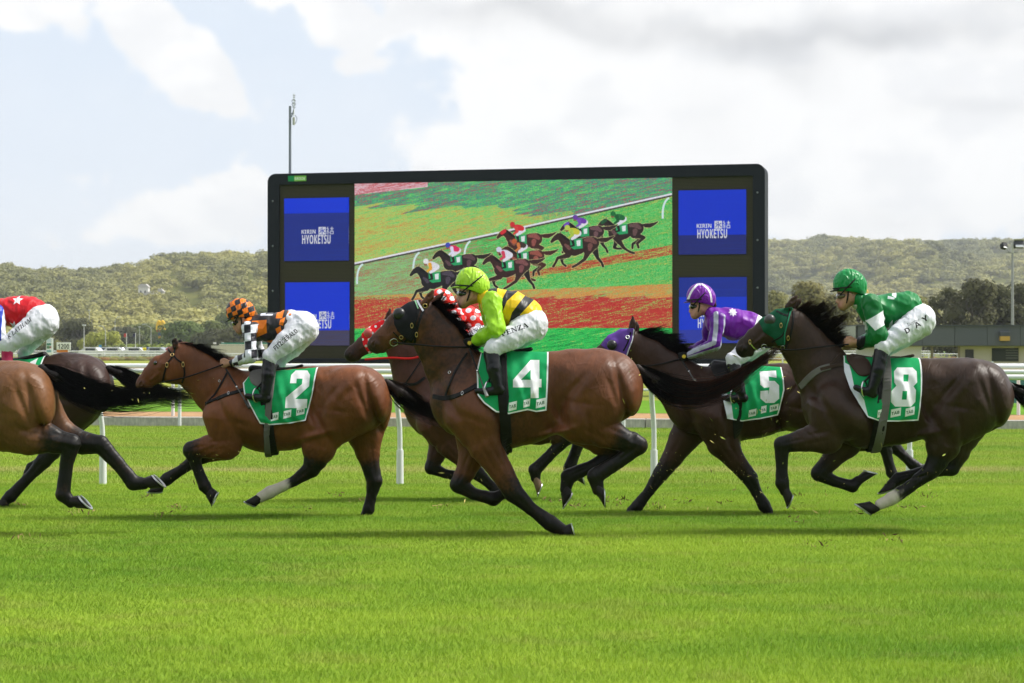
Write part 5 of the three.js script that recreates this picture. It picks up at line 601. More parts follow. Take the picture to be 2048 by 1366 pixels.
makeHorse('h2', {
  seed: 2, D: 18.9, x0: 411, x1: 781, y0: 730, y1: 892, label: 'bright bay horse with white hind pastern and number 2 green saddlecloth', coat: [.16, .053, .0185], dusk: .2,
  torso: [[474, 822, 62, 0, .64], [530, 821, 83, 0, .68], [575, 818, 80, 0, .7], [625, 808, 75, 0, .72], [670, 801, 69, 0, .76], [704, 799, 69, 0, .78], [712, 799, 69, 0, .78]],
  neck: [[368, 722, 39], [402, 749, 43], [437, 777, 53], [468, 802, 62]],
  head: [[346, 734, 35], [322, 738, 27], [304, 750, 19.5], [289, 765, 15.5, .4], [285, 769, 14, .6]],
  ears: [[[351, 692, 6.5, .7], [350, 683, 7, .9], [353, 673.5, 1.2, 1]], [[360, 692, 6, .7], [361, 684, 6, .9], [363, 678, 1.2, 1]]], eye: [311, 726],
  fn: [[455, 835, 50], [453, 888, 31], [418, 893, 23], [383, 900, 17.5], [393, 932, 10.8], [409, 972, 12.5], [419, 984, 10]], fnh: [419, 985, 436, 983, 423, 1010],
  ff: [[465, 840, 45], [450, 893, 28], [425, 903, 20], [398, 914, 16], [365, 938, 10.5], [335, 958, 12], [322, 968, 9.5]], ffh: [318, 970, 326, 984, 296, 984],
  hn: [[700, 800, 66], [648, 853, 50], [638, 895, 34], [631, 920, 23], [623, 938, 17], [590, 961, 10.8], [566, 973, 10.8, 2], [541, 984, 12.5, 2], [522, 994, 10, 2]], hnh: [519, 995, 513, 1013, 490, 1003],
  hf: [[725, 812, 58], [732, 868, 36], [736, 905, 24], [743, 940, 17], [749, 962, 16], [743, 992, 10.5], [737, 1018, 12], [731, 1030, 10]], hfh: [729, 1030, 736, 1040, 715, 1041],
  straps: [{ p: [[349, 693], [344, 712], [334, 728], [326, 752], [322, 765]], w: .017 }, { p: [[342, 706], [352, 718], [364, 728], [368, 748], [362, 766]], w: .017 }, { p: [[330, 694], [336, 702], [343, 708]], w: .017 },
    { p: [[454, 744], [444, 765], [430, 788], [412, 808]], w: .018, n: 'breastplate_strap' }, { p: [[411, 808], [430, 800], [455, 790], [478, 783], [492, 778]], w: .04, n: 'breastplate', t: .008 }],
  rings: [[344, 710, .015, 'brass'], [334, 730, .017, 'brass', .28, 1], [366, 729, .017, 'brass', .28, 1], [440, 762, .01, 'steel'], [462, 786, .013, 'steel', .2, 1]],
  girths: [{ n: 'girth', x0: 536, x1: 546, y0: 740, y1: 904, w: .105, lift: .026, m: 'leather' }, { n: 'surcingle', x0: 550, x1: 538, y0: 740, y1: 904, w: .06, lift: .037, m: 'grayWeb' }],
  saddle: { seat: [[505, 738, 8], [530, 742, 9], [560, 742, 7], [588, 737, 4], [604, 731, 3]], flap: [[496, 745], [520, 738], [536, 742], [534, 768], [516, 774], [500, 764]], fm: 'grayWeb' },
  cloth: { label: 'green number 2 saddlecloth with white border', top: [[508, 738], [550, 741], [590, 738], [633, 734]], left: [[508, 738], [483, 766], [488, 787], [505, 818], [521, 847]], right: [[633, 734], [626, 785], [612, 841]], bottom: [[521, 847], [540, 850], [580, 847], [612, 841]], box: [475, 725, 640, 858],
    draw: (c) => { clothBase(c, [[508, 730], [483, 766], [488, 787], [505, 818], [521, 847], [540, 850], [580, 847], [612, 841], [626, 785], [633, 728]], 2.4); glyph(c, 574, 741, 45, 75, G2, -.04); tabs(c, [[550, 833, 15, 15], [575, 828, 15, 15], [601, 822, 16, 15]]); } },
  mane: { crest: [[358, 683], [385, 693], [412, 707], [446, 722]], dir: [[34, -6, 10], [48, -6, 14], [44, 2, 10], [26, 2, 4]], n: 640, z: .02, col: lin(.012, .008, .007) },
  tail: { path: [[773, 765, 9], [800, 785, 20], [830, 803, 22], [862, 822, 16], [895, 845, 6]], col: lin(.018, .010, .008), n: 420 },
  bumps: [[648, 770, 60, 40, 7, .014], [690, 790, -40, 50, 8, -.014], [690, 815, 30, 60, 7, .012]],
});
makeHorse('h8', {
  seed: 8, D: 17.4, x0: 1604, x1: 2026, y0: 716, y1: 890, label: 'near black horse in green hood with number 8 saddlecloth at right', coat: [.042, .021, .0125], dusk: .4,
  torso: [[1674, 812, 69, 0, .64], [1735, 805, 91, 0, .67], [1790, 801, 88, 0, .69], [1840, 797, 80, 0, .72], [1885, 794, 77, 0, .76], [1925, 794, 77, 0, .77], [1950, 794, 76, 0, .77]],
  neck: [[1583, 660, 44], [1613, 697, 46], [1645, 742, 57], [1670, 782, 68]],
  head: [[1564, 656, 39], [1540, 664, 30], [1512, 677, 21, .25], [1492, 693, 18, .6], [1487, 699, 15.5, .8]],
  ears: [[[1577, 614, 8], [1588, 601, 7.5], [1596.5, 588, 1.2]], [[1590, 612, 7], [1597, 604, 6.5], [1602, 596, 1.2]]],
  fn: [[1670, 832, 58], [1652, 871, 37], [1608, 880, 23], [1564, 889, 16.5], [1563, 930, 10.8], [1564, 966, 13], [1570, 982, 10]], fnh: [1570, 982, 1585, 987, 1574, 1014],
  ff: [[1680, 840, 45], [1690, 888, 30], [1664, 918, 20], [1638, 947, 15.5], [1670, 963, 10.5], [1704, 972, 12.5], [1716, 961, 10]], ffh: [1717, 962, 1726, 942, 1752, 948],
  hn: [[1945, 798, 74], [1892, 850, 52], [1886, 890, 35], [1875, 920, 22], [1861, 942, 17.5], [1822, 972, 12], [1800, 987, 12, 1.3], [1782, 998, 12.5, 2], [1760, 1009, 10.5, 2]], hnh: [1748, 1012, 1743, 1030, 1712, 1008],
  hf: [[1950, 805, 62], [1920, 865, 40], [1916, 905, 22], [1903, 936, 15.5], [1850, 944, 11], [1797, 957, 12.5], [1783, 968, 10]], hfh: [1781, 968, 1790, 976, 1757, 986],
  straps: [{ p: [[1581, 616], [1576, 640], [1566, 670], [1545, 684]], w: .016 }, { p: [[1590, 622], [1586, 650], [1580, 676], [1572, 700]], w: .018 }, { p: [[1556, 622], [1565, 628], [1578, 632]], w: .02 }, { p: [[1500, 684], [1512, 697], [1528, 700], [1542, 694]], w: .012, m: 'steel' },
    { p: [[1684, 706], [1668, 722], [1648, 738]], w: .02, n: 'breastplate_strap', m: 'brownLeather' }, { p: [[1603, 774], [1622, 752], [1640, 739], [1660, 733]], w: .055, n: 'breastplate', m: 'grayWeb', t: .008 }, { p: [[1640, 739], [1668, 732], [1692, 728]], w: .032, n: 'breastplate_strap', m: 'brownLeather', t: .009 }],
  rings: [[1501, 684, .015, 'brass', .25, 1], [1530, 692, .026, 'steel', .13, 0, 'bit_ring'], [1562, 651, .015, 'brass', .25, 1], [1576, 676, .016, 'brass', .25, 1], [1567, 694, .018, 'steel', .16]],
  hood: { poly: [[1519, 643], [1532, 628], [1552, 618], [1586, 614], [1577, 640], [1570, 668], [1570, 690], [1556, 692], [1546, 676], [1527, 664]], mat: std(lin(.006, .085, .04), .7), label: 'dark green blinker hood', cup: [1540, 641, .05, -.3], cupCol: lin(.05, .048, .05), edge: [[1586, 616], [1577, 640], [1570, 668], [1570, 688]], edgeMat: std(lin(.02, .22, .12), .7) },
  girths: [{ n: 'girth', x0: 1760, x1: 1744, y0: 714, y1: 896, w: .1, lift: .026, m: 'leather' }, { n: 'surcingle', x0: 1766, x1: 1750, y0: 714, y1: 896, w: .078, lift: .037, m: 'grayWeb' }],
  saddle: { seat: [[1706, 716, 9], [1738, 722, 9], [1775, 722, 7], [1803, 717, 4], [1826, 711, 3]], flap: [[1700, 712], [1740, 718], [1744, 746], [1722, 752], [1706, 732]], m: 'brownLeather' },
  cloth: { label: 'green number 8 saddlecloth with white border', top: [[1694, 711], [1740, 714], [1790, 715], [1848, 716]], left: [[1694, 711], [1693, 743], [1701, 777], [1716, 806], [1734, 834]], right: [[1848, 716], [1844, 780], [1837, 841]], bottom: [[1734, 834], [1760, 843], [1795, 843], [1837, 841]], box: [1685, 700, 1855, 852],
    draw: (c) => { clothBase(c, [[1694, 704], [1693, 743], [1701, 777], [1716, 806], [1734, 834], [1760, 843], [1795, 843], [1837, 841], [1844, 780], [1848, 708]], 2.6); c.fillStyle = 'rgb(226,230,240)'; c.beginPath(); c.moveTo(1690, 722); c.lineTo(1704, 730); c.lineTo(1709, 770); c.lineTo(1728, 800); c.lineTo(1736, 836); c.lineTo(1690, 830); c.fill(); glyph(c, 1784, 735, 52, 78, G8, -.05); tabs(c, [[1761, 826, 16, 15], [1790, 825, 19, 16], [1818, 823, 19, 16]]); } },
  mane: { crest: [[1590, 617], [1612, 638], [1645, 664], [1680, 694]], dir: [[22, -12, -6], [46, -40, 12], [40, -38, 12], [22, -18, 10]], n: 1000, z: .0, col: lin(.016, .010, .0075), tip: lin(.07, .035, .018) },
  tail: { path: [[2020, 772, 9], [2040, 785, 16], [2064, 800, 22], [2095, 815, 22], [2140, 830, 12]], col: lin(.011, .009, .008), n: 420 },
});
makeHorse('h5', {
  cell: .0115, seed: 5, D: 19.4, x0: 1332, x1: 1694, y0: 727, y1: 885, label: 'dark brown horse in purple hood with number 5 saddlecloth, forelegs planted', coat: [.04, .0165, .0095],
  torso: [[1394, 806, 62, 0, .64], [1450, 806, 80, 0, .68], [1510, 801, 74, 0, .7], [1560, 794, 66, 0, .74], [1600, 792, 65, 0, .76], [1628, 795, 66, 0, .77]],
  neck: [[1266, 694, 32], [1298, 713, 35], [1337, 750, 46], [1384, 788, 60]],
  head: [[1249, 690, 31], [1228, 695, 25], [1208, 708, 19, .25], [1190, 722, 15.5, .6], [1185, 726, 13.5, .8]],
  ears: [[[1264, 662, 7], [1266, 647, 6.5], [1265.5, 631, 1.2]], [[1274, 662, 6], [1274, 652, 5], [1274, 644, 1.2]]],
  fn: [[1430, 832, 52], [1445, 884, 33], [1470, 920, 21], [1500, 957, 15.5], [1513, 985, 10.5], [1528, 1011, 12.5], [1536, 1022, 10]], fnh: [1538, 1022, 1548, 1030, 1532, 1036],
  ff: [[1400, 830, 48], [1368, 876, 30], [1346, 913, 21], [1322, 947, 15], [1298, 982, 11], [1275, 1012, 12.5], [1264, 1021, 10]], ffh: [1263, 1022, 1272, 1033, 1244, 1033],
  hn: [[1620, 800, 62], [1665, 850, 42], [1720, 880, 22], [1770, 890, 15], [1776, 920, 10], [1783, 945, 11], [1790, 955, 9]], hnh: [1792, 957, 1801, 952, 1807, 971],
  hf: [[1620, 800, 55], [1670, 850, 38], [1740, 880, 20], [1788, 893, 14], [1808, 912, 10], [1826, 929, 11], [1838, 935, 9]], hfh: [1841, 936, 1848, 928, 1854, 947],
  straps: [{ p: [[1262, 664], [1256, 684], [1247, 702]], w: .016 }, { p: [[1290, 735], [1310, 742], [1330, 760], [1340, 775]], w: .02, n: 'breastplate_strap' }],
  rings: [[1255, 675, .016, 'steel', .5]],
  hood: { poly: [[1202, 690], [1221, 664], [1240, 657], [1268, 657], [1266, 676], [1258, 700], [1253, 718], [1228, 712]], mat: std(lin(.13, .055, .32), .7), label: 'purple blinker hood with pale edge', cup: [1224, 690, .05, -.3], edge: [[1268, 659], [1265, 678], [1257, 700], [1252, 716]], edgeMat: std(lin(.6, .58, .66), .7) },
  girths: [{ n: 'girth', x0: 1472, x1: 1470, y0: 728, y1: 886, w: .12, lift: .026, m: 'leather' }],
  saddle: { seat: [[1430, 728, 8], [1460, 732, 9], [1500, 730, 7], [1530, 725, 4]], flap: [[1425, 730], [1470, 730], [1480, 770], [1455, 780], [1435, 760]] },
  cloth: { label: 'green number 5 saddlecloth with white border', top: [[1428, 729], [1480, 730], [1520, 730], [1566, 733]], left: [[1428, 729], [1436, 762], [1443, 790], [1453, 837]], right: [[1566, 733], [1568, 780], [1557, 831]], bottom: [[1453, 837], [1484, 843], [1520, 838], [1557, 831]], box: [1420, 718, 1575, 850],
    draw: (c) => { clothBase(c, [[1428, 722], [1436, 762], [1443, 790], [1453, 837], [1484, 843], [1520, 838], [1557, 831], [1568, 780], [1566, 726]], 2.4); c.fillStyle = 'rgb(226,230,240)'; c.beginPath(); c.moveTo(1436, 780); c.lineTo(1460, 790); c.lineTo(1466, 840); c.lineTo(1445, 840); c.fill(); glyph(c, 1521, 743, 37, 63, G5); tabs(c, [[1504, 826, 15, 14], [1527, 819, 11, 14, 'TA'], [1548, 816, 17, 13]]); } },
  mane: { crest: [[1270, 662], [1296, 672], [1325, 690], [1355, 712]], dir: [[36, -10, 8], [62, -20, 16], [58, -12, 14], [40, 4, 4]], n: 620, z: .02, col: lin(.010, .008, .0075) },
  tail: { path: [[1690, 765, 9], [1715, 778, 18], [1745, 790, 20], [1790, 795, 14], [1830, 798, 5]], col: lin(.011, .009, .008), n: 260 },
});
makeHorse('hr', {
  cell: .0125, seed: 6, D: 21, x0: 812, x1: 1150, y0: 738, y1: 885, label: 'dark bay horse in red hood and red reins behind horse number 4', coat: [.075, .027, .016],
  torso: [[868, 822, 55, 0, .64], [920, 815, 70, 0, .67], [970, 812, 71, 0, .69], [1030, 800, 64, 0, .72], [1065, 795, 60, 0, .76], [1092, 796, 58, 0, .77]],
  neck: [[790, 668, 33], [816, 708, 39], [836, 760, 49], [862, 802, 56]],
  head: [[769, 668, 30], [748, 678, 25], [728, 691, 18, .3], [707, 707, 15.5, .6], [702, 710, 13.5, .8]],
  ears: [[[774, 640, 6.5], [778, 629, 6], [780.5, 616, 1.2]], [[784, 640, 6], [788, 631, 5], [792, 624, 1.2]]],
  fn: [[878, 845, 46], [898, 888, 27], [927, 920, 18], [956, 947, 14], [980, 969, 9.5], [1003, 991, 11], [1010, 998, 9]], fnh: [1011, 998, 1021, 1000, 1012, 1010],
  ff: [[875, 840, 42], [882, 885, 25], [872, 912, 18], [863, 935, 14], [890, 947, 9.3], [922, 953, 11], [935, 945, 9]], ffh: [938, 943, 944, 930, 961, 939],
  hn: [[1085, 802, 56], [1075, 848, 42], [1112, 866, 22], [1138, 872, 16], [1105, 905, 10.5], [1070, 940, 13], [1071, 956, 10]], hnh: [1071, 957, 1084, 966, 1075, 991, 1],
  hf: [[1095, 800, 52], [1120, 850, 36], [1150, 862, 20], [1161, 876, 14], [1150, 905, 10.5], [1139, 936, 12.5], [1148, 950, 10]], hfh: [1150, 951, 1163, 948, 1169, 969],
  straps: [{ p: [[748, 700], [738, 714], [733, 722]], w: .014, m: 'redStrap' }, { p: [[733, 716], [742, 716], [752, 713]], w: .014, m: 'redStrap' }, { p: [[842, 720], [826, 745], [812, 765]], w: .014, n: 'breastplate_strap' }, { p: [[806, 768], [830, 768], [850, 755]], w: .03, n: 'breastplate' }],
  rings: [[730, 717, .04, 'steel', .1, 0, 'bit_ring']],
  hood: { poly: [[722, 668], [735, 655], [760, 641], [778, 638], [776, 655], [768, 676], [752, 700], [740, 712], [726, 690]], box: [715, 630, 790, 720], draw: (c) => { c.fillStyle = 'rgb(226,28,36)'; c.fillRect(700, 620, 120, 120); c.fillStyle = 'rgb(245,240,240)'; for (let i = 0; i < 6; i++) for (let j = 0; j < 6; j++) { c.beginPath(); c.arc(720 + i * 13 + (j % 2) * 6, 640 + j * 13, 2.6, 0, 7); c.fill(); } }, label: 'red hood with white spots', cup: [737, 666, .05, -.3], cupCol: lin(.6, .1, .09), edge: [[778, 640], [776, 655], [768, 676]], edgeMat: std(lin(.6, .02, .02), .7) },
  girths: [{ n: 'girth', x0: 930, x1: 940, y0: 745, y1: 884, w: .11, lift: .026, m: 'leather' }],
  cloth: { label: 'green saddlecloth with white border', top: [[900, 745], [950, 742], [1010, 741]], left: [[900, 745], [902, 790], [925, 850]], right: [[1010, 741], [1008, 790], [1002, 846]], bottom: [[925, 850], [960, 852], [1002, 846]], box: [890, 735, 1020, 860], draw: (c) => clothBase(c, [[900, 738], [902, 790], [925, 850], [960, 852], [1002, 846], [1008, 790], [1010, 736]]) },
  saddle: { seat: [[915, 744, 7], [950, 746, 7], [985, 740, 4]] },
  mane: { crest: [[782, 638], [805, 655], [830, 690], [850, 722]], dir: [[20, 4, 8], [24, 10, 12], [20, 12, 8], [12, 8, 4]], n: 240, z: .02 },
  tail: { path: [[1146, 766, 8], [1170, 780, 15], [1200, 792, 18], [1250, 800, 8]], col: lin(.011, .009, .008), n: 200 },
});
{
  // the two horses that the left edge of the photograph cuts: their forehands follow the build of horse number 2
  const src = { torso: [[474, 822, 62, 0, .64], [530, 821, 83, 0, .68], [575, 818, 80, 0, .7]], neck: [[368, 722, 39], [402, 749, 43], [437, 777, 53], [468, 802, 62]], head: [[346, 734, 35], [322, 738, 27], [304, 750, 19.5], [289, 765, 15.5, .4], [285, 769, 14, .6]], e0: [[351, 692, 6.5, .7], [350, 683, 7, .9], [353, 673.5, 1.2, 1]], e1: [[360, 692, 6, .7], [361, 684, 6, .9], [363, 678, 1.2, 1]], fn: [[455, 835, 50], [455, 888, 31], [418, 893, 23], [383, 900, 17.5], [393, 932, 10.8], [409, 972, 12.5], [419, 984, 10]], ff: [[465, 840, 45], [450, 893, 28], [425, 903, 20], [398, 914, 16], [365, 938, 10.5], [335, 958, 12], [322, 968, 9.5]] };
  const sh = (to, k) => (l) => shiftSpec(l, [474, 822], to, k);
  let s = sh([-222, 815], 1.1), hq = (a, q) => [...s([[q[0], q[1], 1]])[0].slice(0, 2), ...s([[q[2], q[3], 1]])[0].slice(0, 2), ...s([[q[4], q[5], 1]])[0].slice(0, 2)];
  makeHorse('ha', {
    seed: 1, D: 17.2, x0: -300, x1: 112, y0: 726, y1: 900, label: 'golden bay horse cut by left edge, hindquarters and long black tail showing', coat: [.175, .074, .028],
    torso: [...s(src.torso), [-60, 806, 80, 0, .72], [-10, 800, 77, 0, .76], [22, 797, 74, 0, .77], [38, 797, 74, 0, .77]], neck: s(src.neck), head: s(src.head), ears: [s(src.e0), s(src.e1)], eye: s([[311, 726, 1]])[0],
    fn: s(src.fn), ff: s(src.ff), fnh: hq(0, [419, 985, 436, 983, 423, 1010]), ffh: hq(0, [318, 970, 326, 984, 296, 984]),
    hn: [[30, 808, 72], [2, 850, 52], [60, 874, 35], [106, 882, 25.5], [142, 887, 18.5], [133, 930, 13], [126, 989, 14.5], [142, 1004, 11.5]], hnh: [148, 1005, 156, 990, 182, 1018],
    hf: [[40, 805, 64], [72, 838, 52], [118, 872, 35], [165, 886, 23], [201, 889, 18.5], [236, 926, 13], [267, 965, 15], [288, 967, 11.5]], hfh: [295, 967, 303, 949, 329, 974],
    tail: { path: [[84, 738, 12], [112, 752, 24], [150, 773, 31], [195, 788, 33], [250, 793, 28], [310, 788, 20], [372, 783, 11]], col: lin(.014, .011, .0105), n: 640 },
    mane: { crest: s([[358, 683, 1], [385, 693, 1], [412, 707, 1], [446, 722, 1]]), dir: [[28, 2, 6], [36, 2, 12], [36, 12, 6], [22, 6, 2]], n: 200, z: .02 },
    bumps: [[60, 900, 10, 60, 5, -.005]],
  });
  s = sh([-95, 795], .935);
  makeHorse('hb', {
    cell: .0125, seed: 3, D: 20.2, x0: -155, x1: 225, y0: 708, y1: 868, label: 'dark brown horse under red and white jockey, behind the golden bay', coat: [.04, .019, .014],
    torso: [...s(src.torso), [30, 786, 66, 0, .72], [82, 781, 62, 0, .76], [130, 771, 64, 0, .77], [160, 773, 65, 0, .77]], neck: s(src.neck), head: s(src.head), ears: [s(src.e0), s(src.e1)], eye: s([[311, 726, 1]])[0],
    fn: s(src.fn), ff: s(src.ff), fnh: hq(0, [419, 985, 436, 983, 423, 1010]), ffh: hq(0, [318, 970, 326, 984, 296, 984]),
    hn: [[160, 783, 60], [122, 832, 46], [116, 872, 28], [104, 902, 18], [88, 922, 15.5], [56, 957, 10.5], [22, 992, 12.5], [12, 1000, 10]], hnh: [9, 1001, 18, 1013, -10, 1015],
    hf: [[165, 790, 54], [132, 840, 38], [122, 880, 22], [106, 905, 15], [84, 922, 10.5], [64, 936, 11.5], [57, 946, 9.5]], hfh: [55, 947, 60, 962, 37, 972, 1],
    tail: { path: [[217, 737, 8], [240, 746, 14], [270, 762, 20], [310, 778, 20], [350, 790, 15], [398, 797, 8]], col: lin(.014, .011, .0105), n: 420 },
    mane: { crest: s([[358, 683, 1], [385, 693, 1], [412, 707, 1], [446, 722, 1]]), dir: [[28, 2, 6], [36, 2, 12], [36, 12, 6], [22, 6, 2]], n: 160, z: .02 },
    cloth: { label: 'green saddlecloth with white border', top: [[-40, 722], [0, 722], [82, 706]], left: [[-40, 722], [-40, 770], [-20, 820]], right: [[82, 706], [78, 760], [70, 822]], bottom: [[-20, 820], [20, 826], [70, 822]], box: [-50, 695, 95, 830], draw: (c) => { clothBase(c, [[-40, 712], [-40, 770], [-20, 820], [20, 826], [70, 822], [78, 760], [82, 700]], 2.6); c.fillStyle = 'rgb(240,240,244)'; c.beginPath(); c.moveTo(54, 724); c.lineTo(68, 716); c.lineTo(66, 760); c.lineTo(50, 760); c.fill(); } },
    saddle: { seat: [[-10, 722, 8], [30, 724, 8], [62, 716, 6], [88, 708, 5], [96, 712, 3]] },
  });
}
// ---------------------------------------------------------------- jockeys
const clothBump = noiseTex(512, (u, v) => { const w = tn(u, v, 7, 21, 3) - .5, q = tn(u + w * .12, v * .5 + w * .2, 12, 25, 2), e = tn(u * .6 + w * .1, v, 26, 29, 2); return clamp(.75 - Math.abs(q - .5) * 2.2) * .7 + (1 - Math.abs(e - .5) * 2) * .3; });
const skinBase = [.52, .27, .18];
function makeJockey(J) {
  const H = horses[J.on], D = H.D, m = D / F, seat = P(J.pelvis[0][0], J.pelvis[0][1], D), base = V(seat.x, seat.y - .35, -D);
  const g = group('person', base, J.label, 'person', null);
  const Lp = (px, py, dz = 0) => P(px, py, D - dz).sub(base);
  const st = (list, z, o = {}) => list.map((a, i) => { const zz = Array.isArray(z) ? z[Math.min(i, z.length - 1)] : z, p = Lp(a[0], a[1], zz); return [p.x, p.y, p.z, a[2] * (D - Math.abs(zz)) / F, o.c ?? 0, a[3]]; });
  const neg = (z) => z.map((q) => -q);
  const [hx, hy, hr, th] = J.head, ct = Math.cos(th * Math.PI / 180), sn = Math.sin(th * Math.PI / 180);
  const hq = (u, v) => [hx + hr * (u * ct - v * sn), hy + hr * (u * sn + v * ct)];
  const HP = (u, v, r, z = 0, w, c) => { const q = hq(u, v), p = Lp(q[0], q[1], z * hr * m); return [p.x, p.y, p.z, r * hr * m, c ?? 0, w]; };
  const zA = J.zA || [.17, .25, .085], zT = [.1, .2, .25, .25], zS = [.26, .285, .3], zF = [.3, .3, .29];
  const far = (list, d) => list.map((a) => [a[0] + d[0], a[1] + d[1], ...a.slice(2)]);
  const armF = J.armF || far(J.arm, [-6, 3]), thighF = J.thighF || far(J.thigh, [4, 4]), shinF = J.shinF || far(J.shin, [4, 0]), footF = J.footF || far(J.foot, [4, 0]);
  // ---- skin: one continuous figure; clothes are drawn over it
  const s = new Body(); s.extra = .05;
  s.chain([HP(.06, .22, .7)], { w: .86, k: .02 });
  s.chain([HP(.3, .5, .55)], { w: .85, k: .03 });
  s.chain([HP(-.3, .62, .38)], { w: 1.25, k: .04 });
  s.chain([HP(-.12, 1.04, .33)], { w: 1.35, k: .05 });
  s.chain([HP(-.24, 1.42, .2)], { w: 1.5, k: .06 });
  s.chain([HP(-.48, .84, .12), HP(-.64, 1.08, .1), HP(-.72, 1.2, .09)], { w: .9, k: .035, ki: .01 });
  s.chain([HP(-.57, 1.37, .09, 0, 1.5, 1)], { k: .02 }); s.chain([HP(-.53, 1.46, .08, 0, 1.5, 1)], { k: .015 });
  s.chain([HP(-.43, 1.6, .13)], { w: 1.2, k: .03 });
  for (const q of [1, -1]) { s.chain([HP(.1, 1.0, .2, .42 * q), HP(-.25, 1.5, .1, .2 * q)], { k: .06 }); s.chain([HP(.12, .72, .15, .66 * q), HP(.08, .96, .1, .64 * q)], { w: .45, k: .015 }); s.chain([HP(-.46, .86, .12, .28 * q)], { k: .01, cut: true }); s.chain([HP(-.62, 1.24, .06, .09 * q)], { k: .015 }); }
  const nb = J.torso[0];
  s.chain([HP(.25, .9, .43), ...st([[nb[0] + 4, nb[1], nb[2] * .75]], 0)], { w: .9, k: .05 });
  const headBody = new Body(); headBody.ch = s.ch.slice(); headBody.L = s.L; headBody.extra = .05;
  const body = new Body(); body.ch = s.ch.slice(); body.L = s.L;
  const shr = (l, f = .8) => l.map((a) => [a[0], a[1], a[2] * f, ...a.slice(3)]);
  body.chain(st(shr(J.torso, .78), 0), { w: 1.2, k: .04, ki: .03 }); body.chain(st(shr(J.pelvis, .75), 0), { w: 1.15, k: .04 });
  for (const q of [1, -1]) { const A = q > 0 ? J.arm : armF, T = q > 0 ? J.thigh : thighF, S = q > 0 ? J.shin : shinF, Fo = q > 0 ? J.foot : footF, f = (z) => q > 0 ? z : neg(z); body.chain(st(shr(A, .68), f(zA)), { k: .03, ki: .01 }); body.chain(st(shr(T, .75), f(zT)), { k: .03, ki: .01 }); body.chain(st(shr(S, .7), f(zS)), { k: .02 }); body.chain(st(shr(Fo, .6), f(zF)), { k: .02 }); }
  // hands: palm, four curled fingers of unequal length, thumb on top
  const handBody = (A, hand, q) => {
    const hb = new Body(), z0 = q * zA[2], w = Lp(A[2][0], A[2][1], z0), h = Lp(hand[0], hand[1], z0 * .8), f = h.clone().sub(w).normalize(), dn = V(f.y, -f.x, 0).multiplyScalar(f.x < 0 ? -1 : 1), zi = V(0, 0, -q); if (dn.y > 0) dn.negate();
    const pt = (a, b, c, r) => { const p = h.clone().addScaledVector(f, a).addScaledVector(dn, b).addScaledVector(zi, c); return [p.x, p.y, p.z, r]; };
    hb.chain([[w.x, w.y, w.z, .027], pt(-.045, 0, 0, .026), pt(-.01, .002, 0, .034)], { w: .75, k: .01, ki: .01 });
    hb.chain([pt(-.012, -.018, .002, .021), pt(-.008, .022, .002, .019)], { k: .015, w: .8 });
    [[-.027, .95], [-.009, 1.05], [.009, 1], [.026, .82]].forEach(([o, l]) => hb.chain([pt(.004, o, -.004, .0115), pt(.032 * l, o + .002, -.002, .0105), pt(.04 * l, o + .004, .026, .0095), pt(.012, o + .004, .036, .0088)], { k: .004, ki: .003 }));
    hb.chain([pt(-.03, -.026, -.008, .014), pt(-.004, -.041, -.008, .0115), pt(.026, -.04, .004, .0095)], { k: .008, ki: .004 });
    return hb;
  };
  const fine = [], skinCol = (bd) => (x, y, z) => { const t = clamp(bd.color(x, y, z)), v = .93 + .14 * vn(x * 120, y * 120, z * 120); return [mix(skinBase[0], .36, t) * v, mix(skinBase[1], .12, t) * v, mix(skinBase[2], .095, t) * v]; };
  fine.push(headBody.mesh(.0055, { colorAt: skinCol(headBody) }), body.mesh(.014, { off: -.006, colorAt: () => skinBase }));
  const gloves = [];
  for (const q of [1, -1]) { const hb = handBody(q > 0 ? J.arm : armF, q > 0 ? J.hand : (J.handF || [J.hand[0] - 6, J.hand[1] + 3]), q), em = J.glove; const gg = hb.mesh(.0045, { colorAt: em ? (x, y, z, nx, ny, nz) => { const p = Lp(J.hand[0] + 2, J.hand[1] - 1, .1); return q > 0 && Math.hypot(x - p.x, y - p.y) < .018 && nz > .3 ? [.75, .55, .06] : [.012, .012, .014]; } : skinCol(hb) }); (em ? gloves : fine).push(gg); }
  const mergeC = (l) => mergeGeometries(l.map((q) => q));
  mesh('body', mergeC(fine), phys(0xffffff, .55, { vertexColors: true }), g);
  for (const q of gloves) mesh('glove', q, std(0xffffff, .6, { vertexColors: true }), g);
  // ---- clothes
  const pxOf = (x) => CX + F * (x + base.x) / D, pyOf = (y) => HZ - F * (y + base.y - EYE) / D;
  const sheet = (bx, draw, K = 4) => { const [x0, y0, x1, y1] = bx, w = x1 - x0, h = y1 - y0, t = canvasTex(Math.round(w * K), Math.round(h * K * 2), (c) => { for (const far of [false, true]) { c.save(); c.beginPath(); c.rect(0, far ? h * K : 0, w * K, h * K); c.clip(); c.translate(0, far ? h * K : 0); c.scale(K, K); c.translate(-x0, -y0); draw(c, far); c.restore(); } }); return { t, uv: (x, y, z) => [(pxOf(x) - x0) / w, 1 - ((pyOf(y) - y0) / h * .5 + (z < 0 ? .5 : 0))] }; };
  const folds = (sc, a, sd) => (x, y, z) => { const q = vn(x * sc * .7 + y * sc * .9 + sd, y * sc * .35 - x * sc * .3, z * sc * .5), r = Math.abs(vn(x * sc * 1.6 - y * sc * .6 + 9 + sd, y * sc * .9 + x * sc * .5, z * sc) - .5); return (q - .5) * a + (.16 - r) * a * .75; };
  const silk = (tex, o = {}) => phys(0xffffff, o.ro ?? .42, { map: tex, bumpMap: clothBump, bumpScale: .014, specularIntensity: .6, ...o.x });
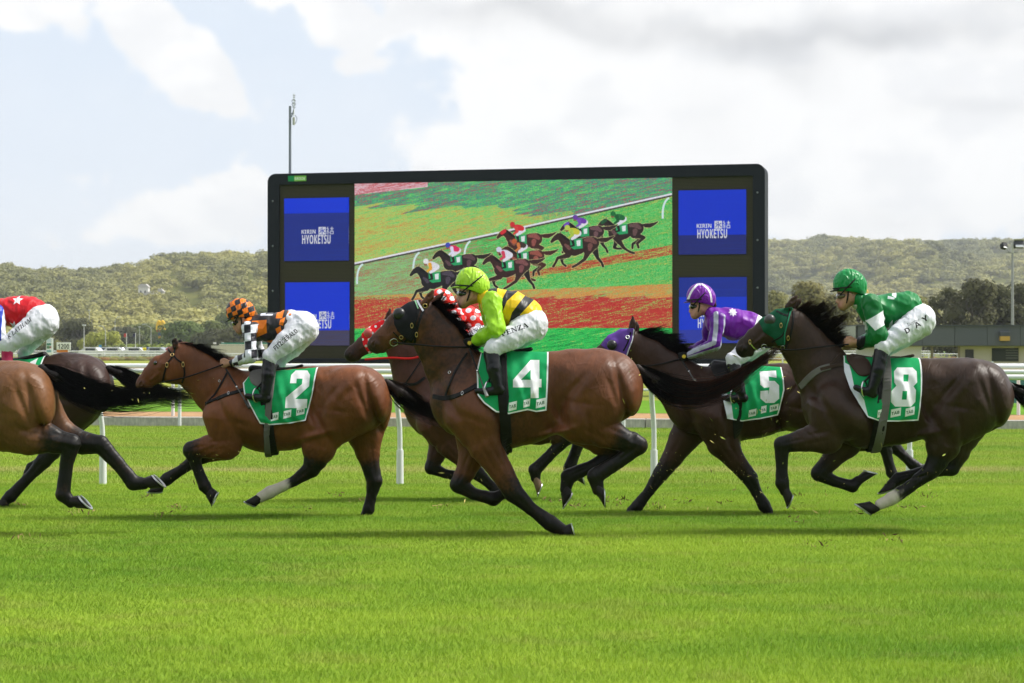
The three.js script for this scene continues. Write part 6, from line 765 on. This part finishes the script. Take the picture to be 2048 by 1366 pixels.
  {
    const b = new Body(); b.chain(st(J.torso, 0), { w: 1.25, k: .03, ki: .035 }); b.disp = folds(13, .026, J.seed * 3.1);
    const T = sheet(J.box, J.torsoDraw); mesh('racing_silks', b.mesh(.0085, { uvAt: T.uv }), silk(T.t), g);
    if (J.collar) { const c = new Body(), p = st([[nb[0] - 2, nb[1] + 1, nb[2] * 1.02]], 0)[0], d = HP(.25, .9, .43); c.chain([p, [mix(p[0], d[0], .35), mix(p[1], d[1], .35), 0, p[3] * .8]], { w: .95, k: 0 }); mesh('collar', c.mesh(.008), std(J.collar, .6), g); }
  }
  const sleeveT = sheet(J.box, J.sleeveDraw, 3);
  for (const q of [1, -1]) { const b = new Body(), A = q > 0 ? J.arm : armF; const z = q > 0 ? zA : neg(zA), S0 = st(A, z); const t0 = st([[J.torso[1][0] - 2, J.torso[1][1] - 2, A[0][2] * .9]], z[0] * .62)[0]; b.chain([t0, ...S0], { k: .02, ki: .012 }); b.disp = folds(18, .022, J.seed * 5.7 + q); mesh('sleeve', b.mesh(.0075, { uvAt: sleeveT.uv }), silk(sleeveT.t), g); }
  {
    const b = new Body(); b.chain(st(J.pelvis, 0), { w: 1.22, k: .03, ki: .03 }); for (const q of [1, -1]) b.chain(st(q > 0 ? J.thigh : thighF, q > 0 ? zT : neg(zT)), { w: 1, k: .045, ki: .012 }); b.disp = folds(24, .013, J.seed * 2.3);
    const tx = J.text, T = sheet(J.pbox || J.box, (c, farSide) => { c.fillStyle = 'rgb(224,225,233)'; c.fillRect(-900, 0, 4000, 2000); if (!farSide) for (const q of tx) { c.save(); c.translate(q[1], q[2]); c.rotate(q[3] * Math.PI / 180); c.fillStyle = 'rgb(14,14,20)'; c.font = q[5]; c.textBaseline = 'alphabetic'; const w = c.measureText(q[0]).width; c.scale(q[4] / w, q[6] || 1); c.fillText(q[0], 0, 0); c.restore(); } }, 5);
    mesh('breeches', b.mesh(.0085, { uvAt: T.uv }), phys(0xffffff, .62, { map: T.t, bumpMap: clothBump, bumpScale: .009, specularIntensity: .4 }), g);
  }
  for (const q of [1, -1]) {
    const S = q > 0 ? J.shin : shinF, Fo = q > 0 ? J.foot : footF, z = q > 0 ? zS : neg(zS), zf = q > 0 ? zF : neg(zF), b = new Body(); b.chain(st(S, z), { k: .02, ki: .01, w: .9 }); b.chain(st(Fo, zf), { k: .02, ki: .01, w: .85 }); b.disp = folds(30, .004, q + J.seed);
    const o = mesh('boot', b.mesh(.008, { colorAt: (x, y, z) => { const py = pyOf(y); return J.cuff && py < J.cuff[0] ? J.cuff[1] : py < S[0][1] + (J.sock ?? 18) ? [.012, .012, .014] : [.0075, .0078, .010]; } }), phys(0xffffff, .35, { vertexColors: true, specularIntensity: .5, clearcoat: .25, clearcoatRoughness: .2 }), g);
    const tp = Lp(Fo[1][0] + 4, Fo[1][1] - 2, zf[1]), tr = new THREE.TorusGeometry(.062, .008, 6, 20); tr.scale(.75, 1.05, 1); tr.rotateY(.9); tr.translate(tp.x - .02, tp.y + .012, tp.z); mesh('stirrup_iron', tr, M.steel, g);
    const kp = Lp(S[0][0] + 10, S[0][1] + 14, zS[0] * q * .95); mesh('stirrup_leather', rod(kp, V(tp.x - .02, tp.y + .07, tp.z), .009, 6), M.leather, g);
  }
  // ---- helmet, goggles, straps, hair
  {
    const b = new Body(); b.chain([HP(0, .02, .98)], { w: .86, k: .02 }); b.chain([HP(.2, .12, .86)], { w: .86, k: .06 }); b.chain([HP(.5, .34, .5)], { w: 1.1, k: .1 }); b.disp = J.capFolds ? folds(24, .007, J.seed) : null;
    const inner = new Body(); inner.chain([HP(0.03, .1, .84)], { w: .86, k: .02 });
    const pl = (x, y) => { const dx = x - HP(0, 0, 1)[0], dy = y - HP(0, 0, 1)[1], k = hr * m, u = (dx * ct - dy * sn) / k, v = (-dx * sn - dy * ct) / k; return [u, v]; };
    const T = sheet([hx - hr * 1.6, hy - hr * 1.6, hx + hr * 1.6, hy + hr * 1.6], (c, f) => J.capDraw(c, f, hq, hr), 6);
    mesh('helmet', b.mesh(.007, { uvAt: T.uv, region: (x, y, z) => { const [, v] = pl(x, y), u = pl(x, y)[0]; return Math.max((v - (.52 + Math.max(0, u) * .22)) * hr * m, -inner.d(x, y, z)); } }), silk(T.t, { ro: .35 }), g);
    const pk = new Body(); pk.chain([HP(-.7, .42, .1), HP(-1.16, .52, .035)], { w: 7, k: 0 }); mesh('helmet_peak', pk.mesh(.007), std(J.peakCol || lin(.012, .012, .012), .4), g);
    const loop = (u0, v0, u1, v1, rz, r) => { const pts = []; for (let i = 0; i < 28; i++) { const a = i / 28 * 6.2832, u = mix(u0, u1, .5 - .5 * Math.cos(a)), v = mix(v0, v1, .5 - .5 * Math.cos(a)), p = HP(u, v, 1, rz * Math.sin(a)); pts.push(V(p[0], p[1], p[2])); } return tube(pts, r, 56, 5, true); };
    mesh('helmet_band', loop(-.99, .34, 1.02, .16, .9, .0065), std(lin(.02, .022, .02), .6), g);
    mesh('goggle_strap', loop(-.62, .86, .78, -.62, .96, .0065), std(lin(.018, .018, .018), .6), g);
    const gg = new Body(); gg.chain([HP(-.52, .8, .17, .3), HP(-.6, .84, .17, 0), HP(-.52, .8, .17, -.3)], { k: .02, ki: .02 }); gg.chain([HP(-.28, .8, .14, .5), HP(-.52, .82, .17, .32)], { k: .02 }); gg.chain([HP(-.28, .8, .14, -.5), HP(-.52, .82, .17, -.32)], { k: .02 });
    mesh('goggles', gg.mesh(.006), phys(J.goggleCol || lin(.008, .008, .01), .15, { clearcoat: 1 }), g);
    const cs = [HP(.02, .5, 1, .8), HP(-.02, .9, 1, .74), HP(-.12, 1.35, 1, .5), HP(-.3, 1.72, 1, 0), HP(-.12, 1.35, 1, -.5), HP(-.02, .9, 1, -.74), HP(.02, .5, 1, -.8)].map((a) => V(a[0], a[1], a[2])); mesh('chin_strap', tube(cs, .0075, 40, 5), std(lin(.015, .015, .015), .7), g);
    if (J.hair) { const hb = new Body(); hb.chain([HP(.62, .62, .26), HP(.98, .5, .3), HP(1.12, .62, .2)], { k: .03, ki: .02, w: .9 }); hb.disp = (x, y, z) => (vn(x * 70, y * 70, z * 70) - .5) * .016; mesh('hair', hb.mesh(.006), std(J.hair, .7), g); }
  }
  // ---- reins from the bit to the hands
  if (J.rein) { for (const q of [1, -1]) { const pts = J.rein.map((a, i) => { const z = i === J.rein.length - 1 ? zA[2] : a[2] ?? .12; return Lp(a[0], a[1], z * q).add(base).sub(H.g.position); }); mesh('rein', tube(pts, J.reinR || .0075, 30, 5), M[J.reinM || 'leather'], H.g); } }
  if (J.whip) { const w = J.whip, a = P(w[0], w[1], D - .13), c = P(w[2], w[3], D - (w[4] ?? .34)), mid = a.clone().lerp(c, .45), wg = group('riding_whip', a, w[5], 'whip'); const o = (p) => p.clone().sub(a); mesh('grip', rod(o(a), o(mid), .009, 8, .0075), M.leather, wg); mesh('collar', rod(o(mid), o(mid.clone().lerp(c, .04)), .011, 8), M.steel, wg); mesh('shaft', rod(o(mid), o(a.clone().lerp(c, .82)), .006, 6), std(lin(.1, .1, .1), .5), wg); mesh('flap', rod(o(a.clone().lerp(c, .8)), o(c), .012, 6, .016), std(lin(w[6] ?? .2, w[6] ?? .19, w[6] ?? .18), .6), wg); }
  return g;
}
const fill = (c, col) => { c.fillStyle = col; c.fillRect(-900, 0, 4000, 2000); };
const poly = (c, col, pts) => { c.fillStyle = col; c.beginPath(); pts.forEach((p, i) => i ? c.lineTo(p[0], p[1]) : c.moveTo(p[0], p[1])); c.closePath(); c.fill(); };
const star = (c, x, y, r, n, k, rot = 0) => { c.beginPath(); for (let i = 0; i < n * 2; i++) { const a = rot + i * Math.PI / n - Math.PI / 2, q = i % 2 ? r * k : r; c.lineTo(x + Math.cos(a) * q, y + Math.sin(a) * q); } c.closePath(); c.fill(); };
makeJockey({
  on: 'h4', seed: 4, label: 'jockey in yellow silks with black hoops and lime cap and sleeves, PENZA on breeches', head: [942, 564, 31, 8],
  torso: [[968, 594, 17], [992, 608, 33], [1022, 618, 36], [1050, 629, 31], [1060, 634, 27]], arm: [[985, 604, 21], [992, 658, 18], [954, 680, 12.5]], hand: [937, 687], glove: true,
  pelvis: [[1062, 645, 33], [1040, 640, 29]], thigh: [[1062, 650, 30], [1022, 676, 23.5], [985, 697, 17], [985, 711, 14]], shin: [[983, 704, 15], [988, 738, 15], [995, 772, 11]], foot: [[1001, 781, 9.5], [977, 783, 8], [955, 782, 6]],
  box: [890, 540, 1110, 720], collar: null,
  torsoDraw: (c) => { fill(c, 'rgb(236,196,14)'); const K = 'rgb(38,40,42)'; poly(c, K, [[979, 565], [996, 568], [993, 592], [973, 600]]); poly(c, K, [[1016, 576], [1036, 582], [1014, 603], [1003, 630], [1000, 665], [985, 665], [997, 615]]); poly(c, K, [[1051, 590], [1068, 600], [1040, 630], [1033, 660], [1012, 668], [1024, 626]]); },
  sleeveDraw: (c) => fill(c, 'rgb(160,214,44)'), capDraw: (c) => fill(c, 'rgb(172,220,52)'), peakCol: lin(.42, .68, .05), capFolds: true,
  text: [['PENZA', 1004, 674, -20, 57, 'bold 14px serif', 1]], rein: [[787, 685, .075], [830, 689, .15], [880, 693, .14], [934, 694]], whip: [939, 698, 974, 793, .36, 'dark riding whip with pale flap held by jockey in yellow and black', .3],
});
makeJockey({
  on: 'h2', seed: 2, label: 'jockey in black and orange silks with checked orange cap, FITZGERALD on breeches', head: [477, 622, 25.5, -17],
  torso: [[497, 639, 13], [510, 656, 24], [541, 654, 29], [570, 649, 27], [580, 648, 25]], arm: [[498, 656, 14], [501, 714, 12], [466, 725, 8]], hand: [449, 727], armF: [[504, 656, 13], [522, 712, 11], [474, 722, 8]], handF: [455, 724],
  pelvis: [[604, 653, 31], [584, 646, 26]], thigh: [[605, 656, 29], [572, 685, 22], [541, 711, 15], [539, 724, 12.5]], thighF: [[610, 660, 28], [586, 695, 20], [561, 720, 13], [561, 728, 11]], shin: [[538, 722, 13], [536, 750, 12.5], [531, 786, 9.8]], foot: [[534, 797, 8.5], [513, 795, 7.5], [495, 792, 5.5]],
  box: [430, 590, 650, 760], sock: 24,
  torsoDraw: (c) => { fill(c, 'rgb(48,46,50)'); const O = 'rgb(244,128,28)'; poly(c, O, [[507, 642], [537, 640], [538, 666], [512, 677]]); poly(c, O, [[488, 642], [505, 630], [506, 638], [494, 650]]); poly(c, O, [[556, 622], [570, 620], [568, 637], [555, 637]]); poly(c, O, [[564, 640], [574, 634], [570, 652], [562, 650]]); poly(c, O, [[578, 618], [590, 618], [586, 630], [576, 632]]); poly(c, O, [[555, 658], [565, 652], [568, 668], [558, 668]]); poly(c, O, [[535, 682], [548, 680], [540, 694], [528, 694]]); c.fillStyle = 'rgb(225,228,240)'; c.fillRect(523, 625, 10, 6); c.fillRect(536, 628, 12, 3); c.fillRect(523, 629, 24, 2.4); },
  sleeveDraw: (c) => { fill(c, 'rgb(228,230,240)'); const K = 'rgb(42,42, 50)'; for (let r = 0; r < 9; r++) { const y = 634 + r * 16.5; for (let k = -1; k < 5; k++) if ((r + k) % 2 === 0) { if (r < 5) poly(c, K, [[480 + k * 13 + r * 1.2, y], [493 + k * 13 + r * 1.2, y - 2], [494 + k * 13 + r * 1.2, y + 14.5], [481 + k * 13 + r * 1.2, y + 16.5]]); } } poly(c, 'rgb(228,230,240)', [[455, 717], [495, 708], [498, 735], [455, 740]]); poly(c, K, [[480, 710], [491, 706], [492, 718], [482, 723]]); poly(c, K, [[456, 716], [468, 716], [468, 735], [456, 735]]); poly(c, K, [[470, 726], [481, 723], [483, 735], [472, 736]]); },
  capDraw: (c, f, hq, r) => { fill(c, 'rgb(244,126,30)'); for (let i = -4; i < 4; i++) for (let j = -4; j < 4; j++) if ((i + j) % 2 === 0) poly(c, 'rgb(42,42,48)', [hq(i * .42, j * .42), hq(i * .42 + .42, j * .42 - .06), hq(i * .42 + .42, j * .42 + .36), hq(i * .42, j * .42 + .42)]); }, hair: lin(.3, .15, .06),
  text: [['FITZGERALD', 559, 702, -40.5, 58, 'bold 10px sans-serif', 1.25], ['M R KEM', 562, 687, -40.5, 26, '6px sans-serif', .9]], rein: [[322, 765, .07], [370, 755, .13], [410, 742, .13], [446, 729]], whip: [452, 738, 499, 816, .36, 'thin dark riding whip held by jockey in black and orange', .04],
});
makeJockey({
  on: 'h8', seed: 8, label: 'jockey in green silks with white armband and green cap, DAY on breeches', head: [1696, 567, 30.5, 0],
  torso: [[1718, 601, 17], [1742, 617, 29], [1775, 622, 32], [1806, 614, 29], [1818, 610, 25]], arm: [[1742, 607, 19], [1758, 674, 18], [1724, 684, 12]], hand: [1700, 684], armF: [[1736, 610, 17], [1750, 676, 15], [1722, 690, 11]], handF: [1694, 690],
  pelvis: [[1838, 637, 31], [1818, 628, 27]], thigh: [[1838, 641, 29.5], [1802, 668, 23], [1766, 694, 17], [1763, 706, 14]], shin: [[1763, 704, 15], [1756, 740, 14.5], [1745, 776, 10.5]], foot: [[1746, 787, 9.5], [1729, 782, 8], [1712, 775, 6]],
  box: [1650, 540, 1880, 720], collar: lin(.7, .7, .72),
  torsoDraw: (c) => { fill(c, 'rgb(16,124,62)'); const W = 'rgb(236,238,240)'; poly(c, W, [[1727, 588], [1738, 587], [1736, 596], [1729, 598]]); poly(c, W, [[1737, 586], [1752, 586], [1753, 592], [1744, 592], [1742, 601], [1735, 600]]); poly(c, W, [[1780, 592], [1784, 583], [1792, 583], [1786, 597]]); poly(c, W, [[1772, 592], [1784, 596], [1782, 600], [1770, 598]]); poly(c, W, [[1774, 648], [1779, 640], [1782, 656], [1776, 664]]); poly(c, W, [[1784, 644], [1789, 640], [1790, 652], [1785, 656]]); },
  sleeveDraw: (c) => { fill(c, 'rgb(14,112,54)'); poly(c, 'rgb(236,238,242)', [[1722, 642], [1768, 615], [1771, 643], [1737, 662]]); poly(c, 'rgb(28,30,34)', [[1708, 672], [1722, 672], [1722, 700], [1708, 700]]); }, capDraw: (c) => fill(c, 'rgb(20,138,70)'), capFolds: true, hair: lin(.55, .36, .13), goggleCol: lin(.12, .08, .065),
  text: [['D', 1798, 669, -27, 13, 'bold 14px sans-serif', 1.05], ['A', 1820, 658, -30, 13, 'bold 14px sans-serif', 1.05], ['Y', 1837, 646, -33, 13, 'bold 14px sans-serif', 1.05], ['Lupine', 1803, 654, -24, 28, 'italic 8px serif', 1]], rein: [[1530, 694, .08], [1580, 700, .14], [1640, 694, .14], [1697, 689]],
});
makeJockey({
  on: 'h5', seed: 5, label: 'jockey in purple silks with white flower and purple cap with white stripes', head: [1399, 592, 26, 1],
  torso: [[1421, 625, 14], [1437, 641, 25], [1468, 648, 30], [1498, 648, 25], [1510, 649, 22]], arm: [[1436, 638, 15], [1430, 689, 13], [1382, 710, 8.5]], hand: [1366, 714], armF: [[1422, 640, 13], [1412, 686, 11], [1376, 706, 8]], handF: [1360, 712], glove: true,
  pelvis: [[1530, 665, 27], [1506, 658, 23]], thigh: [[1530, 668, 25], [1496, 697, 20], [1468, 719, 16], [1468, 731, 13.5]], shin: [[1467, 730, 13.5], [1474, 755, 12.5], [1482, 785, 9.5]], foot: [[1488, 796, 9], [1466, 797, 7.5], [1447, 796, 5.5]],
  box: [1350, 560, 1570, 750],
  torsoDraw: (c) => { fill(c, 'rgb(118,28,160)'); c.fillStyle = 'rgb(240,238,245)'; star(c, 1463, 625, 9, 8, .62); poly(c, 'rgb(240,240,245)', [[1519, 620], [1540, 630], [1500, 680], [1492, 680]]); },
  sleeveDraw: (c) => { fill(c, 'rgb(92,24,140)'); const S = 'rgb(176,180,196)'; c.strokeStyle = S; c.lineWidth = 9; c.lineJoin = 'round'; for (const o of [[-8, -4], [12, 6]]) { c.beginPath(); c.moveTo(1436 + o[0], 615); c.lineTo(1434 + o[0] * 1, 660); c.lineTo(1428 + o[0] * .8, 690 + o[1]); c.lineTo(1370, 712 + o[1]); c.stroke(); } }, peakCol: lin(.1, .015, .18),
  capDraw: (c, f, hq, r) => { fill(c, 'rgb(122,30,164)'); c.strokeStyle = 'rgb(238,236,242)'; c.lineWidth = r * .15; c.beginPath(); c.moveTo(...hq(-.95, .5)); c.quadraticCurveTo(...hq(-.75, -.6), ...hq(0, -.98)); c.stroke(); c.beginPath(); c.moveTo(...hq(.05, -.95)); c.quadraticCurveTo(...hq(.85, -.6), ...hq(.86, .5)); c.stroke(); c.fillStyle = 'rgb(200,190,210)'; c.beginPath(); c.arc(...hq(0, -.95), r * .16, 0, 7); c.fill(); }, hair: lin(.06, .03, .018),
  text: [], rein: [[1190, 735, .06], [1250, 733, .12], [1310, 730, .12], [1363, 717]], whip: [1365, 722, 1393, 768, .3, 'thin whip held by jockey in purple silks', .1],
});
const dots = (c, x0, y0, x1, y1, s, r, ox = 0) => { c.fillStyle = 'rgb(238,236,244)'; for (let j = 0, y = y0; y < y1; y += s * .8, j++) for (let x = x0 + (j % 2) * s * .5 + ox; x < x1; x += s) { c.beginPath(); c.ellipse(x, y, r * 1.08, r * .9, -.2, 0, 7); c.fill(); } };
makeJockey({
  on: 'hr', seed: 6, label: 'jockey in red silks and cap with white spots, behind horse number 4', head: [880, 600, 23.5, 0],
  torso: [[900, 613, 13], [914, 629, 22], [938, 637, 25], [966, 650, 24], [974, 654, 22]], arm: [[914, 632, 13], [926, 668, 11], [888, 690, 8]], hand: [872, 694], glove: true, handF: [868, 696], armF: [[906, 634, 12], [918, 670, 10], [882, 692, 8]],
  pelvis: [[985, 668, 25], [966, 662, 22]], thigh: [[984, 670, 23], [954, 672, 19], [930, 688, 14], [930, 698, 12]], shin: [[929, 697, 12], [936, 722, 11], [944, 755, 8.5]], foot: [[946, 764, 8], [930, 764, 7], [912, 763, 5]],
  box: [840, 570, 1020, 720], torsoDraw: (c) => { fill(c, 'rgb(230,34,26)'); dots(c, 900, 606, 990, 680, 19, 5.6, 9); }, sleeveDraw: (c) => { fill(c, 'rgb(226,32,26)'); dots(c, 880, 610, 960, 710, 19, 5.4); }, capDraw: (c) => { fill(c, 'rgb(232,40,28)'); dots(c, 850, 570, 920, 630, 17, 5.2, 4); }, peakCol: lin(.6, .02, .02),
  text: [['TH NOON', 937, 674, -30, 44, 'bold 11px serif', 1]], rein: [[730, 719, .09], [780, 716, .13], [830, 716, .14], [868, 698]], reinM: 'redStrap', reinR: .013,
});
makeJockey({
  on: 'hb', seed: 3, label: 'jockey in red silks with white stars at left edge, K LATHAM on breeches', head: [-34, 604, 25, -6],
  torso: [[-12, 612, 15], [8, 624, 27], [36, 625, 32], [62, 624, 28], [72, 626, 24]], arm: [[-4, 624, 14], [0, 672, 13], [-34, 692, 8]], hand: [-50, 696],
  pelvis: [[84, 639, 33], [66, 630, 27]], thigh: [[84, 643, 29.5], [47, 668, 23], [14, 691, 16.5], [14, 701, 13]], thighF: [[88, 649, 28], [64, 680, 19], [48, 706, 12.5], [48, 714, 11]], shin: [[14, 700, 12], [15, 728, 11], [18, 765, 9]], shinF: [[48, 713, 10.5], [47, 735, 10], [46, 770, 8.5]], foot: [[22, 776, 8.5], [2, 777, 7.5], [-16, 776, 5.5]],
  box: [-60, 570, 130, 730], cuff: [721, [.42, .012, .07]],
  torsoDraw: (c) => { fill(c, 'rgb(206,22,36)'); c.fillStyle = 'rgb(242,242,246)'; star(c, 42, 601, 11, 5, .42); star(c, 34, 652, 10, 5, .42, .4); star(c, 0, 630, 10, 5, .42); }, sleeveDraw: (c) => { fill(c, 'rgb(232,236,246)'); poly(c, 'rgb(24,64,190)', [[5, 600], [16, 600], [18, 690], [-30, 710], [-34, 702], [8, 678]]); }, capDraw: (c) => { fill(c, 'rgb(24,60,180)'); },
  text: [['K LATHAM', 33, 679, -40, 57, 'italic bold 12px serif', 1]], rein: [[-180, 750, .07], [-130, 735, .13], [-50, 700]],
});
// ---------------------------------------------------------------- turf thrown up by the hooves, lying tufts
{
  const r = rng(31), g = new THREE.BufferGeometry(); g.setAttribute('position', new THREE.Float32BufferAttribute([-.5, 0, 0, .1, .12, .02, .5, .02, .06, .05, -.1, .03], 3)); g.setIndex([0, 1, 3, 1, 2, 3]); g.computeVertexNormals();
  const spots = [[1560, 900, 70, 60, 19.2, 120], [1330, 960, 60, 60, 19.2, 70], [1480, 960, 70, 60, 19.2, 90], [1640, 980, 60, 60, 17.4, 60], [1850, 970, 70, 60, 17.2, 50], [960, 960, 80, 50, 20.6, 50], [1100, 900, 60, 60, 17.5, 30], [430, 930, 80, 50, 18.9, 40], [1500, 780, 120, 80, 19.1, 40], [1260, 760, 40, 50, 16.9, 14], [300, 780, 120, 40, 17, 14]];
  const n = spots.reduce((a, s) => a + s[5], 0), im = new THREE.InstancedMesh(g, std(0xffffff, .8, { side: THREE.DoubleSide }), n), c = new THREE.Color(); let k = 0;
  for (const [px, py, sxp, syp, d, m] of spots) for (let i = 0; i < m; i++) { const gx = (r() + r() + r() - 1.5) * 1.1, gy = (r() + r() + r() - 1.5) * 1.1, p = P(px + gx * sxp, py + gy * syp, d - .35 + r() * .25), s = .016 + r() * r() * .07; if (p.y < .03) p.y = .03 + r() * .1; im.setMatrixAt(k, new THREE.Matrix4().compose(p, new THREE.Quaternion().setFromEuler(new THREE.Euler(r() * 6, r() * 6, r() * 6)), V(s, s, s))); const t = r(); im.setColorAt(k++, t < .5 ? c.setRGB(.6, .52, .16) : t < .8 ? c.setRGB(.42, .5, .1) : c.setRGB(.12, .08, .04)); }
  im.name = 'grass_clippings'; tag(im, 'torn grass bits flying round the hooves', 'grass clippings', null, 'stuff'); shadow(im); scene.add(im);
  const lie = new THREE.InstancedMesh(g, std(0xffffff, .9, { side: THREE.DoubleSide }), 520); k = 0; const cl = []; for (let i = 0; i < 30; i++) cl.push([r() * 2200 - 80, 1000 + r() * r() * 130]); for (let i = 0; i < 520; i++) { const q = cl[i % 30], d = EYE * F / (q[1] - HZ), s = .02 + r() * .06; const p = V((q[0] - CX) * d / F + (r() - .5) * .22, .05 + r() * .035, -d + (r() - .5) * .5); lie.setMatrixAt(k, new THREE.Matrix4().compose(p, new THREE.Quaternion().setFromEuler(new THREE.Euler(r() * 6, r() * 6, r() * 6)), V(s, s, s))); const t = r(); lie.setColorAt(k++, t < .6 ? c.setRGB(.3, .22, .09) : c.setRGB(.14, .09, .045)); }
  lie.name = 'torn_turf'; tag(lie, 'scattered brown divots and dry grass on the turf', 'turf', null, 'stuff'); shadow(lie); scene.add(lie);
}
renderer.render(scene, camera);
